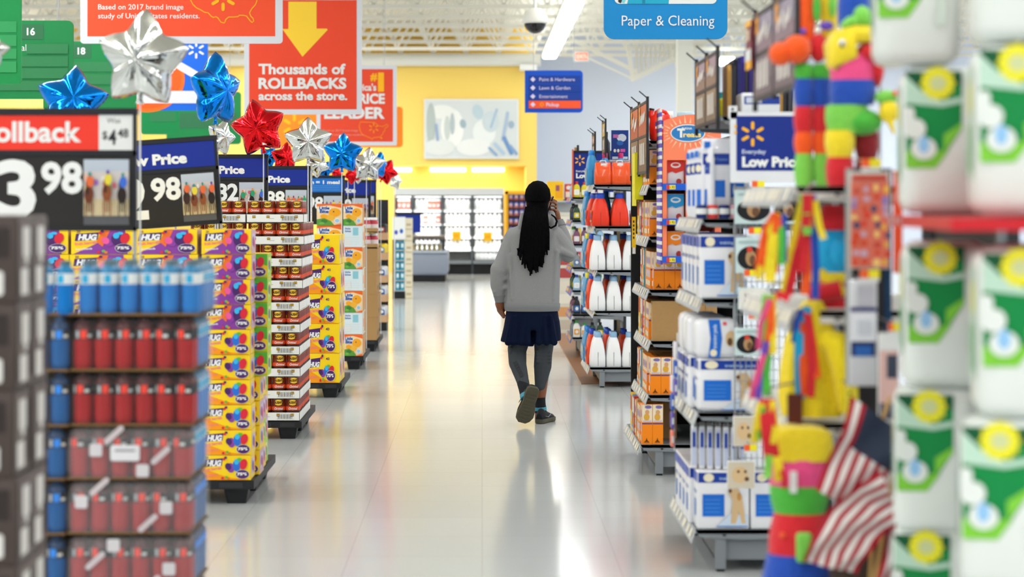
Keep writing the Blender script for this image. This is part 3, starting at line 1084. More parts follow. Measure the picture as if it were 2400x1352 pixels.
def make_jar():
    m = MB(); m.lathe([(.05, 0), (.056, .02), (.056, .1), (.045, .125)], (0, 0, 0), mat('c2384a', .35), 14); m.lathe([(.048, .125), (.048, .15), (.01, .151)], (0, 0, 0), WHITE, 14)
    m.lathe([(.0565, .03), (.0565, .08)], (0, 0, 0), mat('e8dcd8', .4), 14, caps=False)
    return m.build('jam_jar')


PB2, PJ = Proto(make_brown), Proto(make_jar)
pallet(-2.1, -1.13, GY2, GY2 + 1.15, .125, 'black plastic pallet under the brown cartons and jars')
for dep in range(2):
    for r in range(4):
        PB2.put((-1.45 + .012 * (r % 2), GY2 + dep * .37, .126 + r * .249), 'plain brown carton, %s in the %s column beside the snack pallet' % (rank(3 - r, 4), ('front', 'rear')[dep]), 'carton', 'brown cartons')
for r in range(2):
    z = 1.124 + r * .17
    m = MB(); m.box(-1.45, -1.14, GY2, GY2 + .3, z, z + .012, CARD); m.box(-1.45, -1.14, GY2, GY2 + .003, z, z + .05, CARD)
    tag(m.build('cardboard_tray'), 'brown tray of red jars, %s of two' % ('lower', 'upper')[r], 'cardboard tray', 'trays of red jars')
    for k in range(5):
        x, y = ((-1.385, .06), (-1.27, .06), (-1.198, .14), (-1.198, .25), (-1.31, .17))[k]
        PJ.put((x, GY2 + y, z + .0125), 'red jar with white lid in the %s brown tray, %s' % (('lower', 'upper')[r], ('front left', 'front middle', 'front on the aisle side', 'rear on the aisle side', 'in the middle')[k]), 'jar', 'red jars')

# tan tray tower
HY2 = 27.0
t = thing('tray_tower', (wx(879, HY2), HY2, 0))
w = wx(906, HY2) - wx(879, HY2)
m = MB(); m.box(0, w, 0, .5, 0, .1, BLACK); m.build('base', t)
m = MB(); m.box(0, w, .5, .53, .1, 1.66, DKGREY); m.build('back_panel', t)
zz = [wz(y, HY2) for y in (753, 705, 660, 607, 560)]
TANM = mat('c9a27a', .7)
for z in zz:
    m = MB(); m.box(0, w, 0, .5, z - .012, z, TANM); m.box(0, w, -.006, 0, z - .012, z + .08, TANM); m.box(w, w + .006, 0, .5, z - .012, z + .08, TANM); m.build('tray', t)
tag(t, 'narrow display tower of five tan trays on a black base', 'display rack')


def packp(c1, c2, nm):
    def mk():
        m = MB(); m.rbox(-.06, .06, -.05, .05, 0, .19, mat(c1, .35), .02); a = Art(m, (-.05, -.051, .02)); a.rrect(.01, .09, .04, .13, .02, mat(c2, .4)); a.disc(.05, .1, .025, .02, WHITE); return m.build(nm)
    return Proto(mk)


PK1, PK2, PK3 = packp('d9dde0', '3f6ab8', 'clear_pouch'), packp('f0d424', '9aa0a4', 'yellow_pouch'), packp('2c2c30', 'c25a4a', 'dark_pouch')
for ri, z in enumerate(zz):
    for k in range(4):
        x, y = ((.05, .08), (w - .065, .08), (w - .065, .22), (w - .065, .37))[k]
        P_, nm = ((PK1, 'clear blue-labelled pouch'), (PK1, 'clear blue-labelled pouch'), (PK1, 'clear blue-labelled pouch'), (PK2, 'yellow pouch'), (PK3, 'black and red pouch'))[ri]
        P_.put((wx(879, HY2) + x, HY2 + y, z), '%s on the %s tan tray, %s' % (nm, rank(4 - ri, 5), ('front left', 'front right', 'middle of its right side', 'rear of its right side')[k]), 'pouch', 'pouches on the tan trays', rz=(0 if k < 2 else .5))

# white and turquoise stand near the freezer
JY = 36.0
t = thing('display_stand', (wx(920, JY), JY, 0))
w = wx(950, JY) - wx(920, JY)
m = MB(); m.box(0, w, 0, .5, 0, .12, BLACK); m.box(0, .03, 0, .5, .12, 1.35, BLACK); m.build('base', t)
m = MB(); m.box(0, w, -.01, .03, 1.0, 1.38, WHITE); a = Art(m, (0, -.01, 1.0)); a.disc(.06, .12, .03, .04, mat('4a55b8')); a.disc(.15, .14, .03, .04, mat('2a60b8')); m.build('header_panel', t)
m = MB(); m.box(.03, w, .1, .12, .12, 1.0, mat('dfe6e8', .5)); m.box(.03, .045, 0, .1, .12, 1.0, PAPER); m.box(w - .015, w, 0, .1, .12, 1.0, PAPER)
for k in range(5): m.box(.03, w, 0, .1, .13 + k * .17, .14 + k * .17, PAPER)
m.build('pocket_panel', t)
tag(t, 'narrow display stand with white header and turquoise packets by the freezer', 'display rack')
PT = packp('2a9ab8', 'cfe8ee', 'turquoise_packet')
for r in range(5):
    for k in range(2):
        PT.put((wx(920, JY) + .085 + k * .08, JY + .05, .14 + r * .17), 'turquoise packet in the %s pocket of the white display stand, %s' % (rank(4 - r, 5), ('left', 'right')[k]), 'packet', 'turquoise packets', scale=(.55, .7, .75))


def make_cream():
    m = MB(); m.box(-.06, .06, -.1, .1, 0, .19, mat('e0d6bc', .6)); a = Art(m, (-.06, -.1, 0)); a.rect(.02, .1, .06, .1, mat('b8a888', .6)); a.rect(0, .12, 0, .012, mat('c8b890', .6)); return m.build('cream_carton')


P = Proto(make_cream)
for r in range(7):
    P.put((wx(958, JY), JY + .1, r * .195), 'cream carton stacked beside the white display stand, %s of seven' % rank(6 - r, 7), 'carton', 'cream cartons')


# ---- drinks --------------------------------------------------------------------
BY = 7.3


def make_bottle(liquid, dark, lab, logo, capc, name):
    def mk():
        m = MB()
        m.lathe([(.024, 0), (.031, .006), (.0325, .03), (.0315, .05), (.0325, .075), (.0325, .1), (.0325, .142), (.030, .152), (.019, .166), (.015, .17)], (0, 0, 0), [liquid] * 6 + [dark] * 3, 18)
        o = m.build(name)
        k = MB(); k.lathe([(.0185, .166), (.0185, .183), (.015, .185)], (0, 0, 0), capc, 16); k.build('cap', o)
        k = MB(); R = .0332
        k.lathe([(R, .104), (R, .141)], (0, 0, 0), lab, 20, caps=False)
        fn = lambda u, v, h: Vector(((R + h) * math.sin(u / R), -(R + h) * math.cos(u / R), v))
        a = Art(k, (0, 0, 0), fn=fn, base=.0006)
        a.rect(-.013, .009, .108, .137, logo, 6); a.rect(.013, .03, .112, .122, PAPER, 5); a.rect(-.028, -.018, .11, .135, mat('b9bcc0', .5), 4)
        k.build('label', o)
        return o
    return mk


REDL, DRED = mat('a80812', .3), mat('450b10', .25)
BLUL, DBLU = mat('0474c4', .3), mat('1478a8', .3)
NBL, DNBL = mat('085a9c', .25), mat('083660', .25)
LBLK = mat('1a1a1e', .4)
BP = {
    'red': Proto(make_bottle(REDL, DRED, LBLK, mat('f8402c', .3), mat('2a1012', .4), 'drink_bottle')),
    'blue': Proto(make_bottle(BLUL, DBLU, mat('dfe6e8', .4), mat('18a8d8', .3), mat('4a6470', .4), 'drink_bottle')),
    'navy': Proto(make_bottle(NBL, DNBL, LBLK, mat('2a8cf0', .3), mat('123a60', .4), 'drink_bottle'))}
FILM = mat('ffffff', .12, alpha=.03, spec=.8, bump=.6, bscale=18)
FILM2 = mat('f2f2f4', .2, alpha=.13, spec=.8, bump=.6, bscale=18)
zrow = [.11, .299, .488, .675, .858, 1.046, 1.236]
pallet(-2.0, -.99, BY - .04, BY + .48, .108, 'black plastic pallet under the bottled drinks, below the frame')


def drink_case(x0, x1, y0, y1, z, film, label, logos=()):
    t = thing('drink_case', (x0, y0, z))
    w, d = x1 - x0, y1 - y0
    m = MB(); m.box(0, w, 0, d, -.004, 0, mat('5a4228', .8)); m.box(0, w, 0, .002, 0, .005, mat('8a6a40', .8)); m.build('tray', t)
    m = MB()
    q = .004
    vs = [m.rsec(w / 2, d / 2, zz_, w / 2 + q + e, d / 2 + q + e, .03) for zz_, e in ((.005, 0), (.06, .003), (.12, .001), (.165, -.006), (.183, -.03))]
    m.loft(vs, film, caps=False)
    if logos:
        a = Art(m, (0, -.012, 0), base=0)
        for u, v, k in logos:
            if k == 'tag':
                a.rrect(u - .05, u + .05, v - .027, v + .027, .008, mat('e6e6ea', .5)); a.rect(u - .035, u + .035, v + .005, v + .013, mat('9a9a9e', .6))
            else:
                an = math.radians(42)
                if k == 'up':
                    a.rrect(u - .022, u + .022, v - .022, v + .022, .008, mat('d8d4d8', .5)); a.pill(u + .062, v + .052, .085, .02, an, mat('cfc4c8', .5))
                else:
                    a.rrect(u - .022, u + .022, v - .022, v + .022, .008, mat('d8d4d8', .5)); a.pill(u - .062, v - .052, .085, .02, an, mat('cfc4c8', .5))
    m.build('shrink_wrap', t)
    tag(t, label, 'drink case', 'cases of bottled drinks')


lev = ['lowest', 'second', 'third', 'fourth', 'fifth', 'sixth', 'top']
X0, X1 = -1.42, -.996
lg = {3: ((.1, .1, 'up'), (.2, .09, 'tag'), (.26, .03, 'up')), 2: ((.05, .11, 'up'), (.34, .09, 'dn')), 1: ((.16, .15, 'dn'), (.35, .07, 'dn')), 0: ((.2, .12, 'dn'),)}
for r, z in enumerate(zrow):
    top = r == 6
    kind = 'blue' if top else 'red'
    cname = {'blue': 'bright blue', 'red': 'red', 'navy': 'deep blue'}
    dx = .03 if top else (.012 if r in (4, 5) else 0)
    hazy = r <= 3
    drink_case(X0 + dx, X1 + dx, BY, BY + .142, z, FILM2 if hazy else FILM, '%s shrink-wrapped case of %s drinks in the front stack, %s' % (('hazy', 'clear')[r > 3], cname[kind], lev[r] + ' level'), lg.get(r, ()))
    for i in range(6):
        for j in range(2):
            BP[kind].put((X0 + dx + .0355 + i * .0706, BY + .036 + j * .07, z + .001), '%s drink bottle, %s from the left in the %s row, %s level' % (cname[kind], ORD[i], ('front', 'rear')[j], lev[r]), 'bottle', 'bottles in the front stack', rz=random.uniform(-.5, .5))
    k2 = 'blue' if r > 2 else 'navy'
    drink_case(X0 + dx - .02, X1 + dx + .004, BY + .16, BY + .44, z, FILM2, 'shrink-wrapped case of blue drinks behind the front stack, %s level' % lev[r])
    for j in range(4):
        BP[k2].put((X1 + dx - .034, BY + .195 + j * .07, z + .001), '%s drink bottle behind the front stack, %s back on the %s level' % (cname[k2], ORD[j], lev[r]), 'bottle', 'bottles behind the front stack', rz=1.2)
    for i in range(5):
        BP[k2].put((X0 + dx + .02 + i * .0715, BY + .195, z + .001), '%s drink bottle hidden behind the front stack, %s from the left, %s level' % (cname[k2], ORD[i], lev[r]), 'bottle', 'bottles behind the front stack', rz=.8)
    k3 = 'blue' if top else 'navy'
    lx = X0 + dx - .004
    drink_case(lx - .2, lx, BY - (.02 if not top else 0), BY + .142, z, FILM, 'shrink-wrapped case of %s drinks beside the dark wrapped boxes, %s level' % (cname[k3], lev[r]))
    for j in range(2):
        BP[k3].put((lx - .036 - j * .07, BY + .02, z + .001), '%s drink bottle by the dark boxes, %s from the red stack, %s level' % (cname[k3], ORD[j], lev[r]), 'bottle', 'bottles beside the dark boxes', rz=random.uniform(-.4, .4))

m = MB(); m.box(-1.62, -1.03, BY + .147, BY + .152, .11, 1.225, mat('33261c', .8, bump=.05))  # added dark sheet that imitates the shade in the gaps between bottles
tag(m.build('gap_shade_sheet'), 'added dark sheet standing in for shade between the front and rear drink cases', 'shade stand-in')

# ---- nearest dark wrapped boxes -----------------------------------------------
AY = 5.6
DK = mat('463b37', .5); DK2 = mat('655a55', .5); DK3 = mat('2c2422', .5)


def make_dark():
    w, d, h = .42, .2, .23
    m = MB()
    m.rbox(0, w, 0, d, 0, h, DK, .006)
    a = Art(m, (0, -.0015, 0))
    wm = mat('d6d3cf', .45)
    a.rect(.02, .4, .12, .2, DK3); a.rect(.05, .36, .02, .1, DK2)
    a.rrect(.29, .36, .135, .185, .006, wm); a.rrect(.18, .25, .03, .09, .006, mat('8a8074', .5)); a.rrect(.33, .385, .02, .085, .01, wm); a.rrect(.04, .12, .14, .19, .006, wm)
    a.disc(.15, .16, .03, .03, mat('b8a890', .5)); a.disc(.27, .06, .02, .035, mat('a8a098', .5))
    b = Art(m, (w + .0015, 0, 0), (0, 1, 0))
    b.rect(.01, .19, .01, .22, DK2)
    b.rrect(.06, .15, .12, .2, .01, wm); b.poly([(.075, .13), (.09, .1), (.12, .1), (.135, .13)][::-1], wm)
    b.rrect(.03, .12, .02, .09, .01, wm); b.rect(.15, .17, .03, .2, DK3)
    return m.build('wrapped_box')


P = Proto(make_dark)
pallet(-1.66, -1.185, AY - .03, AY + .5, .205, 'black plastic pallet under the dark wrapped boxes, below the frame')
for dep in range(2):
    for r in range(6):
        P.put((-1.225 - .42 + random.uniform(-.006, .006), AY + dep * .21, .206 + r * .23), 'dark brown wrapped box with white labels, %s in the %s column' % (rank(5 - r, 6), ('front', 'rear')[dep]), 'box', 'dark boxes at the frame edge')


# ================================================================ price signs on black frames
FRM = mat('1d2026', .4)
PNL = mat('232120', .5)
SKY = mat('b9c3d0', .5); SAND = mat('d0bf98', .5); TRK = mat('57585c', .5)


def horses(a, u0, u1, v0, v1, seed):
    rnd = random.Random(seed)
    w, h = u1 - u0, v1 - v0
    a.rect(u0, u1, v0, v1, mat('cfc8c4', .5))
    a.rect(u0, u1, v0 + h * .82, v1, SKY); a.rect(u0, u1, v0, v0 + h * .4, SAND); a.rect(u0, u1, v0, v0 + h * .14, TRK)
    for k in range(9):
        a.disc(u0 + w * rnd.uniform(.05, .95), v0 + h * rnd.uniform(.55, .75), w * .05, h * .05, mat(rnd.choice(['e8e2e0', 'd06a7a', '7ac48a', 'a06ac0', 'e0d060', 'e8b8a0']), .5), 10)
    n = 3 if seed % 2 else 4
    for k in range(n):
        cx = u0 + w * (.14 + .74 * k / (n - 1) + rnd.uniform(-.03, .03)); cy = v0 + h * rnd.uniform(.44, .5)
        c = mat(rnd.choice(['6a3218', '3a2018', '7a3e1e', '241a18', '8a4a22']), .5)
        for dx in (-.07, -.025, .03, .075):
            a.line([(cx + w * dx * .8, cy - h * .06), (cx + w * dx * 1.15, cy - h * .18), (cx + w * dx, v0 + h * (.13 if dx * dx > .002 else .2))], w * .024, c)
        a.disc(cx, cy, w * .105, h * .13, c, 16); a.disc(cx - w * .015, cy + h * .12, w * .05, h * .1, c, 12, .2); a.disc(cx - w * .03, cy + h * .05, w * .03, h * .06, mat('2a1810', .5), 10)
        j = mat(rnd.choice(['7a3aa0', 'e0d040', '3a6ad0', '2a9a6a', 'e06a3a']), .5)
        a.disc(cx + w * .03, cy + h * .2, w * .085, h * .09, j, 12); a.disc(cx + w * .025, cy + h * .31, w * .036, h * .036, mat(rnd.choice(['2a8a8a', '5a3aa0', 'e08a3a'])), 10)


SW, SH = .71, .485


def price_sign(xr, y, ztop, big, cents, label, head='low', roll=0, seed=1, foot=0.11, mult=1.0):
    """xr: right edge"""
    t = thing('price_sign', (xr, y, ztop))
    t.rotation_euler = (0, roll, 0)
    m = MB()
    m.box(-SW, 0, 0, .022, -SH, 0, FRM)
    m.box(-SW - .004, .004, -.008, .026, -.022, .004, FRM); m.box(-SW, 0, -.006, 0, -.185, -.165, FRM); m.box(-SW, 0, -.006, 0, -SH, -SH + .016, FRM)
    for x in (-SW, -.014): m.box(x, x + .014, -.006, 0, -SH, 0, FRM)
    m.build('frame', t)
    m = MB(); a = Art(m, (-SW, -.001, -SH))
    hc = {'roll': mat('ef3826', .45), 'low': mat('0b2a92', .45), 'meal': mat('1470cc', .45)}[head]
    a.rect(.016, SW - .016, SH - .163, SH - .024, hc)
    if head == 'roll':
        a.text('Rollback', .08, SH - .128, .082, WHITE, .03, width=.41)
        a.rect(.56, SW - .012, SH - .163, SH - .02, PAPER)
        a.text('Was', .592, SH - .055, .022, mat('4a4d52'), 0)
        a.text('$', .574, SH - .118, .032, mat('2a2c30'), .01); a.text('4', .598, SH - .14, .06, mat('2a2c30'), .02, width=.032); a.text('48', .636, SH - .112, .036, mat('2a2c30'), .01, width=.042)
    elif head == 'low':
        a.spark(.085, SH - .085, .05, SPARK)
        a.text('Everyday', .16, SH - .065, .022, PAPER, .02)
        a.text('Low Price', .16, SH - .135, .056, WHITE, .05, width=.38)
    else:
        a.text('1 item = 1 meal', SW - .05, SH - .08, .035, WHITE, .04, width=.42, align='r')
        for k, tw in enumerate((.36, .3, .34)): a.rect(SW - .05 - tw, SW - .05, SH - .103 - .02 * k, SH - .098 - .02 * k, mat('5fa0e0', .5))
    m.build('header', t)
    m = MB(); a = Art(m, (-SW, -.001, -SH))
    a.rect(.016, SW - .016, .016, SH - .187, PNL)
    if big: a.text(big, .155, .062, .225, WHITE, .035, width=.155 if big != '1' else .08)
    a.text(cents, .33, .155, .122, WHITE, .035, width=.165)
    m.build('price_panel', t)
    m = MB(); a = Art(m, (-SW, -.0025, -SH)); horses(a, .5, .68, .024, SH - .2, seed); m.build('race_photo', t)
    for x in (-SW + .03, -.012):
        m = MB(); m.tube([(x, .03, -.1), (x, .03, -(ztop - foot))], .007, mat('c4c8cb', .25, metal=.9), 8); m.build('post', t)
    tag(t, label, 'price sign')
    return t


price_sign(wx(320, 8.5), 8.5, wz(256, 8.5), '3', '98', 'big red-headed Rollback price sign reading 3.98 with a horse race photo', 'roll', 0, 1, 0)
price_sign(wx(507, 11.75), 11.75, wz(318, 11.75), '2', '98', 'blue-headed price sign reading 2.98 tilted above the juice cartons', 'low', -.07, 2, .133)
price_sign(wx(628, 15.6), 15.6, wz(363, 15.6), '1', '82', 'blue-headed price sign ending 82 above the bean cans', 'low', 0, 3, .128)
price_sign(wx(727, 18.15), 18.15, wz(390, 18.15), '5', '88', 'blue-headed price sign ending 88 with a chrome side rail', 'low', 0, 4, 1.357)
price_sign(wx(808, 21.3), 21.3, wz(412, 21.3), '2', '98', 'light blue price sign with one meal heading above the snack cartons', 'meal', 0, 5, .134)
price_sign(wx(869, 24.0), 24.0, wz(423, 24.0), '3', '50', 'blue-headed price sign above the brown cartons and red jars', 'low', 0, 6, .126)
price_sign(wx(882, 26.8), 26.8, wz(422, 26.8), '4', '00', 'narrow-showing blue price sign behind the red jars, farthest of the row', 'low', 0, 7, .0)
# chrome side rail
m = MB(); p = W(727, 395, 18.12); m.tube([(p.x + .012, 18.12, p.z), (p.x + .012, 18.12, wz(528, 18.12)), (p.x - .09, 18.12, wz(528, 18.12))], .006, mat('c4c8cb', .25, metal=.9), 8)
o = m.build('side_rail'); o.parent = [q for q in bpy.data.objects if q.get('label', '').endswith('chrome side rail')][0]
o.matrix_parent_inverse = Matrix.Translation(-o.parent.location)

# blue backs of signs by the freezer
t = thing('price_sign', W(930, 545, 37.5)); s = 37.5 / FPX
m = MB(); m.box(0, 56 * s, 0, .03, 0, 42 * s, mat('0c2f96', .45)); m.box(-.04, 60 * s, -.01, .04, 42 * s, 47 * s, DKGREY); m.build('board', t)
m = MB(); m.tube([(28 * s, .02, 0), (28 * s, .02, -W(0, 545, 37.5).z)], .015, DKGREY, 8); m.build('post', t)
tag(t, 'plain dark blue sign board on a post in front of the cold cases', 'sign')


# ================================================================ star balloons
def foil(c): return mat(c, .1, metal=1.0, bump=.25, bscale=14)


SIL, BLF, RDF = foil('d9dbd8'), foil('1682e6'), foil('e01f26')


def balloon(px, py, rpx, Y, m_, label, roll=0, yaw=0, pitch=0, foot=1.5, tagged=False, seed=0):
    R = rpx * Y / FPX
    rnd = random.Random(seed + int(px))
    m = MB()
    nT, nR = 80, 9
    inn = .66
    ph = rnd.uniform(0, 6)

    def rad(th):
        f = (th / (2 * PI / 5)) % 1.0
        f = min(f, 1 - f) * 2 * PI / 5
        a = PI / 5
        d = R * inn * math.sin(a) / (R - R * inn * math.cos(a))
        be = math.atan(d)
        r = R * math.sin(be) / math.sin(PI - be - f) if f > 1e-6 else R
        soft = R * (.82 + .17 * math.cos(5 * th))
        return .6 * r + .4 * soft

    rings = []
    for sgn in (-1, 1):
        for i in range(nR):
            t = i / (nR - 1) if sgn < 0 else 1 - i / (nR - 1)
            if sgn > 0 and i == 0: continue
            t = max(t, .02)
            ring = []
            for k in range(nT):
                th = 2 * PI * k / nT
                r = rad(th) * t
                z = .38 * R * max(0, 1 - t ** 2.2) ** .58
                z += .02 * R * math.sin(26 * th + ph) * t ** 3 * (1 - t) * 4
                z -= .05 * R * max(0, -math.cos(5 * th)) ** 3 * t * (1 - t) * 2.4
                ring.append(Vector((r * math.sin(th), sgn * z, r * math.cos(th))))
            rings.append(ring)
    m.loft(rings, m_)
    o = m.build('star_balloon')
    E = Euler((pitch, 0, yaw)).to_matrix() @ Euler((0, roll, 0)).to_matrix()
    o.location = W(px, py, Y)
    o.rotation_euler = E.to_euler()
    Rm = E.inverted()
    zb = -R * .56
    m = MB(); m.lathe([(R * .16, .06 * R), (R * .07, -.1 * R), (R * .05, -.2 * R), (R * .1, -.3 * R), (.002, -.31 * R)], (0, 0, zb), m_, 10, sy=.5); m.build('neck', o)
    m = MB()
    a = Vector((0, 0, zb - .2 * R)); b = Vector((0, 0, -(o.location.z - foot)))
    b = Rm @ (E @ a + Vector((0, 0, 1)) * (-(o.location.z + (E @ a).z - foot)))
    m.tube([a, b], .0045, mat('dfe3e4', .15, alpha=.75), 8); m.build('stick', o)
    if tagged:
        m = MB(); m.box(R * .08, R * .22, -.25 * R, -.24 * R, zb - R * .02, zb + .14 * R, WHITE); m.build('tag', o)
    tag(o, label, 'balloon', 'foil star balloons')


balloon(335, 140, 120, 9.4, SIL, 'large silver star balloon in front of the green and blue signs', .1, -.25, .05, 0)
balloon(-22, 116, 46, 8.9, SIL, 'silver star balloon tip at the frame edge beside the green sign', .2, .3, 0, 0)
balloon(170, 236, 88, 12.2, BLF, 'blue star balloon above the Rollback sign', .12, .25, -.25, 0.131)
balloon(505, 212, 92, 13.2, BLF, 'blue star balloon turned edge-on beside the arrow sign', .0, 1.05, 0, 0)
balloon(518, 322, 44, 13.7, SIL, 'silver star balloon under the edge-on blue balloon', .3, .8, 0, 0)
balloon(606, 300, 70, 15.3, RDF, 'shiny red star balloon with a small white tag', -.2, -.15, .1, 1.338, True)
balloon(722, 332, 59, 17.2, SIL, 'silver star balloon between the red and the blue star balloons', .0, .1, 0, 0)
balloon(669, 372, 40, 18.6, RDF, 'red star balloon behind the silver one, partly hidden', .1, .5, 0, 0.125)
balloon(630, 368, 28, 18.75, BLF, 'blue star balloon peeking out behind the shiny red one', .5, .3, 0, 0.125)
balloon(742, 385, 33, 18.8, SIL, 'small silver star balloon under the silver one', .6, .4, 0, 0.125)
balloon(803, 360, 50, 19.6, BLF, 'blue star balloon above the light blue meal sign', .05, -.1, 0, 0)
balloon(762, 398, 22, 21.6, BLF, 'small blue star balloon half hidden at the top of the meal sign', .4, .4, 0, 0.133)
balloon(789, 408, 18, 22.2, RDF, 'small red star balloon just above the meal sign', .3, .6, 0, 0)
balloon(826, 410, 24, 22.6, RDF, 'small red star balloon behind the blue one', .8, .7, 0, 0)
balloon(862, 386, 42, 22.0, SIL, 'silver star balloon beside the last red balloon', .1, .2, 0, 0)
balloon(840, 408, 24, 23.0, SIL, 'crumpled silver star balloon under the larger silver one', .7, .7, 0, 0)
balloon(889, 386, 32, 24.1, BLF, 'blue star balloon edge between silver and red', .2, 1.1, 0, 0.125)
balloon(904, 402, 32, 24.4, RDF, 'last red star balloon of the row against the yellow wall', .5, .3, 0, 0)
balloon(927, 424, 22, 28.0, SIL, 'farthest small silver star balloon against the yellow wall', .3, .8, 0, 0)

# ================================================================ right side: shelf ends
TAGW = mat('e9e4d2', .5)


def shelf_end(y0, y1, levels, label, xf=.89, xd=.95, xb=1.5, lip=None, top=None, colr=GREY, endpanel=None, legs=True, nolip=()):
    """shelves that open onto the aisle; front at small x"""
    t = thing('shelving_unit', (0, y0, 0))
    d = y1 - y0
    m = MB(); m.box(xb - .03, xb, 0, d, .1, top or levels[-1] + .35, DKGREY); m.build('back_panel', t)
    for y in (.02, d - .05):
        m = MB(); m.box(xb - .06, xb - .03, y, y + .03, 0, top or levels[-1] + .35, GREY); m.build('upright', t)
    if endpanel:
        m = MB(); m.box((xd[1] if isinstance(xd, (list, tuple)) else xd) - .02, xb, d - .02, d, .16, endpanel, BLACK); m.build('end_panel', t)
    xds = xd if isinstance(xd, (list, tuple)) else [xd] * len(levels)
    for i, z in enumerate(levels):
        xd = xds[i]; xf = xd - .02
        m = MB()
        m.box(xd, xb - .03, 0, d, z - .02, z, colr)
        for y in (0, d - .012):
            m.prism([(xd, y, z - .001), (xd + .02, y, z - .035), (xd + .2, y, z - .045), (xb - .06, y, z - (.06 if i else .035)), (xb - .03, y, z - (.08 if i else .035)), (xb - .03, y, z - .001)], (0, .012, 0), colr)
        m.box(xd + .12, xd + .135, -.001, .001, z - .03, z - .022, BLACK)
        if i == 0:
            m.box(xd + .1, xb - .03, .03, d - .03, .05, z - .02, colr)
        s = m.build('shelf' if i else 'base_deck', t)
        if i in nolip: continue
        m = MB()
        m.add([(xd, 0, z - .002), (xd, d, z - .002), (xf, d, z - .052), (xf, 0, z - .052), (xd, 0, z - .012), (xd, d, z - .012), (xf + .003, d, z - .064), (xf + .003, 0, z - .064)],
              [(0, 1, 2, 3), (7, 6, 5, 4), (0, 3, 7, 4), (1, 5, 6, 2), (3, 2, 6, 7)], lip or LTGREY)
        k = 0
        a = Art(m, (xd, d, z - .002), (0, -1, 0), (xf - xd, 0, -.05)); a.n = Vector((-.6, 0, .8))
        yy = .05
        rnd = random.Random(int(z * 1000))
        while yy < d - .1:
            ww = rnd.uniform(.06, .1)
            a.rect(yy, yy + ww, .15, .85, TAGW if not lip else rnd.choice([mat('f2d23a', .5), mat('ef8a3a', .5)])); yy += ww + rnd.uniform(.02, .12)
        m.build('price_channel', s)
    if legs:
        xd = xds[0]
        for (x, y) in ((xd + .09, .005), (xd + .09, d - .06), (xb - .1, .005), (xb - .1, d - .06)):
            m = MB(); m.box(x, x + .045, y, y + .045, .012, levels[0] - .02, colr); m.box(x + .005, x + .04, y + .005, y + .04, 0, .014, BLACK); m.build('leg', t)
    tag(t, label, 'shelves', 'shelf ends on the right of the aisle')
    return t


def header_board(x, y0, y1, z0, z1, cols, label, seed=0, n=2, leg=.04):
    """framed posters facing the aisle above a shelf end"""
    t = thing('header_sign', (x, y0, z0))
    d, h = y1 - y0, z1 - z0
    m = MB()
    for k in range(n + 1): m.box(-.008, .008, d * k / n - .008, d * k / n + .008, -.02 if k % n else -leg, h + .03, DKGREY)
    for z in (0, h * .52, h): m.box(-.008, .008, 0, d, z - .008, z + .008, DKGREY)
    for k in range(n + 1): m.tube([(0, d * k / n, h + .02), (-.05, d * k / n - .02, h + .06)], .004, DKGREY, 5)
    m.build('frame', t)
    rnd = random.Random(seed)
    for k in range(n):
        for j, (a0, a1) in enumerate(((0.02, .5), (.54, .98))):
            m = MB(); c0, c1 = cols[j]
            ya, yb = d * (k + 1) / n - .012, d * k / n + .012
            m.box(-.004, .004, yb, ya, h * a0, h * a1, mat(c0, .5))
            w = ya - yb; hh = h * (a1 - a0)
            a = Art(m, (-.005, ya, h * a0), (0, -1, 0))
            a.rect(0, w, 0, hh * .4, mat(c1, .5))
            if j:
                for q in range(4): a.disc(w * (.25 + .17 * q), hh * (.5 + .1 * rnd.uniform(-1, 1)), w * .1, hh * .12, mat('e9e2dc', .5), 12, .4)
                a.star(w * .2, hh * .75, w * .12, mat('f2a33a', .5), 6)
            else:
                for q in range(3): a.rect(w * (.2 + .22 * q), w * (.32 + .22 * q), hh * .2, hh * .85, mat('e9e4dc', .5))
            m.build('poster', t)
    tag(t, label, 'sign', 'header boards over the shelf ends')


# ---- laundry shelf end -----------------------------------------------------
L1Y, L1E = 18.7, 19.9
L1 = [.178, .672, 1.03, 1.414, 1.78]
shelf_end(L1Y, L1E, L1, 'grey shelf end stacked with laundry detergent jugs', xd=[.94, .985, 1.005, .985, .98], xb=1.52, top=2.0)


def make_jug(body, cap, h, w, d, label=None, seam=True):
    def mk():
        m = MB()
        H = h - .045
        pr = [(0, .9, .9), (.02, 1, 1), (.3, 1, 1), (.55, .9, .96), (.78, .74, .86), (.93, .58, .6), (1.0, .44, .44)]
        m.loft([m.rsec(0, 0, z * H, w / 2 * a, d / 2 * b, w * .18, 4) for z, a, b in pr], body)
        if seam: m.box(-.0015, .0015, -d / 2 - .0008, -d / 2 + .003, .01, H * .5, mat('3a3f46', .5))
        o = m.build('detergent_jug')
        k = MB(); k.lathe([(w * .23, H - .002), (w * .235, H + .02), (w * .22, h), (w * .15, h + .001)], (0, 0, 0), cap, 18); k.build('cap', o)
        if label:
            k = MB(); a = Art(k, (-w / 2 - .001, d * .36, H * .12), (0, -1, 0)); a.h = .002
            a.rrect(0, d * .72, 0, H * .45, .02, label[0]); a.disc(d * .36, H * .25, d * .26, H * .13, label[1]); a.rect(d * .1, d * .6, H * .04, H * .08, PAPER)
            k.build('label', o)
        return o
    return mk


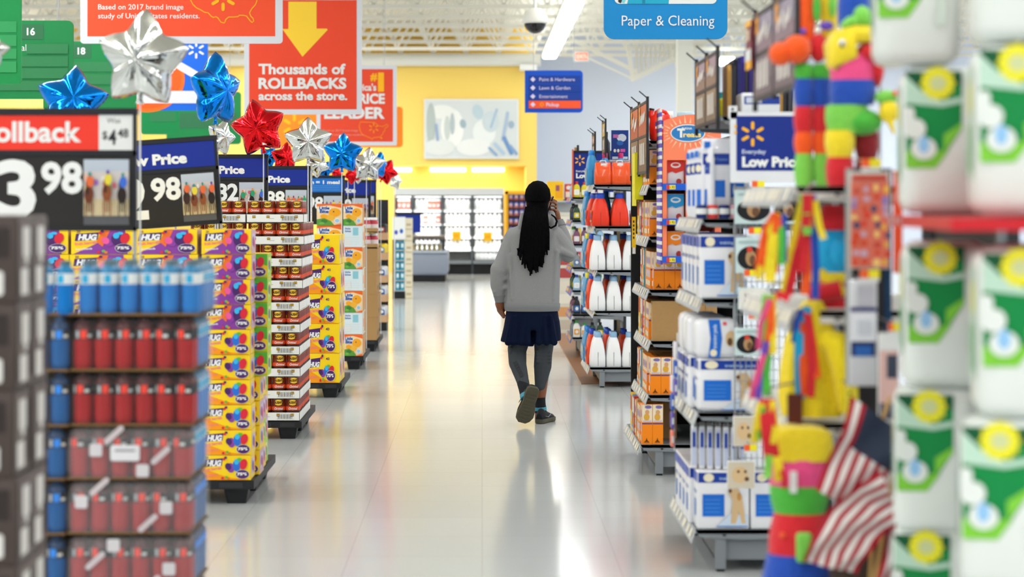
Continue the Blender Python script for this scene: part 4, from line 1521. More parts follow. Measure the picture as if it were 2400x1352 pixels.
WJ = mat('eeeff0', .35); LBC = mat('8fb6d8', .35)
ORJ = mat('ee4a22', .35); REDJ = mat('ea3a20', .32); BLJ = mat('3a94cc', .35); BLC = mat('2a4ec0', .35)
JG = {
    'white': Proto(make_jug(WJ, LBC, .305, .132, .12)),
    'orange': Proto(make_jug(ORJ, BLC, .31, .115, .15, (mat('f06a3a', .4), mat('3a4ab0', .4)))),
    'red': Proto(make_jug(REDJ, BLC, .29, .155, .14, (mat('f0763a', .4), mat('4a4ab0', .4)))),
    'blue': Proto(make_jug(BLJ, mat('2a86d8', .35), .31, .1, .15, (mat('8cc6e2', .4), WHITE))),
    'bluey': Proto(make_jug(BLJ, mat('f0e23a', .35), .31, .1, .15, (mat('8cc6e2', .4), WHITE))),
    'magenta': Proto(make_jug(BLJ, mat('d02a70', .35), .28, .1, .12, (mat('8cc6e2', .4), WHITE))),
}


def make_pouch():
    m = MB(); w, h, d = .15, .195, .11
    m.loft([m.rsec(0, 0, z * h, w / 2 * a, d / 2 * b, .03, 4) for z, a, b in ((0, .9, .9), (.05, 1, 1), (.5, 1, .95), (.8, .95, .6), (.97, .9, .16), (1, .88, .1))], mat('f0561e', .25, coat=.4))
    a = Art(m, (-.02, -d * .22, h * .8)); a.rect(0, .05, 0, .03, PAPER)
    o = m.build('detergent_pouch')
    m = MB(); m.tube([(-.03, 0, h - .01), (-.02, 0, h + .015), (.02, 0, h + .015), (.03, 0, h - .01)], .006, PAPER, 6); m.build('handle', o)
    return o


PP = Proto(make_pouch)
ln = ['bottom', 'second', 'third', 'fourth', 'top']
for li, z in enumerate(L1):
    nm = ln[li] + ' laundry shelf'
    if li == 4:
        for k in range(3):
            PP.put((wx((1413, 1452, 1484)[k], L1Y + .08), L1Y + .08, z), 'shiny orange detergent pouch on the %s, %s from the aisle' % (nm, ORD[k]), 'pouch', 'detergent pouches')
        for k in range(2): JG['magenta'].put((1.09 + .14 * k, L1Y + .24, z), 'blue magenta-capped bottle behind the pouches, %s, %s from the aisle' % (nm, ORD[k]), 'bottle', 'blue bottles', rz=0)
        for k in range(2): JG['blue'].put((.985, L1Y + .42 + .2 * k, z), 'blue jug on the %s, %s from the near end' % (nm, ORD[k]), 'detergent jug', 'blue jugs')
        continue
    main = 'red' if li == 3 else 'white'
    xs = [1.018 + .14 * k for k in range(3)] if li < 3 else [1.04 + .17 * k for k in range(3)]
    if li == 0: xs = [1.018, 1.156, 1.294, 1.43]
    for row in range(2):
        for k, x in enumerate(xs):
            if row and k > 1: continue
            JG[main].put((x, L1Y + .075 + row * .15, z), '%s jug on the %s, %s from the aisle in the %s row' % ({'white': 'white detergent', 'red': 'red detergent'}[main], nm, ORD[k], ('front', 'second')[row]), 'detergent jug', '%s detergent jugs' % main)
    for row in range(2):
        for k in range(3 if li < 3 else 1):
            JG['orange' if li < 3 else 'red'].put((.99 + .14 * k + (.0 if li < 3 else .02), L1Y + .4 + row * .16, z), '%s jug behind the %s ones, %s, %s row, %s from the aisle' % (('orange', 'second red')[li == 3], main, nm, ('nearer', 'farther')[row], ORD[k]), 'detergent jug', 'orange detergent jugs')
    for row in range(3):
        for k in range(2 if row == 0 else 1):
            JG['bluey' if li in (1, 2) and row < 2 else 'blue'].put((.968 + .16 * k, L1Y + .72 + row * .155, z), 'blue jug, %s, %s row of the blue ones, %s from the aisle' % (nm, ORD[row], ORD[k]), 'detergent jug', 'blue jugs')

# on top and above of it
m = MB(); p = W(1433, 378, 19.0); s = 19.0 / FPX
m.box(p.x, p.x + 40 * s, 19.0, 19.03, 2.0, 2.0 + 70 * s, mat('143a8a', .45)); m.box(p.x - .02, p.x + 42 * s, 18.9, 19.2, 1.985, 2.0, LTGREY)
a = Art(m, (p.x, 19.0, 2.0), (s, 0, 0), (0, 0, s)); a.disc(24, 52, 11, 9, mat('cfd8e8', .5)); a.rect(4, 16, 52, 60, mat('c06ab0', .5)); a.disc(8, 22, 3, 4, PAPER); a.disc(16, 22, 3, 4, PAPER); a.rect(21, 32, 19, 26, mat('e05ab0', .5)); a.rect(2, 38, 2, 8, mat('cfe2f0', .5)); a.disc(20, 40, 8, 6, mat('2a62b8', .5))
tag(m.build('shelf_poster'), 'dark blue poster board on top of the laundry shelf end', 'poster')
m = MB(); p = W(1425, 378, 19.05); m.lathe([(.03, 0), (.035, .02), (.035, .16), (.014, .2), (.014, .26), (.002, .262)], (p.x, 19.3, 2.0), mat('1c2530', .3), 14)
m.box(p.x - .12, p.x + .06, 19.2, 19.4, 1.985, 2.0, LTGREY)
tag(m.build('dark_bottle'), 'small black bottle beside the dark blue poster board', 'bottle')
header_board(1.085, 18.75, 19.2, 2.06, 2.33, (('9a7a4a', '7a5a3a'), ('e8cf80', 'd8b860')), 'narrow cream header board above the laundry shelf end', 3, 1)
header_board(1.03, 19.45, 19.85, 2.06, 2.24, (('8a5a3a', '6a4a3a'), ('d89a7a', 'c08a6a')), 'narrow tan header board above the far end of the laundry shelves', 4, 1)

# ---- orange box shelf end ------------------------------------------------
L2Y, L2E = 12.66, 13.85
L2 = [.185, .48, .80, 1.105, 1.42, 1.73, 1.99]
shelf_end(L2Y, L2E, L2, 'grey shelf end full of orange boxes and brown cartons', xd=[.94, .985, 1.0, .99, .99, .99, .99], xb=1.55, top=2.03, endpanel=1.8, nolip=(6,))
OBX, CRM = mat('f98a12', .42), mat('f2e2c4', .42)


def make_obox():
    w, h, d = .062, .222, .098
    m = MB(); m.box(0, w, 0, d, 0, h, OBX)
    a = Art(m, (0, 0, 0)); a.rect(.001, w - .001, h * .55, h - .002, CRM); a.rect(.001, w - .001, h * .5, h * .53, mat('4a3a70', .5))
    a.disc(w * .45, h * .68, w * .28, h * .09, mat('e0a83a', .5)); a.disc(w * .5, h * .8, w * .2, h * .06, mat('d8a070', .5)); a.disc(w * .6, h * .93, w * .32, h * .04, mat('7a6ab0', .5)); a.rect(w * .1, w * .9, h * .56, h * .6, mat('c9c0d0', .5))
    a.star(w * .45, h * .09, w * .28, mat('4a2a10', .5), 3, .25)
    a.line([(w * .2, h * .05), (w * .7, h * .05)], .002, mat('4a2a10', .5))
    b = Art(m, (0, d, 0), (0, -1, 0))
    b.rect(.002, d - .002, h * .56, h - .002, mat('e8d0b0', .45)); b.rect(.01, d - .01, h * .3, h * .5, mat('d8c8d0', .45)); b.disc(d * .5, h * .75, d * .3, h * .1, mat('a08ac0', .5)); b.rect(.012, d - .014, h * .08, h * .22, mat('fff0d0', .5))
    return m.build('orange_box')


def make_case():
    w, h, d = .24, .235, .1
    m = MB(); m.box(0, w, 0, d, 0, h, CARD)
    a = Art(m, (0, 0, 0)); a.line([(w * .82, 0), (w * .82, h)], .0015, mat('7a5a34', .7)); a.rect(w * .4, w * .8, h * .9, h * .905, mat('6a4a2a', .7)); a.rect(w * .5, w * .78, h * .93, h * .945, mat('6a4a2a', .7))
    return m.build('brown_carton')


def make_tall(c1, c2, c3):
    def mk():
        w, h, d = .1, .235, .07
        m = MB(); m.box(0, w, 0, d, 0, h, mat(c1, .45)); b = Art(m, (0, d, 0), (0, -1, 0)); b.rect(.004, d - .004, h * .55, h * .95, mat(c2, .45)); b.disc(d * .5, h * .35, d * .4, h * .12, mat(c3, .45)); b.rect(.01, d - .01, h * .08, h * .16, PAPER)
        a = Art(m, (0, 0, 0)); a.rect(.005, w - .005, h * .5, h * .9, mat(c2, .45))
        return m.build('scent_box')
    return mk


PO, PCS = Proto(make_obox), Proto(make_case)
PTB = {'blue and white': Proto(make_tall('2a9ac8', 'f0f2f2', 'e05a5a')), 'red and white': Proto(make_tall('c83a3a', 'f2e8d8', 'f0b030')), 'yellow': Proto(make_tall('f0c22a', 'c84a2a', 'fff0c0'))}
ln2 = ['bottom', 'second', 'third', 'fourth', 'fifth', 'sixth']
for li, z in enumerate(L2[:6]):
    nm = ln2[li] + ' orange-box shelf'
    x0 = (.95, 1.0, 1.01, 1.02, .995, .995)[li]
    nfront = (2, 4, 0, 4, 3, 3)[li]
    if li == 2:
        PCS.put((1.012, L2Y + .02, z), 'large blank brown carton at the near end of the %s' % nm, 'carton', 'brown cartons', scale=(1.6, 1, 1))
    for k in range(nfront):
        sc = (1, 1, 1.07 if li == 0 else .92 if li > 3 else 1)
        PO.put((x0 + k * .0635, L2Y + .02, z), 'orange box with white top, near end of the %s, %s from the aisle' % (nm, ORD[k]), 'box', 'orange boxes', scale=sc)
    y = L2Y + .125
    seq = ['o', 'o', 'o', 'c', 'blue and white', 'yellow', 'red and white', 'o'] if li % 2 else ['o', 'o', 'c', 'o', 'red and white', 'blue and white', 'yellow', 'yellow']
    cnt = {}
    for si, k in enumerate(seq):
        hs = .92 if li > 3 else 1
        x = x0 - .012 if li in (1, 2, 3) else x0 - .004
        if k == 'o':
            PO.put((x, y, z), 'orange box facing the aisle on the %s, %s back' % (nm, ORD[si + 1]), 'box', 'orange boxes', scale=(1, 1, hs)); y += .105
        elif k == 'c':
            PCS.put((x, y, z), 'narrow brown carton edge between orange boxes on the %s' % nm, 'carton', 'brown cartons', scale=(1, 1, hs)); y += .105
        else:
            PTB[k].put((x - .005, y, z), '%s box facing the aisle on the %s, %s back' % (k, nm, ORD[si + 1]), 'box', 'scent boxes', scale=(1, 1, hs)); y += .09
# yellow flags at the far upright
m = MB(); s = L2E / FPX
yf = 13.2
m.box(.952, .955, yf, yf + .35, 1.6, 1.93, mat('e6dc12', .4)); m.box(wx(1488, yf), wx(1508, yf), yf - .004, yf, wz(468, yf), wz(357, yf), mat('e8e014', .4))
tag(m.build('shelf_flag'), 'tall plain yellow shelf flag at the orange-box shelf end', 'shelf flag')
m = MB(); m.box(wx(1481, yf), wx(1490, yf), yf - .006, yf, wz(580, yf), wz(508, yf), mat('f2c418', .4)); a = Art(m, W(1481, 580, yf - .006), (s, 0, 0), (0, 0, s))
for k in range(5): a.disc(4, 22 + k * 9, 1.7, 3, BLACK)
a.rect(1, 8, -14, 0, PAPER)
tag(m.build('shelf_flag'), 'narrow yellow shelf strip with black marks below the tall yellow flag', 'shelf flag')
header_board(.965, 12.45, 13.8, 1.80, 2.21, (('8f6f52', '6f5844'), ('cf6a3c', 'b8562e')), 'orange and brown header board over the orange-box shelf end', 5, 2)

# things on top
def make_big_jug():
    m = MB(); R = mat('ee2f1e', .28, coat=.3)
    w, d = .13, .1
    m.loft([m.rsec(0, 0, z, w / 2 * a, d / 2 * b, .03, 4) for z, a, b in ((0, .85, .9), (.012, 1, 1), (.08, 1.04, 1), (.13, .98, .95), (.155, .7, .7))], R)
    m.tube([(-.045, 0, .13), (-.058, 0, .16), (-.052, 0, .185)], [.02, .016, .014], R, 12)
    m.tube([(-.03, 0, .14), (-.028, 0, .17), (-.005, 0, .185), (.03, 0, .17), (.05, 0, .14)], .011, R, 12)
    o = m.build('detergent_jug')
    k = MB(); k.tube([(-.053, 0, .182), (-.051, 0, .193)], .016, BLACK, 14); k.build('cap', o)
    k = MB(); a = Art(k, (-.055, -d / 2 - .001, .02)); a.h = .003; a.poly([(.02, .015), (.02, .09), (.07, .1), (.11, .07), (.11, .05), (.02, .05)], mat('3a46b0', .4)); a.rect(.02, .11, .05, .064, WHITE); a.rect(.035, .055, .02, .05, WHITE); k.build('label', o)
    return o
o = make_big_jug(); o.location = (wx(1548, 12.75), 12.75, 1.99); tag(o, 'big red handled detergent jug on top of the orange-box shelf end', 'detergent jug')
m = MB(); m.lathe([(.035, 0), (.038, .02), (.038, .11), (.028, .135)], (0, 0, 0), REDJ, 16); m.lathe([(.03, .135), (.03, .185), (.01, .186)], (0, 0, 0), WHITE, 16)
o = m.build('spray_bottle'); o.location = (wx(1566, 12.95), 12.95, 1.99); tag(o, 'red bottle with tall white cap behind the big red jug', 'bottle')
m = MB(); m.lathe([(.05, 0), (.052, .15)], (0, 0, 0), WHITE, 18); m.lathe([(.053, .15), (.053, .172), (.045, .178), (.01, .179)], (0, 0, 0), mat('b4d4e4', .35), 18); m.lathe([(.0525, .05), (.0525, .13)], (0, 0, 0), mat('3a4a78', .4), 18, caps=False)
o = m.build('wipes_tub'); o.location = (wx(1607, 12.9), 12.9, 1.99); tag(o, 'white tub with pale blue lid on top behind the orange arch display', 'tub')
m = MB(); m.lathe([(.03, 0), (.032, .1), (.03, .11), (.012, .12)], (0, 0, 0), mat('e8e8e2', .4), 14)
o = m.build('white_tub'); o.location = (wx(1590, 13.2), 13.2, 1.99); tag(o, 'small white tub left of the pale blue lidded tub', 'tub')

# ---- hanging treat display on the near side -----------------------------------
TYY = 12.32
SAL = mat('fb8660', .45)
s = TYY / FPX
t = thing('treat_display', W(1552, 620, TYY))
def U(px, py): return ((px - 1552) * s, (620 - py) * s)
m = MB()
for (a0, a1) in ((1553, 1563), (1608, 1614), (1676, 1690)):
    m.box(U(a0, 0)[0], U(a1, 0)[0], 0, .3, 0, U(0, 375)[1], SAL)
m.box(0, U(1690, 0)[0], .28, .3, 0, U(0, 375)[1], SAL); m.box(.05, .3, .3, .335, .05, .7, GREY)
m.build('body', t)
m = MB()
pts = [U(1555, 375)] + [U(1555 + 135 * k / 16, 283 - 15 * math.sin(PI * k / 16)) for k in range(17)] + [U(1690, 375)]
m.prism([(u, .02, v) for u, v in pts], (0, -.02, 0), SAL)
a = Art(m, (0, -.001, 0), (s, 0, 0), (0, 0, s))
x0, y0 = U(1612, 312)[0] / s, U(1612, 312)[1] / s
for k in range(26):
    an = 2 * PI * k / 26
    r = 44 + 8 * (k % 2)
    a.poly([(x0 + 1.25 * 38 * math.cos(an - .05), y0 + .62 * 38 * math.sin(an - .05)), (x0 + 1.3 * r * math.cos(an), y0 + .85 * r * math.sin(an)), (x0 + 1.25 * 38 * math.cos(an + .05), y0 + .62 * 38 * math.sin(an + .05))], mat('fcc8a0', .5)); a.h -= a.step
a.up()
a.disc(x0, y0, 41, 21, PAPER, 30); a.disc(x0, y0, 38.5, 18.5, mat('2a7cc0', .45), 30)
a.text('T', x0 - 25, y0 - 9, 20, WHITE, .05); a.text('reats', x0 - 11, y0 - 9, 12, mat('f6dc8a', .45), .04, width=42)
a.text('PURINA', x0 - 14, y0 + 8.5, 5, PAPER, .03, width=24)
m.build('header_panel', t)
for y in (440, 522, 610):
    m = MB(); z = U(0, y + 4)[1]
    m.box(0, U(1690, 0)[0], -.02, .28, z, z + .01, mat('1f62d0', .45)); m.box(0, U(1690, 0)[0], -.03, -.02, z - .004, z + 14 * s, mat('1a5ed0', .45))
    a = Art(m, (0, -.03, z - .004), (s, 0, 0), (0, 0, s)); a.rect(9, 30, 2, 12, mat('f2e23a', .5)); a.rect(9, 16, 2, 12, mat('d83a2a', .5)); a.text('1.92', 17.5, 4, 6, mat('3a3a2a'), 0, width=11)
    m.build('shelf', t)
m = MB()
for k in range(20):
    m.box(-.012, -.001, .0, .25, k * .045, k * .045 + .025, mat('6a5ab8', .45)); m.box(-.012, -.001, 0, .25, k * .045 + .025, k * .045 + .045, PAPER)
m.build('striped_edge', t)
tag(t, 'salmon orange hanging treat display with arched top and blue oval logo', 'display rack')


def make_treat(c):
    def mk():
        m = MB(); w, h, d = .1, .165, .04
        m.loft([m.rsec(0, 0, z * h, w / 2 * a_, d / 2 * b, .012, 3) for z, a_, b in ((0, .95, .7), (.05, 1, 1), (.6, 1, .8), (.94, .98, .2), (1, .98, .12))], mat('e8e8ea', .35))
        a = Art(m, (-w / 2, -d / 2 - .0015, 0)); a.poly([(.002, h * .5), (.03, h * .56), (.05, h * .5), (.098, h * .6), (.098, h * .98), (.002, h * .98)], mat(c, .35))
        a.disc(.05, h * .78, .03, h * .1, PAPER, 14); a.disc(.068, h * .2, .016, h * .11, mat('b03a3a', .4), 10); a.disc(.05, h * .79, .02, h * .05, mat(c, .35), 10)
        return m.build('treat_bag')
    return Proto(mk)


for r, (y, c, nm) in enumerate(((440, 'd8382e', 'red'), (522, '2a9ad8', 'blue'), (610, 'f28a1a', 'orange'))):
    P = make_treat(c)
    for k in range(2):
        p = W(1585 + 60 * k, y + 3, TYY)
        P.put((p.x, TYY + .06, p.z + .01), '%s and white treat bag on the hanging treat display, %s' % (nm, ('left', 'right, half hidden')[k]), 'treat bag', 'treat bags')

# ---- training pad shelf end --------------------------------------------------------
L3Y, L3E = 9.36, 10.45
L3 = [.187, .70, 1.20, 1.55, 2.0]
shelf_end(L3Y, L3E, L3, 'grey shelf end stacked with white pet pad packs', xd=[.935, .945, .965, .965, 1.05], xb=1.6, top=2.04, nolip=(4,))
header_board(1.04, 9.42, 10.35, 1.985, 2.285, (('9a8064', '7c6854'), ('a8909c', '8f7260')), 'brown and mauve header board over the pet pad shelf end', 6, 2)
PWH = mat('e9eaee', .3, coat=.2); PBL = mat('1c3f9e', .35); PBL2 = mat('1a6cd0', .4)
DOG = mat('d8b88a', .5); DOGD = mat('6a4a30', .5)


def make_padbox(bag):
    def mk():
        w, h, d = .228, .255, .16
        m = MB()
        if bag: m.rbox(0, w, 0, d, 0, h, PWH, .025)
        else: m.rbox(0, w, 0, d, 0, h, PWH, .006)
        a = Art(m, (0, -.001, 0))
        e = .012 if bag else .004
        a.rect(e, w - e, h * .8, h * .97, PBL); a.disc(w * .22, h * .885, w * .1, h * .075, mat('efe6c8', .4)); a.text('training pads', w * .42, h * .85, h * .05, mat('a8c4ea', .4), .03, width=w * .48)
        a.rect(w * .1, w * .52, h * .22, h * .6, PBL2)
        for k in range(4): a.rect(w * .14, w * .44, h * (.29 + .07 * k), h * (.3 + .07 * k), mat('5a98e2', .4))
        a.poly([(w * .38, h * .05), (w * .62, h * .26), (w * .97, h * .26), (w * .97, h * .05)], mat('c8d8ea', .4))
        a.poly([(w * .64, h * .1), (w * .68, h * .5), (w * .6, h * .62), (w * .62, h * .72), (w * .76, h * .74), (w * .86, h * .55), (w * .93, h * .1), (w * .85, h * .1), (w * .8, h * .3), (w * .74, h * .1)][::-1], DOG)
        a.disc(w * .63, h * .66, w * .035, h * .035, DOGD); a.disc(w * .8, h * .56, w * .04, h * .07, mat('c8904a', .5))
        a.line([(w * .36, h * .05), (w * .97, h * .05)], .004, mat('3a7ac8', .4))
        b = Art(m, (-.001, d, 0), (0, -1, 0)); b.rect(e, d - e, h * .8, h * .97, mat('4a62b8', .4)); b.rect(d * .3, d * .7, h * .2, h * .5, mat('5a8ad0', .4)); b.rect(d * .15, d * .85, h * .6, h * .66, mat('9aa4c8', .4))
        return m.build('pet_pad_pack')
    return Proto(mk)


PBOX, PBAG = make_padbox(False), make_padbox(True)
def pads(P_, x, y, z, lab, **k): P_.put((x, y, z), lab, 'pet pad pack', 'white pet pad packs', **k)
for k in range(2): pads(PBOX, .945 + k * .234, L3Y + .01, .187, 'white pet pad box with blue square, near end of bottom shelf, %s from the aisle' % ORD[k])
for k in range(4): pads(PBOX, .925, L3Y + .18 + .17 * k, .187, 'white pet pad box facing the aisle on the bottom shelf, %s back' % ORD[k + 1])
pads(PBAG, .945, L3Y + .01, .70, 'white pet pad bag with dark blue top standing on the second shelf', scale=(1.25, 1, .92))
for k in range(4): pads(PBAG, .92, L3Y + .18 + .17 * k, .70, 'white pet pad bag facing the aisle on the second shelf, %s back' % ORD[k + 1], scale=(1, 1, .92))
pads(PBOX, .955, L3Y + .01, 1.20, 'white pet pad bag with blue square standing on the third shelf', scale=(.92, 1, 1.1))
for k in range(4): pads(PBAG, .952, L3Y + .18 + .17 * k, 1.20, 'white pet pad bag facing the aisle on the third shelf, %s back' % ORD[k + 1], scale=(1, 1, 1.1))


def make_sidepack():
    w, h, d = .19, .175, .16
    m = MB(); m.rbox(0, w, 0, d, 0, h, PWH, .03)
    a = Art(m, (0, -.001, 0)); a.poly([(w * .28, 0.004), (w * .33, h * .5), (w * .28, h - .004), (w * .55, h - .004), (w * .6, h * .5), (w * .55, .004)], PBL2)
    a.disc(w * .4, h * .14, w * .08, h * .09, mat('efe6c8', .4)); a.text('training pads', w * .47, h * .25, h * .1, mat('cfe0f4', .4), .02, width=h * .6, rot=PI / 2)
    a.disc(w * .8, h * .5, w * .12, h * .2, DOG); a.disc(w * .78, h * .42, w * .06, h * .1, DOGD); a.disc(w * .66, h * .88, w * .05, h * .05, mat('e0606a', .4))
    return m.build('pet_pad_pack')
PSD = Proto(make_sidepack)
PSD.put((.94, L3Y + .01, .70 + .236), 'white pet pad pack lying sideways with an upright blue band, on the second shelf bag', 'pet pad pack', 'white pet pad packs')
for k in range(3): PSD.put((.92, L3Y + .18 + .17 * k, .70 + .236), 'white pet pad pack lying on the bags of the second shelf, %s back' % ORD[k + 1], 'pet pad pack', 'white pet pad packs')


def make_slim():
    w, h, d = .17, .19, .028
    m = MB(); m.rbox(0, d, 0, w, 0, h, PWH, .006)
    a = Art(m, (0, -.001, 0)); a.rect(.004, d - .004, h * .08, h * .92, mat('c2cae2', .4)); a.rect(.007, d - .007, h * .5, h * .85, PBL)
    return m.build('slim_pad_pack')
P = Proto(make_slim)
for k in range(7):
    P.put((.925 + .034 * k, L3Y + .02 + .012 * (6 - k), .443), 'slim white pack standing on the bottom pet pad boxes, %s from the aisle' % ORD[k], 'slim pack', 'slim white packs', rot=(0, -.0, -.1))


def make_hung():
    w, h, d = .13, .31, .03
    m = MB()
    m.loft([m.rsec(w / 2, 0, z * h, w / 2 * a_, d / 2 * b, .012, 3) for z, a_, b in ((0, .96, .5), (.1, 1, 1), (.7, 1, 1), (.93, .98, .3), (1, .98, .15))], mat('e6e7ee', .3, coat=.3))
    a = Art(m, (0, -d / 2 - .001, 0)); a.rect(.006, w - .006, h * .62, h * .78, PBL); a.disc(w * .3, h * .7, w * .16, h * .055, mat('efe6c8', .4)); a.rect(w * .2, w * .8, h * .16, h * .4, PBL2); a.rect(w * .1, w * .3, h * .86, h * .95, PBL2)
    a.text('Training', w * .5, h * .68, .012, mat('7a9ae0'), .02, width=w * .4)
    return m.build('hanging_pad_bag')
P = Proto(make_hung)
for k in range(2): P.put((wx((1642, 1690)[k], 9.45), 9.43 + .05 * k, 1.60 - .005), 'white pet pad bag facing out above the third shelf, %s' % ('left', 'right beside the blue sign')[k], 'pet pad bag', 'hanging pet pad bags')
for k in range(6): P.put((.955 + .016 * (k % 2), 9.5 + .1 * k, 1.555), 'white pet pad bag seen edge-on above the third shelf, %s back' % ORD[k], 'pet pad bag', 'hanging pet pad bags', rz=-PI / 2 + .5)


def make_tubep(c):
    def mk():
        m = MB(); m.lathe([(.022, 0), (.024, .01), (.024, .055), (.02, .06)], (0, 0, 0), mat(c, .4), 14); m.lathe([(.0245, .02), (.0245, .045)], (0, 0, 0), PAPER, 14, caps=False); return m.build('small_jar')
    return Proto(mk)
JT = {c: make_tubep(h) for c, h in (('navy', '1a2a6a'), ('red', 'd03a3a'), ('pink', 'e0a0b0'))}
for k, c in enumerate(('navy', 'red', 'navy', 'pink', 'navy')):
    JT[c].put((.965 + .05 * k, L3Y + .03, 1.55), 'small %s jar above the third pet pad shelf, %s from the aisle' % (c, ORD[k]), 'jar', 'small jars')

# clip strips of small packets at the aisle edge
for k, (y, z0, n, nm) in enumerate(((9.9, .49, 4, 'lower'), (9.75, .74, 3, 'upper'))):
    t = thing('clip_strip', (.895, y, z0))
    m = MB(); m.box(-.004, 0, 0, .02, -.02, n * .085 + .03, PAPER); m.build('strip', t)
    for i in range(n):
        c = ('f08a78', '6a5ab0', '3a62c0', 'e8e4ea')[(i + k) % 4]
        m = MB(); m.rbox(-.02, -.005, -.035, .04, i * .085, i * .085 + .075, mat(c, .4), .005); a = Art(m, (-.02, -.0355, i * .085)); a.rect(.003, .012, .02, .05, PAPER); m.build('packet', t)
    tag(t, '%s clip strip of small coloured packets at the aisle edge of the pet pad shelves' % nm, 'clip strip')

# goods on the very top
def make_board(c1, c2):
    def mk():
        m = MB(); m.box(0, .022, 0, .2, 0, .29, mat(c1, .45)); a = Art(m, (0, 0, 0)); a.rect(.004, .018, .02, .26, mat(c2, .45)); b = Art(m, (0, .2, 0), (0, -1, 0)); b.rect(.01, .19, .015, .275, mat(c2, .45)); return m.build('picture_board')
    return Proto(mk)
kinds = {'charcoal': make_board('2a2a30', '4a4a52'), 'purple': make_board('3a2a9a', '2a1f70'), 'pink-edged': make_board('d8487a', 'e898a8'), 'white': make_board('e8e6e2', 'd0ccc8'), 'tan': make_board('d8a850', 'b88a3a'), 'navy': make_board('1a2058', '2a2a70')}
seq = [(1696, 'tan', .86), (1702, 'charcoal', .9), (1711, 'charcoal', .95), (1719, 'navy', .98), (1728, 'purple', 1.0), (1738, 'charcoal', .9), (1746, 'purple', 1.12), (1757, 'pink-edged', 1.05), (1766, 'charcoal', 1.0), (1776, 'pink-edged', .95), (1785, 'charcoal', 1.05), (1796, 'white', .95), (1806, 'white', 1.0), (1816, 'tan', .9), (1826, 'charcoal', 1.05), (1836, 'charcoal', 1.0), (1848, 'white', .9)]
for k, (px, c, sc) in enumerate(seq):
    kinds[c].put((wx(px, 9.9), 9.75 + .012 * (k % 3), 2.0), '%s upright board on top of the pet pad shelves, number %s from the aisle' % (c, ORD[k] if k < 14 else ('fifteenth', 'sixteenth', 'seventeenth')[k - 14]), 'board', 'upright boards on the top shelf', scale=(.78, 1, sc))
m = MB(); m.rbox(0, .17, 0, .2, 0, .105, mat('e6e8ec', .4), .006); a = Art(m, (0, -.001, 0)); a.rect(.012, .168, .055, .09, PBL); a.rect(.02, .09, .06, .085, mat('c9d0e0', .4))
o = m.build('white_box'); o.location = (wx(1738, 9.42), 9.42, 2.0); tag(o, 'white box with blue band lying on top in front of the upright boards', 'box')
m = MB(); m.rbox(0, .035, 0, .1, 0, .12, mat('e4e022', .35), .01); m.box(.005, .03, .03, .07, .12, .15, mat('2aa0b0', .4))
o = m.build('yellow_bottle'); o.location = (wx(1686, 10.2), 10.2, 2.0); tag(o, 'bright yellow bottle with teal cap at the aisle end of the upright boards', 'bottle')

# blue everyday low price sign on the side
s = 9.2 / FPX
t = thing('price_sign', W(1712, 428, 9.2))
m = MB(); m.box(0, 200 * s, 0, .02, 0, 166 * s, mat('dfe2e6', .4)); m.box(-4 * s, 16 * s, .0, .02, 150 * s, 180 * s, mat('dfe2e6', .4)); m.box(60 * s, 66 * s, .02, .2, 10 * s, 150 * s, LTGREY); a = Art(m, (0, 0, 0), (s, 0, 0), (0, 0, s)); a.disc(5, 172, 3, 3.5, BLACK); m.build('frame', t)
m = MB(); a = Art(m, (0, -.001, 0), (s, 0, 0), (0, 0, s))
a.poly([(14, 28), (14, 156), (190, 156), (190, 28)][::-1], NAVY); a.spark(52, 114, 30, SPARK); a.disc(12, 132, 3, 4, SPARK); a.disc(12, 118, 3, 4, SPARK)  # last two dots paint a reflection of the burst onto the sign
a.text('Everyday', 27, 68, 10, mat('c9d4ee'), .02, width=56); a.text('Low Price', 27, 38, 23, WHITE, .05, width=140); m.build('face', t)
tag(t, 'blue Everyday Low Price sign with yellow burst in a white frame beside the pinatas', 'price sign')

# wire grid with hanging pet mats
GYY = 9.3
t = thing('wire_grid', (0, GYY, 0))
m = MB()
x0, x1 = wx(1722, GYY), wx(1905, GYY)
for k in range(15): m.tube([(x0 + (x1 - x0) * k / 14, 0, .46), (x0 + (x1 - x0) * k / 14, 0, 1.66)], .002, WIRE, 5)
for k in range(26): m.tube([(x0, 0, .46 + 1.2 * k / 25), (x1, 0, .46 + 1.2 * k / 25)], .002, WIRE, 5)
m.build('grid', t)
m = MB(); m.tube([(x0, .0, .46), (x0, 0, 1.7)], .004, WIRE, 6); m.tube([(x1, .0, .46), (x1, 0, 1.7)], .004, WIRE, 6); m.box(x0, x1, .0, .06, 1.66, 1.69, LTGREY); m.build('frame', t)
tag(t, 'grey wire grid panel on the side of the pet pad shelves', 'wire grid')
ICE = mat('c8dcdc', .35)
def card(px0, py0, px1, py1, Y, draw, name, label, cat, group=None, base=ICE, th=.008, back=None):
    s = Y / FPX
    m = MB(); p = W(px0, py1, Y); w, h = (px1 - px0) * s, (py1 - py0) * s
    m.rbox(0, w, 0, th, 0, h, base, .003)
    a = Art(m, (0, -.0012, 0), (s, 0, 0), (0, 0, s)); a.W, a.H = px1 - px0, py1 - py0
    draw(a)
    bk = back if back is not None else max(.03, (9.3 if Y > 9 else 6.3) - Y)
    m.tube([(w / 2, th / 2, h - .004), (w / 2, th / 2 + bk, h + .004)], .003, WIRE, 5)
    if name == 'blue_card': m.tube([(w / 2, th / 2 + .02, h), (w / 2, th / 2 + .02, 1.67 - p.z)], .004, WIRE, 5)
    o = m.build(name); o.location = p; tag(o, label, cat, group); return o
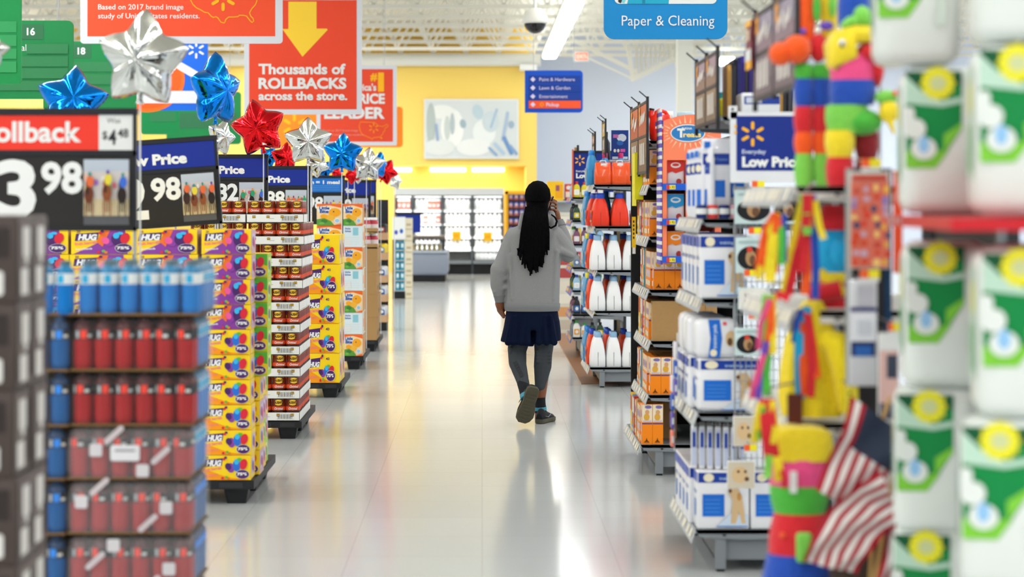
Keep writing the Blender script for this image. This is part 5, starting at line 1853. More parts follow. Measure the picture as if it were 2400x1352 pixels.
def catmat(a):
    a.disc(a.W * .52, a.H * .42, a.W * .46, a.H * .33, mat('16181c', .4), 28); a.disc(a.W * .52, a.H * .42, a.W * .18, a.H * .22, mat('b08a60', .5)); a.disc(a.W * .48, a.H * .66, a.W * .1, a.H * .08, mat('d8402e', .5)); a.disc(a.W * .58, a.H * .36, a.W * .1, a.H * .14, mat('6a4a30', .5)); a.rect(a.W * .1, a.W * .9, a.H * .84, a.H * .9, mat('a8c0c0', .5))
g = 'pet mats on the wire grid'
card(1722, 445, 1806, 525, 9.25, catmat, 'pet_mat_card', 'pale card with kitten in a black oval, top of the wire grid, left', 'pet mat', g)
card(1812, 448, 1880, 525, 9.25, catmat, 'pet_mat_card', 'pale card with kitten in a black oval, top of the wire grid, right behind streamers', 'pet mat', g)
card(1724, 556, 1792, 640, 9.25, catmat, 'pet_mat_card', 'pale card with kitten in a black oval, second row of the wire grid', 'pet mat', g)
card(1722, 768, 1782, 834, 9.25, catmat, 'pet_mat_card', 'pale card with kitten in a black oval, below the white cat plaque', 'pet mat', g)
def love(a):
    a.rrect(2, a.W - 2, 2, a.H - 2, 14, mat('e4e2da', .4), (1, 1, 0, 0)); a.text('I Love', 16, 30, 9, mat('8a3038'), .02, width=30, rot=.05); a.text('My Cat!', 14, 14, 10, mat('8a3038'), .03, width=44, rot=.08)
card(1730, 674, 1806, 726, 9.25, love, 'cat_plaque', 'white rounded plaque reading I Love My Cat on the wire grid', 'plaque')
def dogp(a):
    a.rect(2, a.W - 2, 2, a.H - 2, mat('cfc4b0', .4)); a.disc(a.W * .45, a.H * .5, a.W * .28, a.H * .3, DOG); a.disc(a.W * .7, a.H * .35, a.W * .08, a.H * .08, DOGD); a.disc(a.W * .4, a.H * .62, a.W * .05, a.H * .05, DOGD); a.disc(a.W * .65, a.H * .62, a.W * .05, a.H * .05, DOGD)
card(1718, 975, 1772, 1046, 9.25, dogp, 'dog_photo_card', 'small dog picture card on the wire grid above the dog face card', 'picture card', 'dog cards', PAPER)
card(1704, 1080, 1770, 1145, 9.22, dogp, 'dog_photo_card', 'beige dog face card in front of the bottom pet pad boxes', 'picture card', 'dog cards', PAPER)
def ptag(a):
    a.rect(0, a.W * .45, a.H * .3, a.H, mat('f0622a', .5)); a.rect(a.W * .45, a.W, a.H * .3, a.H, mat('f2e22a', .5))
for (x, y, Y, nm) in ((1762, 424, 9.15, 'at the top of the wire grid'), (1754, 533, 9.15, 'between the first two kitten cards'), (1744, 632, 9.15, 'above the white cat plaque'), (1754, 732, 9.15, 'below the white cat plaque'), (1744, 1042, 9.15, 'above the dog face card')):
    card(x, y, x + 30, y + 20, Y, ptag, 'price_tag', 'orange and yellow price tag ' + nm, 'price tag', 'hook price tags', PAPER, .003)

# ---- shelf ends farther back -----------------------------------------------------
L0Y, L0E = 22.2, 23.4
L0 = [.22, .46, .709, .95, 1.193, 1.438, 1.678]
shelf_end(L0Y, L0E, L0, 'shelf end with blue price strips behind the laundry shelves', xf=.9, xd=.935, xb=1.5, lip=mat('1a56c0', .45), top=1.75)


def make_small(b, c, lab):
    def mk():
        m = MB(); m.loft([m.rsec(0, 0, z, .036 * a, .026 * a, .014, 3) for z, a in ((0, .9), (.01, 1), (.1, 1), (.13, .75), (.145, .4))], mat(b, .35))
        m.lathe([(.016, .145), (.016, .175), (.01, .176)], (0, 0, 0), mat(c, .35), 10); a = Art(m, (-.028, -.0272, .025)); a.rrect(0, .056, 0, .06, .01, mat(lab, .4)); a.disc(.03, .03, .016, .018, PAPER)
        return m.build('cleaner_bottle')
    return Proto(mk)


SM = [('white, green-capped', make_small('e6e8e2', '3aa04a', 'e8a040')), ('dark green', make_small('2a4a38', '1a1a1e', 'd8c030')), ('grey', make_small('8a9094', '4a5a68', '5a7aa8')), ('black', make_small('23242a', '2a2a2e', '3a6ab0')), ('yellow', make_small('d8c82a', 'c83a3a', 'f0f0e0')), ('plum', make_small('7a4a68', '4a2a40', 'e0d8d8')), ('pale blue', make_small('9ac0dc', '2a4aa0', 'f0f0f0'))]
for li, z in enumerate(L0):
    for k in range(6):
        nm, P_ = SM[(li * 3 + k // 2) % 7]
        sc = random.uniform(.85, 1.05)
        x, y = (.985 + k * .082, L0Y + .05) if k < 4 else (.975, L0Y + .3 + .35 * (k - 4))
        P_.put((x, y, z), '%s bottle on the %s blue-edged shelf, %s' % (nm, ('lowest', 'second', 'third', 'fourth', 'fifth', 'sixth', 'highest')[li], ('%s from the aisle at the near end' % ORD[k]) if k < 4 else ('middle of the aisle side', 'far end of the aisle side')[k - 4]), 'bottle', 'small cleaner bottles', scale=(1, 1, sc))
t = thing('price_sign', W(1343, 450, 22.25)); s = 22.25 / FPX
m = MB(); m.box(0, 95 * s, 0, .02, 0, 92 * s, NAVY); m.box(-2 * s, 97 * s, -.01, .03, 92 * s, 97 * s, BLACK); a = Art(m, (0, -.001, 0), (s, 0, 0), (0, 0, s)); a.spark(16, 74, 13, SPARK); a.text('Everyday', 7, 47, 4.5, PAPER, .02, width=24); a.text('Low Price', 7, 33, 11, WHITE, .05, width=70); m.build('board', t)
m = MB(); m.tube([(10 * s, .03, 90 * s), (10 * s, .03, -.053)], .01, WIRE, 8); m.build('post', t); m = MB(); m.tube([(85 * s, .03, 90 * s), (85 * s, .03, -.053)], .01, WIRE, 8); m.build('post', t)
tag(t, 'small navy Low Price sign with yellow burst above the blue-edged shelves', 'price sign')
m = MB(); m.box(wx(1346, 22.3), wx(1353, 22.3), 22.3, 22.32, 1.75, wz(345, 22.3), mat('b89a70', .5)); m.box(wx(1352, 22.3), wx(1357, 22.3), 22.28, 22.33, 1.7, wz(340, 22.3), DKGREY)
tag(m.build('header_post'), 'thin tan header strip left of the small navy Low Price sign', 'sign')
m = MB(); y = 22.22; m.box(.936, .952, y, y + .03, 1.678, wz(350, y), mat('d8602e', .5))
tag(m.build('header_post'), 'thin orange edge strip at the aisle side of the small navy sign', 'sign')

L9Y, L9E = 27.0, 28.2
L9 = [.2, .5, .8, 1.1, 1.4, 1.66]
shelf_end(L9Y, L9E, L9, 'farthest shelf end, beyond the shopper on the right', xf=.88, xd=.93, xb=1.5, top=1.7)


def make_any(c, c2):
    def mk():
        m = MB(); m.rbox(-.05, .05, -.05, .05, 0, .2, mat(c, .45), .01); a = Art(m, (-.05, -.051, 0)); a.rect(.012, .088, .03, .1, mat(c2, .45)); a.disc(.05, .15, .03, .025, PAPER); return m.build('household_box')
    return Proto(mk)


AN = [('cream', make_any('e4dcc0', '5a8a4a')), ('red', make_any('c84a4a', 'f0e0d0')), ('white', make_any('e2e2da', 'c06a4a')), ('yellow', make_any('e8c83a', 'c85a2a')), ('olive', make_any('7a7a3a', 'e0d8c0'))]
for li, z in enumerate(L9):
    for k in range(5):
        nm, P_ = AN[(li * 2 + k) % 5]
        x, y = (.985 + .11 * k, L9Y + .06) if k < 3 else (.98, L9Y + .35 + .4 * (k - 3))
        P_.put((x, y, z), '%s box, %s level of the farthest shelf end, %s' % (nm, ('lowest', 'second', 'third', 'fourth', 'fifth', 'top')[li], ('%s from the aisle' % ORD[k]) if k < 3 else ('middle of the aisle side', 'far end of the aisle side')[k - 3]), 'box', 'household boxes')
m = MB(); p = W(1283, 470, 26.6); m.box(0, .2, 0, .25, 0, .24, mat('f8c41c', .5)); a = Art(m, (0, 0, 0)); a.rect(.1, .19, .03, .2, mat('f0a818', .5)); a.rect(.105, .15, .12, .19, mat('a05a70', .5)); m.box(-.02, .35, .3, .32, -p.z, .0, LTGREY); m.box(-.02, .35, -.02, .32, -.02, 0, LTGREY)
o = m.build('yellow_display'); o.location = (p.x, 26.6, p.z); tag(o, 'yellow box display on a white stand right of the shopper head', 'display')
m = MB(); p = W(1299, 0, 26.4); x0 = wx(1290, 26.4)
m.box(x0, x0 + .28, 26.4, 26.6, 0, 1.5, mat('d8d6c8', .5)); a = Art(m, (x0, 26.4, 0)); rnd = random.Random(4)
for k in range(9): a.rect(.02, .26, .05 + k * .16, .17 + k * .16, mat(rnd.choice(['e8e4d4', 'c8c0b0', 'd8a06a', 'b04a4a', '8aa04a', 'e0d8c8', 'c0b8b8']), .5))
tag(m.build('leaflet_stand'), 'tall cream leaflet stand right of the shopper', 'display')

# brown strip of flooring along the shelf ends
m = MB(); m.box(.885, 1.45, 19.05, 27.5, 0.0, .006, mat('8a5c3a', .3, var=.15, bscale=6))
o = m.build('floor_mat'); tag(o, 'brown floor mat running under the laundry shelf end', 'floor mat')


# ================================================================ pinata shelf end
L4Y, L4E = 6.35, 7.5
L4 = [.19, .966, 1.30, 1.67]
shelf_end(L4Y, L4E, L4, 'white shelf end holding the pinatas', xf=.88, xd=.93, xb=1.6, top=1.7, colr=mat('e4e2dc', .45))
header_board(.96, 6.5, 7.5, 1.98, 2.27, (('8a7a80', '6f6068'), ('9c94a8', '8a7480')), 'grey and mauve header board over the pinata shelf end', 8, 2)
m = MB(); m.box(-.004, .004, 0, .16, 0, .17, mat('7a2638', .5)); a = Art(m, (-.005, .16, 0), (0, -1, 0)); a.rect(0, .16, 0, .03, SPARK); a.rect(0, .16, .15, .17, SPARK); a.rect(0, .16, .03, .07, PAPER); a.rect(.03, .13, .1, .14, mat('d8b8a0', .5))
o = m.build('header_card'); o.location = (.945, 7.45, 2.09); tag(o, 'burgundy and yellow card at the far end of the mauve header board', 'sign')


def fringe(h): return mat(h, .75, bump=.7, bscale=60, var=.12, sheen=.3)


PF = {k: fringe(v) for k, v in dict(red='d8202c', orange='ff5a14', green='4cb83c', lime='7ed050', blue='1a4cb4', yellow='fbdc28', pink='f0508c', cyan='12a8e0', dkred='8a1420', violet='6a4ac0').items()}


def banded(m, cx, cy, bands, n=20):
    """bands: (z0, z1, r0, r1, colour, squash)"""
    for z0, z1, r0, r1, c, sq in bands:
        k = 6
        prof = []
        for i in range(k + 1):
            t = i / k
            prof.append((r0 + (r1 - r0) * t + .006 * math.sin(PI * t), z0 + (z1 - z0) * t))
        m.lathe(prof, (cx, cy, 0), PF[c], n, sy=sq)


PY = 6.5
q = PY / FPX
# two-legged pinata with pompoms
t = thing('pinata', (wx(1906, PY), PY, 1.67))
ox = wx(1906, PY)
def X(px): return wx(px, PY) - ox
def Z(py): return wz(py, PY) - 1.67
for px in (1884, 1926):
    m = MB(); banded(m, X(px), .0, [(0, Z(360), .024, .024, 'lime', 1), (Z(360), Z(310), .024, .026, 'orange', 1), (Z(310), Z(250), .026, .026, 'red', 1), (Z(250), Z(185), .026, .027, 'blue', 1), (Z(185), Z(150), .026, .024, 'green', 1)]); m.build('leg', t)
m = MB(); m.ball((X(1918), .0, Z(112)), (.028, .03, .045), PF['red']); m.ball((X(1880), .01, Z(120)), (.03, .03, .04), PF['red']); m.build('body', t)
for px, py, r in ((1826, 128, .036), (1864, 117, .044)):
    m = MB(); m.ball((X(px), -.03, Z(py)), r, PF['orange'], 20, 14); m.build('pompom', t)
m = MB()
m.lathe([(.028, Z(95)), (.03, Z(60)), (.034, Z(-40))], (X(1890), .02, 0), PF['orange'], 16); m.lathe([(.02, Z(100)), (.026, Z(55)), (.03, Z(-40))], (X(1945), .02, 0), PF['yellow'], 16)
m.build('ear', t)
m = MB(); m.ball((X(1912), -.02, Z(20)), (.012, .012, .045), PF['green']); m.ball((X(1950), -.012, Z(10)), (.013, .012, .04), PF['lime']); m.ball((X(1935), -.02, Z(62)), (.022, .012, .014), PF['violet']); m.ball((X(1880), -.02, Z(75)), (.01, .012, .01), PF['violet']); m.build('ornament', t)
tag(t, 'rainbow banded pinata with two long legs and orange pompoms on the top shelf', 'pinata')
# donkey pinata
PY = 6.3
t = thing('pinata', (wx(2005, PY), PY, 1.67)); ox = wx(2005, PY)
m = MB()
banded(m, X(2004), .04, [(Z(245), Z(185), .062, .066, 'blue', .8), (Z(198), Z(125), .064, .06, 'pink', .8)])
banded(m, X(1990), .04, [(Z(310), Z(245), .055, .062, 'lime', .8)])
m.ball((X(2025), .03, Z(285)), (.06, .05, .04), PF['green'])
m.build('body', t)
m = MB()
m.loft([[Vector((X(px), y, Z(py))) for px, py, y in r] for r in (
    ((1942, 100, .03), (1948, 150, .03), (1958, 165, .0), (1958, 165, .08), (1948, 150, .1), (1942, 100, .1)),
    ((1960, 72, -.02), (1968, 140, -.02), (1975, 150, -.01), (1975, 150, .1), (1968, 140, .12), (1960, 72, .12)),
    ((2000, 62, -.03), (2005, 128, -.03), (2008, 135, -.02), (2008, 135, .1), (2005, 128, .12), (2000, 62, .12)))], PF['yellow'])
m.loft([[Vector((X(px), y, Z(py))) for px, py, y in r] for r in (
    ((1998, 62, -.03), (1998, 98, -.03), (1998, 98, .11), (1998, 62, .11)), ((2040, 62, -.02), (2040, 98, -.02), (2040, 98, .11), (2040, 62, .11)), ((2070, 72, 0), (2072, 95, 0), (2072, 95, .08), (2070, 72, .08)))], PF['yellow'])
m.build('head', t)
m = MB(); m.ball((X(2044), .03, Z(122)), (.042, .06, .032), PF['red']); m.ball((X(2060), .04, Z(155)), (.022, .05, .06), PF['red']); m.build('mouth', t)
m = MB(); m.ball((X(1969), -.035, Z(103)), (.01, .006, .012), WHITE, 12, 8); m.ball((X(1968), -.041, Z(108)), (.006, .004, .007), BLACK, 12, 8); m.build('eye', t)
m = MB()
for px, py, rx, rz in ((2000, 50, .024, .018), (2022, 38, .028, .034), (2038, 48, .02, .024), (1985, 56, .014, .014)): m.ball((X(px), .02, Z(py)), (rx, .04, rz), PF['lime'])
m.build('mane', t)
m = MB(); m.lathe([(.05, Z(55)), (.05, Z(10)), (.045, Z(-40))], (X(2010), .06, 0), PF['blue'], 16); m.build('ear', t)
m = MB(); banded(m, X(1972), .03, [(0, Z(368), .036, .037, 'red', 1), (Z(368), Z(305), .036, .042, 'yellow', 1)]); m.build('leg', t)
m = MB(); banded(m, X(2040), .06, [(0, Z(368), .03, .03, 'dkred', 1), (Z(368), Z(305), .03, .034, 'dkred', 1)]); m.build('leg', t)
m = MB(); m.ball((X(2078), .0, Z(228)), (.036, .03, .022), PF['lime']); m.ball((X(2082), -.01, Z(262)), (.03, .028, .034), PF['yellow']); m.tube([(X(2078), -.02, Z(270)), (X(2092), -.025, Z(315))], [.014, .004], PF['yellow'], 10); m.ball((X(2096), -.03, Z(219)), (.011, .008, .008), PF['orange']); m.build('tail', t)
tag(t, 'donkey pinata with yellow head, pink and blue body on the top shelf end', 'pinata')
# cyan one
PY = 6.45
t = thing('pinata', (wx(1965, PY), PY + .1, 1.30)); ox = wx(1965, PY)
m = MB(); 
def Z(py): return wz(py, PY) - 1.30
banded(m, 0, 0, [(0, Z(665), .07, .06, 'red', .8), (Z(665), Z(640), .064, .066, 'yellow', .8), (Z(640), Z(515), .066, .03, 'cyan', .8), (Z(540), Z(480), .05, .03, 'red', .8)]); m.build('body', t)
m = MB(); m.ball((X(1985), -.03, Z(600)), (.045, .04, .06), PF['cyan']); m.ball((X(1940), .0, Z(520)), (.02, .02, .03), PF['red']); m.tube([(X(1930), -.03, Z(640)), (X(1985), -.07, Z(690))], [.02, .014], PF['yellow'], 10); m.tube([(X(1900), -.05, Z(695)), (X(1975), -.06, Z(680))], [.03, .03], PF['red'], 10); m.build('arm', t)
tag(t, 'cyan, yellow and red pinata on the shelf behind the clear display post', 'pinata')
# yellow robed
PY = 6.4
t = thing('pinata', (wx(1905, PY), PY, .966)); ox = wx(1905, PY)
def Z(py): return wz(py, PY) - .966
m = MB(); prof = [(Z(975), 66), (Z(930), 74), (Z(860), 70), (Z(790), 58), (Z(730), 34), (Z(705), 20)]
secs = []
for z, hw in prof:
    secs.append([Vector((hw * q * (1 + .1 * math.sin(7 * 2 * PI * k / 40)) * math.cos(2 * PI * k / 40), .055 * (1 + .1 * math.sin(7 * 2 * PI * k / 40)) * math.sin(2 * PI * k / 40), z)) for k in range(40)])
m.loft(secs, fringe('f2d81c')); m.build('robe', t)
m = MB(); m.tube([(X(1925), -.03, Z(790)), (X(1955), -.05, Z(800)), (X(1972), -.06, Z(860)), (X(1980), -.05, Z(960))], [.03, .045, .04, .025], fringe('f8dc14'), 14); m.build('sleeve', t)
m = MB(); m.box(X(1838), X(1872), -.075, -.06, 0, Z(918), mat('5a2416', .6)); m.build('panel', t)
rib = MB()
def ribbon(m, pts, w, c, y=-.08):
    w *= 1.35
    vs = []
    for i, (px, py) in enumerate(pts):
        a = pts[max(i - 1, 0)]; b = pts[min(i + 1, len(pts) - 1)]
        d = Vector((b[0] - a[0], b[1] - a[1])).normalized()
        nx, ny = -d.y, d.x
        yy = y + .012 * math.sin(i * 1.7 + px)
        vs += [Vector((X(px + nx * w), yy, Z(py + ny * w))), Vector((X(px - nx * w), yy + .006, Z(py - ny * w)))]
    n = len(pts)
    vs2 = [v + Vector((0, .0015, 0)) for v in vs]
    fs = [(2 * i, 2 * i + 2, 2 * i + 3, 2 * i + 1) for i in range(n - 1)]
    m.add(vs, fs, PF[c], True); m.add(vs2, [f[::-1] for f in fs], PF[c], True)
for pts, w, c in (([(1884, 715), (1866, 760), (1862, 820), (1864, 880), (1868, 930)], 8, 'cyan'), ([(1882, 722), (1890, 780), (1893, 850), (1890, 925)], 7, 'red'), ([(1880, 720), (1878, 780), (1874, 860), (1880, 920)], 8, 'orange'), ([(1886, 730), (1898, 800), (1906, 880)], 6, 'orange'), ([(1870, 720), (1858, 750), (1852, 800)], 5, 'blue')):
    ribbon(rib, pts, w, c)
rib.build('ribbon', t)
tag(t, 'yellow robed pinata with blue and orange ribbons below the streamers', 'pinata')
# big lower one
PY = 6.3
t = thing('pinata', (wx(1876, PY), PY, .19)); ox = wx(1876, PY)
def Z(py): return wz(py, PY) - .19
m = MB()
banded(m, X(1876), .02, [(Z(1140), Z(1075), .088, .09, 'pink', .8), (Z(1205), Z(1125), .075, .088, 'green', .8), (Z(1300), Z(1203), .092, .076, 'red', .8), (Z(1440), Z(1298), .12, .096, 'blue', .8)])
secs = [m.rsec(X(1876), .02, Z(y), hw * q, .07, .04, 5) for y, hw in ((1078, 66), (1060, 72), (1035, 74), (1012, 68), (1002, 52), (998, 30))]
m.loft(secs, PF['yellow']); m.build('body', t)
m = MB(); banded(m, X(1840), .02, [(0, Z(1430), .05, .055, 'yellow', 1)]); m.build('leg', t)
m = MB(); banded(m, X(1920), .02, [(0, Z(1430), .05, .055, 'yellow', 1)]); m.build('leg', t)
m = MB(); m.rbox(X(1858), X(1894), -.085, -.055, Z(1308), Z(1240), PF['lime'], .008); m.ball((X(1828), -.05, Z(1248)), (.009, .009, .009), PF['orange']); m.build('patch', t)
m = MB(); m.box(X(1844), X(1860), -.068, -.06, Z(1148), Z(1098), WHITE); m.build('paper_tag', t)
tag(t, 'big lower pinata banded yellow, pink, green, red and blue', 'pinata')

# ribbon streamers
def streamer(pts_list, PYY, label, foot):
    global PY, ox
    PY = PYY
    t = thing('streamer', (0, PY, 0)); ox = 0
    m = MB()
    for pts, w, c in pts_list: ribbon(m, pts, w, c, y=-.0)
    m.build('ribbon', t)
    m = MB(); p = pts_list[0][0][0]
    m.tube([(X(p[0]), .0, Z(p[1]) + .01), (X(p[0]) + .02, .05, Z(p[1]) + .03), (max(.95, X(p[0]) + .06), .2, Z(p[1]) + .035)], .004, WIRE, 6); m.build('hook', t)
    tag(t, label, 'streamer', 'ribbon streamers')
def Z(py): return wz(py, PY)
streamer([([(1820, 500), (1798, 540), (1786, 590), (1780, 640)], 9, 'orange'), ([(1824, 500), (1812, 560), (1806, 620), (1803, 660)], 10, 'yellow'), ([(1822, 500), (1820, 570), (1815, 640)], 8, 'orange'), ([(1830, 500), (1832, 560), (1830, 620)], 6, 'green'), ([(1838, 500), (1841, 560), (1840, 615)], 5, 'blue'), ([(1828, 500), (1796, 560), (1778, 655)], 6, 'yellow')], 6.2, 'orange and yellow ribbon streamer nearest the aisle beside the pinatas', 1.6)
streamer([([(1890, 455), (1888, 530), (1870, 600), (1850, 690)], 8, 'red'), ([(1895, 455), (1898, 540), (1895, 620), (1886, 690)], 8, 'orange'), ([(1886, 455), (1866, 540), (1852, 610), (1838, 690)], 7, 'yellow'), ([(1905, 455), (1910, 540), (1914, 620), (1912, 700)], 7, 'blue'), ([(1900, 455), (1890, 560), (1880, 640)], 7, 'red'), ([(1884, 455), (1888, 500), (1892, 550)], 8, 'lime'), ([(1912, 470), (1922, 530), (1930, 560)], 6, 'yellow')], 6.22, 'red, yellow and blue ribbon streamer hanging from the pinata shelf', 1.6)
streamer([([(1800, 690), (1795, 750), (1790, 820)], 10, 'lime'), ([(1806, 690), (1806, 760), (1795, 850)], 7, 'orange'), ([(1802, 700), (1782, 760), (1778, 820)], 5, 'pink'), ([(1812, 690), (1814, 780), (1812, 830)], 6, 'yellow'), ([(1796, 800), (1780, 870), (1778, 935)], 6, 'violet'), ([(1790, 830), (1768, 900), (1764, 935)], 6, 'pink'), ([(1800, 830), (1796, 880), (1800, 930)], 8, 'green'), ([(1792, 850), (1790, 890), (1788, 920)], 7, 'red'), ([(1818, 700), (1828, 690), (1850, 700)], 7, 'red')], 6.18, 'green and pink ribbon streamer below the orange one', 1.3)
streamer([([(1798, 935), (1800, 990), (1806, 1050), (1812, 1080)], 14, 'red'), ([(1784, 945), (1774, 1000), (1770, 1040)], 8, 'yellow'), ([(1790, 955), (1783, 1000), (1779, 1030)], 5, 'green'), ([(1812, 940), (1818, 1000), (1812, 1040)], 6, 'yellow'), ([(1806, 1060), (1802, 1090), (1798, 1120)], 7, 'lime'), ([(1822, 1070), (1824, 1100), (1826, 1130)], 8, 'yellow'), ([(1830, 1080), (1838, 1120), (1840, 1145)], 5, 'red')], 6.16, 'red streamer with yellow and green leaf ribbons beside the big lower pinata', .97)

# clear side post and hanging party goods
t = thing('display_post', (0, 6.2, 0))
m = MB(); m.box(wx(1984, 6.2), wx(1996, 6.2), 0, .02, .85, 1.72, mat('c9cfcd', .2, alpha=.55)); m.build('clear_strip', t)
m = MB(); m.box(wx(2080, 6.2), wx(2093, 6.2), .02, .05, .16, 1.72, mat('163a5c', .4)); m.box(wx(1990, 6.2), wx(2093, 6.2), .02, .05, 1.68, 1.72, mat('3a3a40', .4)); m.build('upright', t)
m = MB(); m.box(wx(1990, 6.25), wx(2080, 6.25), .1, .12, .16, 1.72, mat('2c2a2c', .6)); m.build('back_panel', t)
tag(t, 'clear and navy display post with hanging party goods at the pinata shelf corner', 'display post')
def stick(a):
    a.rect(4, a.W - 4, 4, a.H - 22, mat('d8705c', .5)); a.rect(6, a.W - 8, a.H - 20, a.H - 8, mat('c8402e', .5))
    rnd = random.Random(9)
    for k in range(9):
        for j in range(4):
            a.disc(14 + 24 * j + rnd.uniform(-5, 5), 18 + 21 * k + rnd.uniform(-5, 5), rnd.uniform(6, 10), rnd.uniform(6, 10), mat(rnd.choice(['d84a2a', 'e8b04a', '8a7ab8', 'e0402e', 'c8a8b8', '3a4a68', 'f0c878', 'c84a38', 'a89ac0']), .5), 8); a.h -= a.step * .9
card(1990, 402, 2086, 630, 6.12, stick, 'sticker_bag', 'clear bag of red and orange bead stickers at the pinata corner', 'sticker bag', None, mat('c2b8ae', .2, coat=.5))
card(2094, 400, 2116, 640, 6.05, lambda a: a.rect(2, a.W - 4, 10, a.H - 8, mat('e04a22', .5)), 'sticker_bag', 'orange bag edge behind the navy post', 'sticker bag', None, mat('d8562e', .4))
def hat(a):
    a.rect(4, a.W - 4, a.H * .42, a.H * .7, mat('e2e4ea', .5)); a.rect(4, a.W - 4, a.H * .28, a.H * .42, mat('1c2a5a', .5)); a.rect(a.W * .2, a.W * .8, a.H * .28, a.H * .38, mat('2a62b0', .5)); a.rect(a.W * .3, a.W * .9, a.H * .75, a.H * .95, mat('b8b8c0', .5)); a.rect(a.W * .3, a.W * .8, a.H * .48, a.H * .62, mat('c8ccd4', .5)); a.rect(2, a.W - 2, a.H * .7, a.H * .74, mat('3a3a70', .5))
card(1990, 655, 2056, 905, 6.12, hat, 'party_bag', 'clear hanging bag with white and navy party goods under the sticker bag', 'party bag', None, mat('d2d4d8', .25, coat=.4))
def flagc(a):
    a.rect(3, a.W - 3, 3, a.H - 3, mat('e0b8b0', .5)); a.rect(a.W * .4, a.W * .9, a.H * .48, a.H * .75, mat('3a4454', .5)); a.rect(3, a.W - 3, 3, a.H * .2, mat('3a4060', .5)); a.rect(3, a.W - 3, a.H * .8, a.H - 3, PAPER)
card(2058, 780, 2108, 985, 6.08, flagc, 'flag_pack', 'pink and navy flag pack hanging above the striped flags', 'flag pack', None, PAPER)
card(2040, 985, 2100, 1060, 6.11, lambda a: (a.rect(3, a.W - 3, 3, a.H - 3, mat('d0d4d8', .4)), a.rect(a.W * .5, a.W - 3, 3, a.H * .6, mat('1c2a5a', .5))), 'flag_pack', 'white and navy pack behind the striped flags', 'flag pack', None, PAPER)
card(1982, 905, 2012, 1010, 6.14, lambda a: (a.rect(2, a.W - 2, 2, a.H - 2, mat('e8d83a', .5)), [a.rect(6 + 3 * (k % 2), 12 + 3 * (k % 2), 6 + 10 * k, 11 + 10 * k, BLACK) for k in range(9)]), 'caution_strip', 'yellow and black strip at the foot of the clear display post', 'strip', None, mat('e8d83a', .5))
for (x, y, Y, nm) in ((2018, 372, 6.0, 'above the sticker bag'), (2015, 632, 6.0, 'below the sticker bag'), (2082, 756, 6.0, 'above the flag pack')):
    card(x, y, x + 46 if x < 2080 else x + 26, y + 28, Y, ptag, 'price_tag', 'orange and yellow price tag ' + nm, 'price tag', 'hook price tags', PAPER, .003)
card(2056, 22, 2076, 70, 6.6, lambda a: a.disc(8, 20, 6, 14, mat('8ab8d8')), 'blue_card', 'small blue card behind the donkey pinata head', 'card', None, mat('2a6aa8', .5))

# flags
def make_flag(path, hw, stripes, canton, PYY, name, label):
    """path: centre line (px, py) with across vector; stripes run along the path"""
    m = MB(); n = len(path); K = stripes * 4
    rd, wh, nv = mat('a8182a', .7), mat('e4e2de', .7), mat('2a3448', .7, var=.3, bscale=120)
    vs = []
    for i, (px, py, ax, ay, dy) in enumerate(path):
        for k in range(K + 1):
            f = k / K - .5
            vs.append(Vector((wx(px + ax * f * 2 * hw, PYY), PYY + dy + .012 * math.sin(f * 9 + i * .7), wz(py + ay * f * 2 * hw, PYY))))
    fs, ms = [], []
    for i in range(n - 1):
        for k in range(K):
            b = i * (K + 1) + k
            fs.append((b, b + 1, b + K + 2, b + K + 1))
            st = k // 4
            ms.append(nv if (i < canton[0] and st >= canton[1] and st < canton[2]) else (rd if st % 2 == 0 else wh))
    m.add(vs, fs, ms, True)
    vs2 = [v + Vector((0, .003, 0)) for v in vs]
    m.add(vs2, [f[::-1] for f in fs], ms, True)
    return m
def dense(path, k=4):
    out = []
    for a, b in zip(path[:-1], path[1:]):
        for j in range(k): out.append(tuple(a[i] + (b[i] - a[i]) * j / k for i in range(5)))
    out.append(path[-1]); return out
t = thing('flag', (0, 0, 0))
make_flag(dense([(2066, 978, .78, .55, .0), (2042, 1056, .8, .52, -.01), (2012, 1128, .82, .5, .01), (1985, 1188, .84, .48, 0)]), 88, 13, (5, 3, 12), 5.95, '', '').build('cloth', t)
m = MB(); m.tube([W(2085, 930, 5.98), W(2060, 1010, 5.98), W(2040, 1352, 6.0), W(2036, 1500, 6.05), Vector((wx(2034, 6.05), 6.2, .9)), Vector((wx(2034, 6.05), 6.2, .05))][:4], .006, mat('c8a060', .5), 8); m.build('stick', t)
tag(t, 'upper striped flag with dark blue starred corner', 'flag', 'striped flags')
t = thing('flag', (0, 0, 0))
make_flag(dense([(2085, 1165, .35, .94, -.02), (2040, 1185, .55, .83, -.04), (1995, 1230, .8, .6, -.03), (1958, 1290, .93, .36, -.02), (1946, 1330, .97, .22, 0)]), 66, 11, (0, 0, 0), 5.9, '', '').build('cloth', t)
m = MB(); m.tube([W(2092, 1120, 5.93), W(2052, 1352, 5.95), W(2046, 1480, 6.0)], .006, mat('c8a060', .5), 8); m.build('stick', t)
tag(t, 'lower striped flag curling toward the big lower pinata', 'flag', 'striped flags')
t = thing('flag', (0, 0, 0))
make_flag(dense([(2078, 1180, .9, .4, 0), (2100, 1240, .95, .25, -.02), (2095, 1310, .98, .1, 0), (2080, 1360, 1, 0, .01)]), 24, 5, (0, 0, 0), 5.92, '', '').build('cloth', t)
m = MB(); m.tube([W(2090, 1170, 5.95), W(2086, 1352, 5.96), W(2084, 1480, 6.0)], .006, mat('c8a060', .5), 8); m.build('stick', t)
tag(t, 'narrow drooping striped flag beside the white detergent packs', 'flag', 'striped flags')
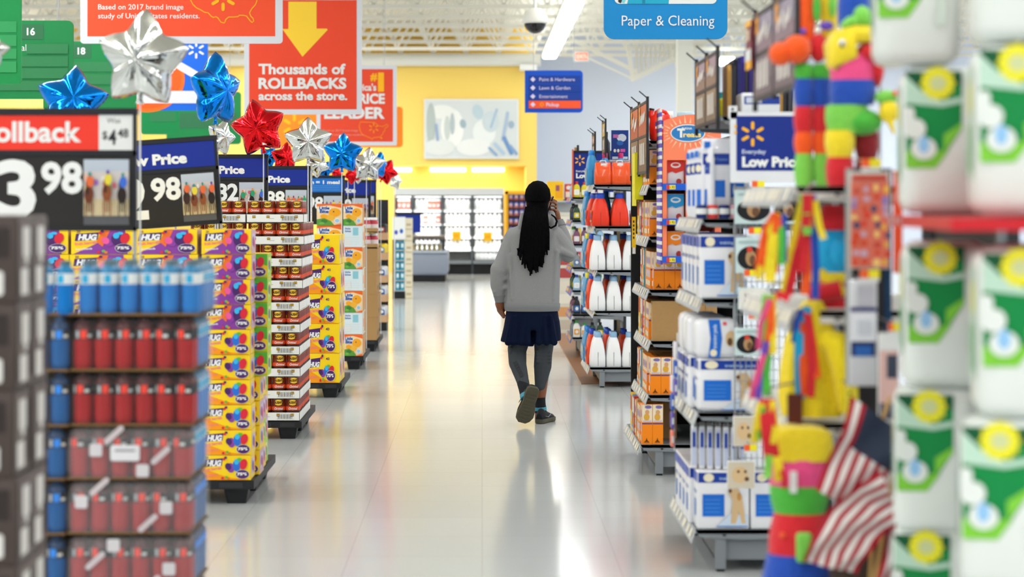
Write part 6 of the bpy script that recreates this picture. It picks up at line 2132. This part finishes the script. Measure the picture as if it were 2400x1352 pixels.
m = MB(); m.prism([W(2096, 1232, 5.9), W(2112, 1240, 5.9), W(2146, 1262, 5.88), W(2120, 1270, 5.9), W(2094, 1268, 5.9)][::-1], (0, .006, 0), mat('8e1626', .7)); m.tube([W(2098, 1250, 5.903), W(2092, 1480, 6.0)], .005, mat('c8a060', .5), 6)
tag(m.build('pennant'), 'small dark red pennant tip in front of the white detergent packs', 'flag')
m = MB(); m.lathe([(.08, .19), (.1, .2), (.13, .66), (.135, .68), (.125, .68), (.1, .22)], (wx(2062, 6.0), 6.12, 0), mat('3a2a20', .6), 24); m.lathe([(.1, 0), (.1, .01), (.04, .02), (.04, .19)], (wx(2062, 6.0), 6.12, 0), DKGREY, 16)
tag(m.build('flag_bucket'), 'dark bucket stand holding the striped flags', 'bucket')


# ================================================================ white detergent packs by the camera
GW = mat('dfe5e0', .35); GG = mat('00843f', .4); GL = mat('7cc83a', .4); GD = mat('00542e', .4); GY = mat('e6e02a', .4)


def make_pack2(lab):
    def mk():
        w, h, d = .215, .372, .22
        m = MB(); m.rbox(-w / 2, w / 2, -d / 2, d / 2, 0, h, GW, .035)
        o = m.build('detergent_pack')
        if not lab: return o
        k = MB(); a = Art(k, (-w / 2, -d / 2 - .0015, 0))
        u0, u1, v0, v1 = .006, .146, .115, .37
        a.poly([(u0, v1 - .01), (u0, v0), (u0 + .075, v0), (u1, v0 + .1), (u1, v1 - .01)][::-1], GG)
        a.poly([(u0, v0 + .045), (u0, v0), (u0 + .075, v0), (u0 + .108, v0 + .045)][::-1], GL)
        a.poly([(u1 - .045, v0 + .085), (u1 - .045, v0 + .04), (u1, v0 + .1), (u1, v0 + .115)][::-1], GL)
        a.rect(u0, u1, v1 - .045, v1 - .01, GD)
        a.poly([(u0, v1 - .02), (u0 + .04, v1 - .06), (u0 + .09, v1 - .085), (u1, v1 - .075), (u1, v1 - .09), (u0 + .09, v1 - .1), (u0, v1 - .09)], mat('b8d8c4', .4))
        a.star((u0 + u1) / 2 + .01, v1 - .04, .046, GY, 12, .82); a.disc((u0 + u1) / 2 + .01, v1 - .04, .02, .018, mat('c8d098', .4))
        a.rrect(u0 - .004, u0 + .05, v1 - .18, v1 - .13, .024, GW); a.rrect(u0 - .005, u0 + .022, v1 - .15, v1 - .1, .012, GW)
        a.disc(u0 + .045, v0 + .05, .032, .028, GW); a.disc(u0 + .045, v0 + .06, .014, .022, mat('8fc0e8', .4))
        a.rect(u1 + .006, u1 + .03, v0 - .02, v0 + .05, mat('ccd8ce', .4))
        b = Art(k, (-w / 2 - .0015, d / 2, 0), (0, -1, 0)); b.rrect(.05, .17, .08, .33, .02, mat('bcd4c2', .4)); b.disc(.11, .26, .04, .04, mat('d8dc7a', .4)); b.rect(.07, .15, .1, .2, mat('7ab88a', .4))
        k.build('label', o)
        return o
    return Proto(mk)


PG, PGN = make_pack2(True), make_pack2(False)
t = thing('display_shelf', (0, 0, 0))
m = MB(); zt, zb = 1.587, 1.560
pts = [(1.075, 5.62), (1.0, 4.55), (1.9, 4.55), (1.9, 5.62)]
m.prism([(x, y, zb) for x, y in pts], (0, 0, zt - zb), mat('c4202a', .4)); m.build('red_shelf', t)
m = MB(); a = Art(m, (1.075, 5.62, zb), Vector((-.075, -1.07, 0)).normalized(), (0, 0, 1)); a.h = .002
for k in range(3): a.rect(.03 + .09 * k, .06 + .09 * k, .004, .024, mat('d8b8b8', .5))
m.build('shelf_print', t)
m = MB(); m.box(1.47, 1.52, 4.5, 5.7, 0, 2.6, LTGREY); m.box(1.02, 1.47, 4.5, 5.7, 0, .05, LTGREY); m.build('stand', t)
tag(t, 'red-edged shelf carrying the white detergent packs', 'shelves')
zz = [1.592, 1.972]
low = [.052, .425, .78, 1.153] if False else [.05, .42, .775, 1.15]
for c, (xx, yy, rz) in enumerate(((1.186, 5.5, -.12), (1.192, 4.72, -.12))):
    for k, z in enumerate(low):
        PG.put((xx + (.006 if k % 2 else -.004) - (.012 * (3 - k) if c == 0 else .02 * (3 - k)), yy, z), 'white and green detergent pack below the red shelf, %s, %s' % (('flag-side column', 'frame-edge column')[c], rank(3 - k, 4)), 'detergent pack', 'white detergent packs', rz=rz - (.12 * (3 - k) if c else .05 * (3 - k)))
    for k, z in enumerate(zz):
        P_ = PGN if (c == 1 and k == 1) else PG
        P_.put((xx - (.07 if (c == 0 and k == 1) else 0), yy, z), 'white %sdetergent pack on the red shelf, %s, %s' % ('plain-faced ' if P_ is PGN else 'and green ', ('column beside the donkey pinata', 'column at the frame edge')[c], ('lower', 'upper')[k]), 'detergent pack', 'white detergent packs', rz=rz)
for k, z in enumerate(low + zz):
    PGN.put((1.33, 5.13, z), 'white detergent pack between the two labelled columns, %s' % rank(5 - k, 6), 'detergent pack', 'white detergent packs')


# ================================================================ the shopper
QY = 15.7


def q3(px, py, dy=0.0): return W(px, py, QY) + Vector((0, dy, 0))


def remesh(mb, name, voxel, m_, smooth=6, parent=None):
    """one continuous skin over overlapping limbs"""
    me = mb.mesh(name)
    bm = bmesh.new(); bm.from_mesh(me); bmesh.ops.recalc_face_normals(bm, faces=bm.faces); bm.to_mesh(me); bm.free()
    ob = bpy.data.objects.new(name, me)
    COL.objects.link(ob)
    r = ob.modifiers.new('r', 'REMESH'); r.mode = 'VOXEL'; r.voxel_size = voxel; r.use_smooth_shade = True
    if smooth:
        s = ob.modifiers.new('s', 'SMOOTH'); s.iterations = smooth; s.factor = .5
    dg = bpy.context.evaluated_depsgraph_get()
    out = bpy.data.meshes.new_from_object(ob.evaluated_get(dg))
    bpy.data.objects.remove(ob)
    out.materials.clear(); out.materials.append(m_)
    out.polygons.foreach_set('material_index', [0] * len(out.polygons))
    out.polygons.foreach_set('use_smooth', [True] * len(out.polygons))
    out.name = name
    o = bpy.data.objects.new(name, out)
    COL.objects.link(o)
    if parent is not None: o.parent = parent
    return o


SKIN = mat('7a4a30', .5, bump=.02, bscale=200)
D = mat('808080')
b = MB()
# head, neck, ears, face (turned away)
hc = q3(1260, 468, .0)
b.ball(hc, (.074, .092, .108), D, 20, 14)
b.ball(hc + Vector((0, .05, -.06)), (.055, .05, .055), D)
b.capsule(hc + Vector((.004, .086, -.005)), hc + Vector((.004, .108, -.03)), .012, .016, D)       # nose
b.capsule(hc + Vector((-.02, .092, -.062)), hc + Vector((.024, .092, -.062)), .01, .01, D)        # lips
for s_ in (-1, 1):
    b.capsule(hc + Vector((s_ * .074, .0, -.005)), hc + Vector((s_ * .076, .002, -.04)), .014, .01, D)   # ears
    b.ball(hc + Vector((s_ * .03, .08, .012)), .014, D, 10, 8)
b.capsule(q3(1256, 500, .0), q3(1252, 540, .02), .058, .064, D)
# trunk
b.capsule(q3(1215, 560, .02), q3(1292, 556, .02), .075, .075, D)
b.ball(q3(1252, 590, .03), (.15, .095, .17), D)
b.ball(q3(1249, 690, .02), (.14, .09, .16), D)
b.ball(q3(1249, 745, .01), (.155, .105, .1), D)
# left arm, hanging
LW, LE, LSH = q3(1172, 706, .02), q3(1166, 640, .0), q3(1203, 556, .02)
b.capsule(LSH, LE, .055, .042, D); b.capsule(LE, LW, .042, .028, D)
hp = q3(1173, 717, .03)
b.capsule(LW, hp, .03, .034, D)
b.capsule(q3(1168, 712, .045), q3(1171, 722, .04), .026, .024, D)
for k, (dx, L, dy) in enumerate(((-5, 24, .055), (-1.5, 27, .045), (2, 26, .03), (5, 22, .015))):
    r_ = (.0098, .0102, .0098, .0088)[k]
    p0 = q3(1171 + dx, 719, dy); p1 = q3(1172.5 + dx, 719 + L * .42, dy + .004); p2 = q3(1177 + dx * .8, 719 + L * .74, dy + .012); p3 = q3(1181 + dx * .6, 719 + L, dy + .024)
    b.capsule(p0, p1, r_ * 1.1, r_, D, 10); b.capsule(p1, p2, r_, r_ * .92, D, 10); b.capsule(p2, p3, r_ * .92, r_ * .8, D, 10)
b.capsule(q3(1175, 712, .055), q3(1181, 722, .075), .014, .0115, D, 10); b.capsule(q3(1181, 722, .075), q3(1181.5, 731, .085), .0115, .009, D, 10)
# right arm, bent up to the ear
RSH, RE, RW = q3(1302, 552, .02), q3(1334, 598, .06), q3(1309, 519, .13)
b.capsule(RSH, RE, .056, .044, D); b.capsule(RE, RW, .044, .028, D)
b.capsule(RW, q3(1303, 500, .115), .028, .034, D)
for k, (px, py, dy) in enumerate(((1291, 470, .09), (1289, 476, .075), (1289, 484, .062), (1291, 492, .052))):
    r_ = (.0098, .0102, .0098, .0088)[k]
    k0 = q3(1304, 492 + 3.5 * k - 8, .1 - .012 * k)
    k1 = q3(1304.5 - k * .3, py + 2, dy - .012); k2 = q3(1299, py - 1.5, dy - .03); k3 = q3(px + 1, py - 2, dy - .035)
    b.capsule(k0, k1, r_ * 1.15, r_, D, 10); b.capsule(k1, k2, r_, r_ * .92, D, 10); b.capsule(k2, k3, r_ * .92, r_ * .8, D, 10)
b.capsule(q3(1300, 503, .125), q3(1291, 492, .135), .014, .0115, D, 10); b.capsule(q3(1291, 492, .135), q3(1288, 479, .125), .0115, .0095, D, 10)
# legs
LH, LK, LA = q3(1226, 745, .01), q3(1211, 822, .05), q3(1230, 908, -.2)
RH, RK, RA = q3(1277, 745, .02), q3(1273, 828, .04), q3(1265, 950, .0)
b.capsule(LH, LK, .085, .06, D); b.capsule(LK, q3(1215, 852, -.02), .058, .056, D); b.capsule(q3(1215, 852, -.02), LA, .055, .036, D)
b.capsule(RH, RK, .085, .06, D); b.capsule(RK, q3(1272, 862, .035), .056, .058, D); b.capsule(q3(1272, 862, .035), RA, .056, .036, D)
b.capsule(LA, q3(1231, 922, -.235), .034, .034, D)
b.capsule(RA, q3(1266, 983, .02), .036, .04, D)
b.capsule(q3(1266, 983, .02), q3(1274, 983, .16), .035, .03, D)
person = remesh(b, 'person', .0055, SKIN, 4)
tag(person, 'person in grey sweatshirt, navy shorts and leggings walking away, phone at the ear', 'person')

# ---- sweatshirt
KN = mat('88898a', .95, bump=.25, bscale=170, var=.1, spec=.1)
b = MB()


def ring(px, py, hx, hy, dy=0, n=32, tilt=0.0):
    c = q3(px, py, dy)
    return [c + Vector((hx * math.copysign(abs(math.cos(a)) ** .85, math.cos(a)), hy * math.copysign(abs(math.sin(a)) ** .85, math.sin(a)), tilt * math.cos(a))) for a in (2 * PI * k / n for k in range(n))]


b.loft([ring(*r) for r in ((1254, 512, .055, .055, .02), (1254, 524, .1, .085, .02), (1253, 534, .155, .1, .02), (1252, 548, .198, .112, .02), (1251, 580, .205, .128, .025), (1250, 630, .2, .132, .025), (1249, 680, .198, .13, .02), (1247, 712, .202, .134, .02), (1247, 727, .199, .13, .02))], D)
b.capsule(q3(1207, 556, .02), q3(1172, 636, .0), .077, .068, D); b.capsule(q3(1170, 632, .0), q3(1167, 668, .01), .068, .058, D); b.capsule(q3(1167, 668, .01), q3(1172, 700, .02), .056, .042, D)
b.capsule(q3(1298, 554, .02), q3(1330, 594, .055), .08, .066, D); b.capsule(q3(1332, 595, .06), q3(1318, 548, .11), .066, .055, D); b.capsule(q3(1318, 548, .11), q3(1310, 524, .128), .055, .042, D)
# a few folds
for p0, p1, r_ in (((1186, 650, -.03), (1160, 662, -.035), .02), ((1187, 672, -.025), (1158, 684, -.025), .018), ((1304, 590, -.06), (1296, 700, -.075), .022), ((1196, 600, -.055), (1200, 700, -.075), .02), ((1310, 585, -.03), (1342, 600, .0), .03)):
    b.capsule(q3(*p0), q3(*p1), r_, r_ * .6, D)
# collar roll of the hood
cc = q3(1258, 512, .035)
for k in range(14):
    a0, a1 = 2 * PI * k / 14, 2 * PI * (k + 1) / 14
    f = lambda a: cc + Vector((.092 * math.cos(a), .09 * math.sin(a), .018 * math.sin(a) + .012 * math.cos(a)))
    b.capsule(f(a0), f(a1), .03, .03, D)
b.capsule(q3(1292, 502, .02), q3(1296, 528, -.02), .03, .04, D)
b.capsule(q3(1226, 506, -.02), q3(1222, 530, -.05), .026, .03, D)
shirt = remesh(b, 'sweatshirt', .008, KN, 5, person)
RIB = mat('7c7e80', .95, bump=.3, bscale=240, spec=.1)
m = MB()
m.loft([ring(1247, 710.5, .204, .136, .02), ring(1247, 712, .208, .14, .02), ring(1247, 720, .207, .139, .02), ring(1247, 728.5, .2, .132, .02)], RIB, caps=False); m.build('hem_band', shirt)
m = MB()
m.tube([q3(1171.5, 692, .017), q3(1172, 697, .019), q3(1172.5, 707, .021)], [.05, .045, .039], RIB, 18, caps=False); m.build('cuff', shirt)
m = MB()
m.tube([q3(1313, 532, .122), q3(1310, 522, .13), q3(1308.5, 516, .132)], [.05, .045, .039], RIB, 18, caps=False); m.build('cuff', shirt)

# ---- shorts
SHM = mat('07122a', .85, bump=.1, bscale=60, spec=.1)
b = MB()
b.loft([ring(*r) for r in ((1247, 722, .188, .125, .02), (1247, 745, .198, .13, .02), (1246, 765, .205, .135, .02), (1246, 772, .2, .13, .02))], D)


def leg(secs): b.loft([ring(*s_) for s_ in secs], D)


leg(((1216, 750, .1, .115, .02, 32), (1214, 780, .115, .125, .02, 32), (1212, 806, .124, .13, .02, 32, -.02)))
leg(((1280, 750, .1, .115, .02, 32), (1282, 778, .103, .118, .02, 32), (1283.5, 801, .1, .118, .02, 32, .012)))
for px in (1190, 1203, 1222, 1236, 1262, 1280, 1298):
    b.capsule(q3(px + (1250 - px) * .15, 740, -.1), q3(px, 800, -.1), .012, .026, D)
remesh(b, 'shorts', .008, SHM, 3, person)

# ---- leggings
LGM = mat('3f4347', .9, bump=.1, bscale=120, var=.05, spec=.1)
b = MB()
b.capsule(q3(1224, 770, .015), q3(1212, 820, .04), .086, .072, D); b.capsule(q3(1212, 818, .04), q3(1213, 850, -.02), .07, .066, D); b.capsule(q3(1213, 850, -.02), q3(1224, 888, -.14), .064, .047, D); b.capsule(q3(1224, 888, -.14), q3(1227, 897, -.17), .047, .043, D)
b.capsule(q3(1277, 770, .02), q3(1274, 828, .035), .085, .068, D); b.capsule(q3(1274, 828, .035), q3(1272, 860, .03), .067, .067, D); b.capsule(q3(1272, 860, .03), q3(1267, 900, .005), .066, .044, D); b.capsule(q3(1267, 900, .005), q3(1266, 905, .0), .044, .042, D)
for py in (822, 830, 838, 846): b.capsule(q3(1258, py, -.03), q3(1290, py + 2, -.02), .012, .008, D)
for py in (815, 824): b.capsule(q3(1196, py, -.03), q3(1226, py + 2, -.02), .012, .008, D)
lg_ = remesh(b, 'leggings', .006, LGM, 3, person)
m = MB()
o0, o1 = q3(1199, 847, -.078), q3(1221, 887, -.19)
ud = (o1 - o0).normalized(); vd = Vector((ud.z * -1, 0, ud.x)); vd = Vector((.92, -.1, .35)).normalized(); vd = (vd - ud * vd.dot(ud)).normalized()
a = Art(m, o0 + Vector((0, -.012, 0)), ud, vd); 
if a.n.y > 0: a.n = -a.n
LGD = mat('2a2c30', .8)
for k in range(7):
    a.rrect(.006 + k * .021, .022 + k * .021, .004, .036, .006, LGD)
m.build('leg_print', lg_)

# ---- socks
SKM = mat('15171c', .85, bump=.1, bscale=150); TEAL = mat('4a92a8', .8)
m = MB(); m.tube([q3(1224, 893, -.155), q3(1228, 905, -.195), q3(1233, 924, -.235)], [.042, .043, .045], SKM, 18); s_ = m.build('sock', person)
m = MB(); m.tube([q3(1231.5, 918, -.222), q3(1233.5, 926, -.24)], [.0475, .0485], TEAL, 18); m.build('stripe', s_)
m = MB(); m.tube([q3(1265.5, 931, .0), q3(1266, 945, .002), q3(1267, 966, .01)], [.04, .041, .046], SKM, 18); s_ = m.build('sock', person)
m = MB(); m.tube([q3(1266, 953, .006), q3(1266.5, 961, .008)], [.0475, .0475], TEAL, 18); m.build('stripe', s_)

# ---- shoes: built along a foot, toe at +y, then turned
UPM = mat('14161a', .8, bump=.1, bscale=80); SOLM = mat('4d4a3a', .8, bump=.3, bscale=60)


def shoe(M):
    """M takes foot space (x across, y heel to toe 0..0.29, z up) to the shop"""
    b = MB()
    secs = []
    for y, w, x in ((.0, .022, 0), (.015, .034, 0), (.06, .038, 0), (.12, .036, .002), (.18, .046, .006), (.23, .049, .006), (.265, .04, .002), (.285, .022, 0)):
        secs.append((y, w, x))
    def sole(z, k): return [Vector((x + w * k, y, z)) for y, w, x in secs] + [Vector((x - w * k, y, z)) for y, w, x in reversed(secs)]
    sm = MB(); sm.loft([[M @ p for p in sole(z, k)] for z, k in ((0, .93), (.006, 1), (.026, 1.02), (.03, .98))], SOLM, smooth=True)
    for k in range(9):
        y = .035 + k * .027
        sm.box(-.028, .03, y, y + .012, -.003, .001, SOLM, M)
    up = MB()
    rows = []
    for y, w, h in ((.004, .026, .07), (.03, .034, .105), (.07, .036, .11), (.11, .036, .095), (.15, .04, .08), (.2, .045, .065), (.245, .042, .055), (.27, .03, .045), (.282, .014, .036)):
        rows.append([M @ Vector((w * math.cos(a) * (1 if math.sin(a) < .5 else .96), y, .022 + (h - .022) * max(0, math.sin(a)) ** .8 if math.sin(a) > 0 else .022)) for a in (2 * PI * k / 20 for k in range(20))])
    up.loft(rows, UPM)
    sw = MB()
    for sx in (-1, 1):
        sw.tube([M @ Vector((sx * .037, .05, .05)), M @ Vector((sx * .041, .1, .04)), M @ Vector((sx * .043, .16, .06))], [.002, .004, .003], mat('6a6e72', .6), 6)
    return sm, up, sw


R1 = Matrix.Translation(q3(1262, 0, -.085)) @ Matrix.Rotation(-.35, 4, 'Z')
R1[2][3] = .004
sm, up, sw = shoe(R1)
o = up.build('shoe', person, True); sm.build('sole', o, True); sw.build('side_stripe', o, True)
# left foot: toe on the floor, heel lifted, sole toward the camera
toe = Vector((wx(1222, 15.4), 15.47, .012)); heel = Vector((wx(1252, 15.4), 15.39, .285))
yd = (toe - heel).normalized(); zd = Vector((-.12, 1, .3)); zd = (zd - yd * zd.dot(yd)).normalized(); xd = yd.cross(zd)
Lm = Matrix(((xd.x, yd.x, zd.x, heel.x), (xd.y, yd.y, zd.y, heel.y), (xd.z, yd.z, zd.z, heel.z), (0, 0, 0, 1)))
sm, up, sw = shoe(Lm @ Matrix.Diagonal((1.3, 1.0, 1, 1)))
o = up.build('shoe', person, True); sm.build('sole', o, True); sw.build('side_stripe', o, True)

# ---- hair: cap and long locks down the back
HM = mat('040405', .9, bump=.6, bscale=110, spec=.08)
m = MB()
m.ball(hc + Vector((0, -.016, .012)), (.087, .1, .112), HM, 24, 16)
m.ball(hc + Vector((-.002, -.05, -.05)), (.08, .07, .08), HM, 20, 12)
rnd = random.Random(12)
for k in range(30):                       # locks over the crown
    a = -PI * .92 + PI * .84 * (k / 29)
    pts = []
    for t in (.02, .2, .4, .6, .8, 1.0):
        th = t * 1.75
        pts.append(hc + Vector((.096 * math.cos(a) * math.sin(th) * (1 - .12 * max(0, th - 1)), -.012 + .112 * math.sin(a) * math.sin(th), .012 + .122 * math.cos(th))))
    m.tube(pts, [.007, .0085, .009, .009, .009, .0085], HM, 7)
for k in range(64):
    f = (k % 32) / 31
    lay = k // 32
    x0 = 1233 + 46 * f
    xm = 1222 + 61 * f + rnd.uniform(-1.5, 1.5)
    x1 = 1214 + 68 * f + rnd.uniform(-2.5, 2.5)
    e = abs(f - .48) * 2
    yend = 640 - 42 * e ** 1.3 + rnd.uniform(-20, 7)
    bk = -.1 - .022 * lay - .02 * (1 - e)
    pts = [q3(x0, 485, -.075 - .03 * (1 - e) - .014 * lay), q3(.5 * (x0 + xm), 512, bk + .0 - .03 * (1 - e)), q3(xm, 545, -.115 - .016 * lay - .02 * (1 - e)), q3(.5 * (xm + x1), 585, -.122 - .016 * lay), q3(x1, 615 if yend > 622 else yend - 10, -.12 - .014 * lay), q3(x1 + rnd.uniform(-2, 3), yend, -.118 - .012 * lay)]
    m.tube(pts, [.0085, .0095, .0098, .0095, .0088, .006], HM, 7)
m.tube([q3(1277, 488, -.06), q3(1276, 508, -.09), q3(1278, 526, -.12), q3(1290, 534, -.13), q3(1301, 528, -.12), q3(1304, 518, -.1), q3(1300, 509, -.07), q3(1292, 503, -.04)], [.008, .008, .008, .008, .008, .008, .007, .005], HM, 8)
m.build('hair', person)

# ---- phone in the right hand
t = thing('mobile_phone', q3(1288, 482, .075))
E = Matrix.Rotation(.35, 4, 'Y') @ Matrix.Rotation(.15, 4, 'Z')
m = MB(); m.rbox(-.005, .005, -.036, .036, -.075, .075, mat('15161a', .3), .004, E); m.build('case', t)
m = MB(); m.box(-.0056, -.005, -.032, .032, -.066, .066, mat('050506', .1), E); m.build('screen', t)
m = MB(); m.ball(E @ Vector((.006, .02, .055)), (.003, .006, .006), mat('3a3c40', .2), 10, 6); m.build('lens', t)
tag(t, 'dark mobile phone held at the shopper right ear', 'phone')
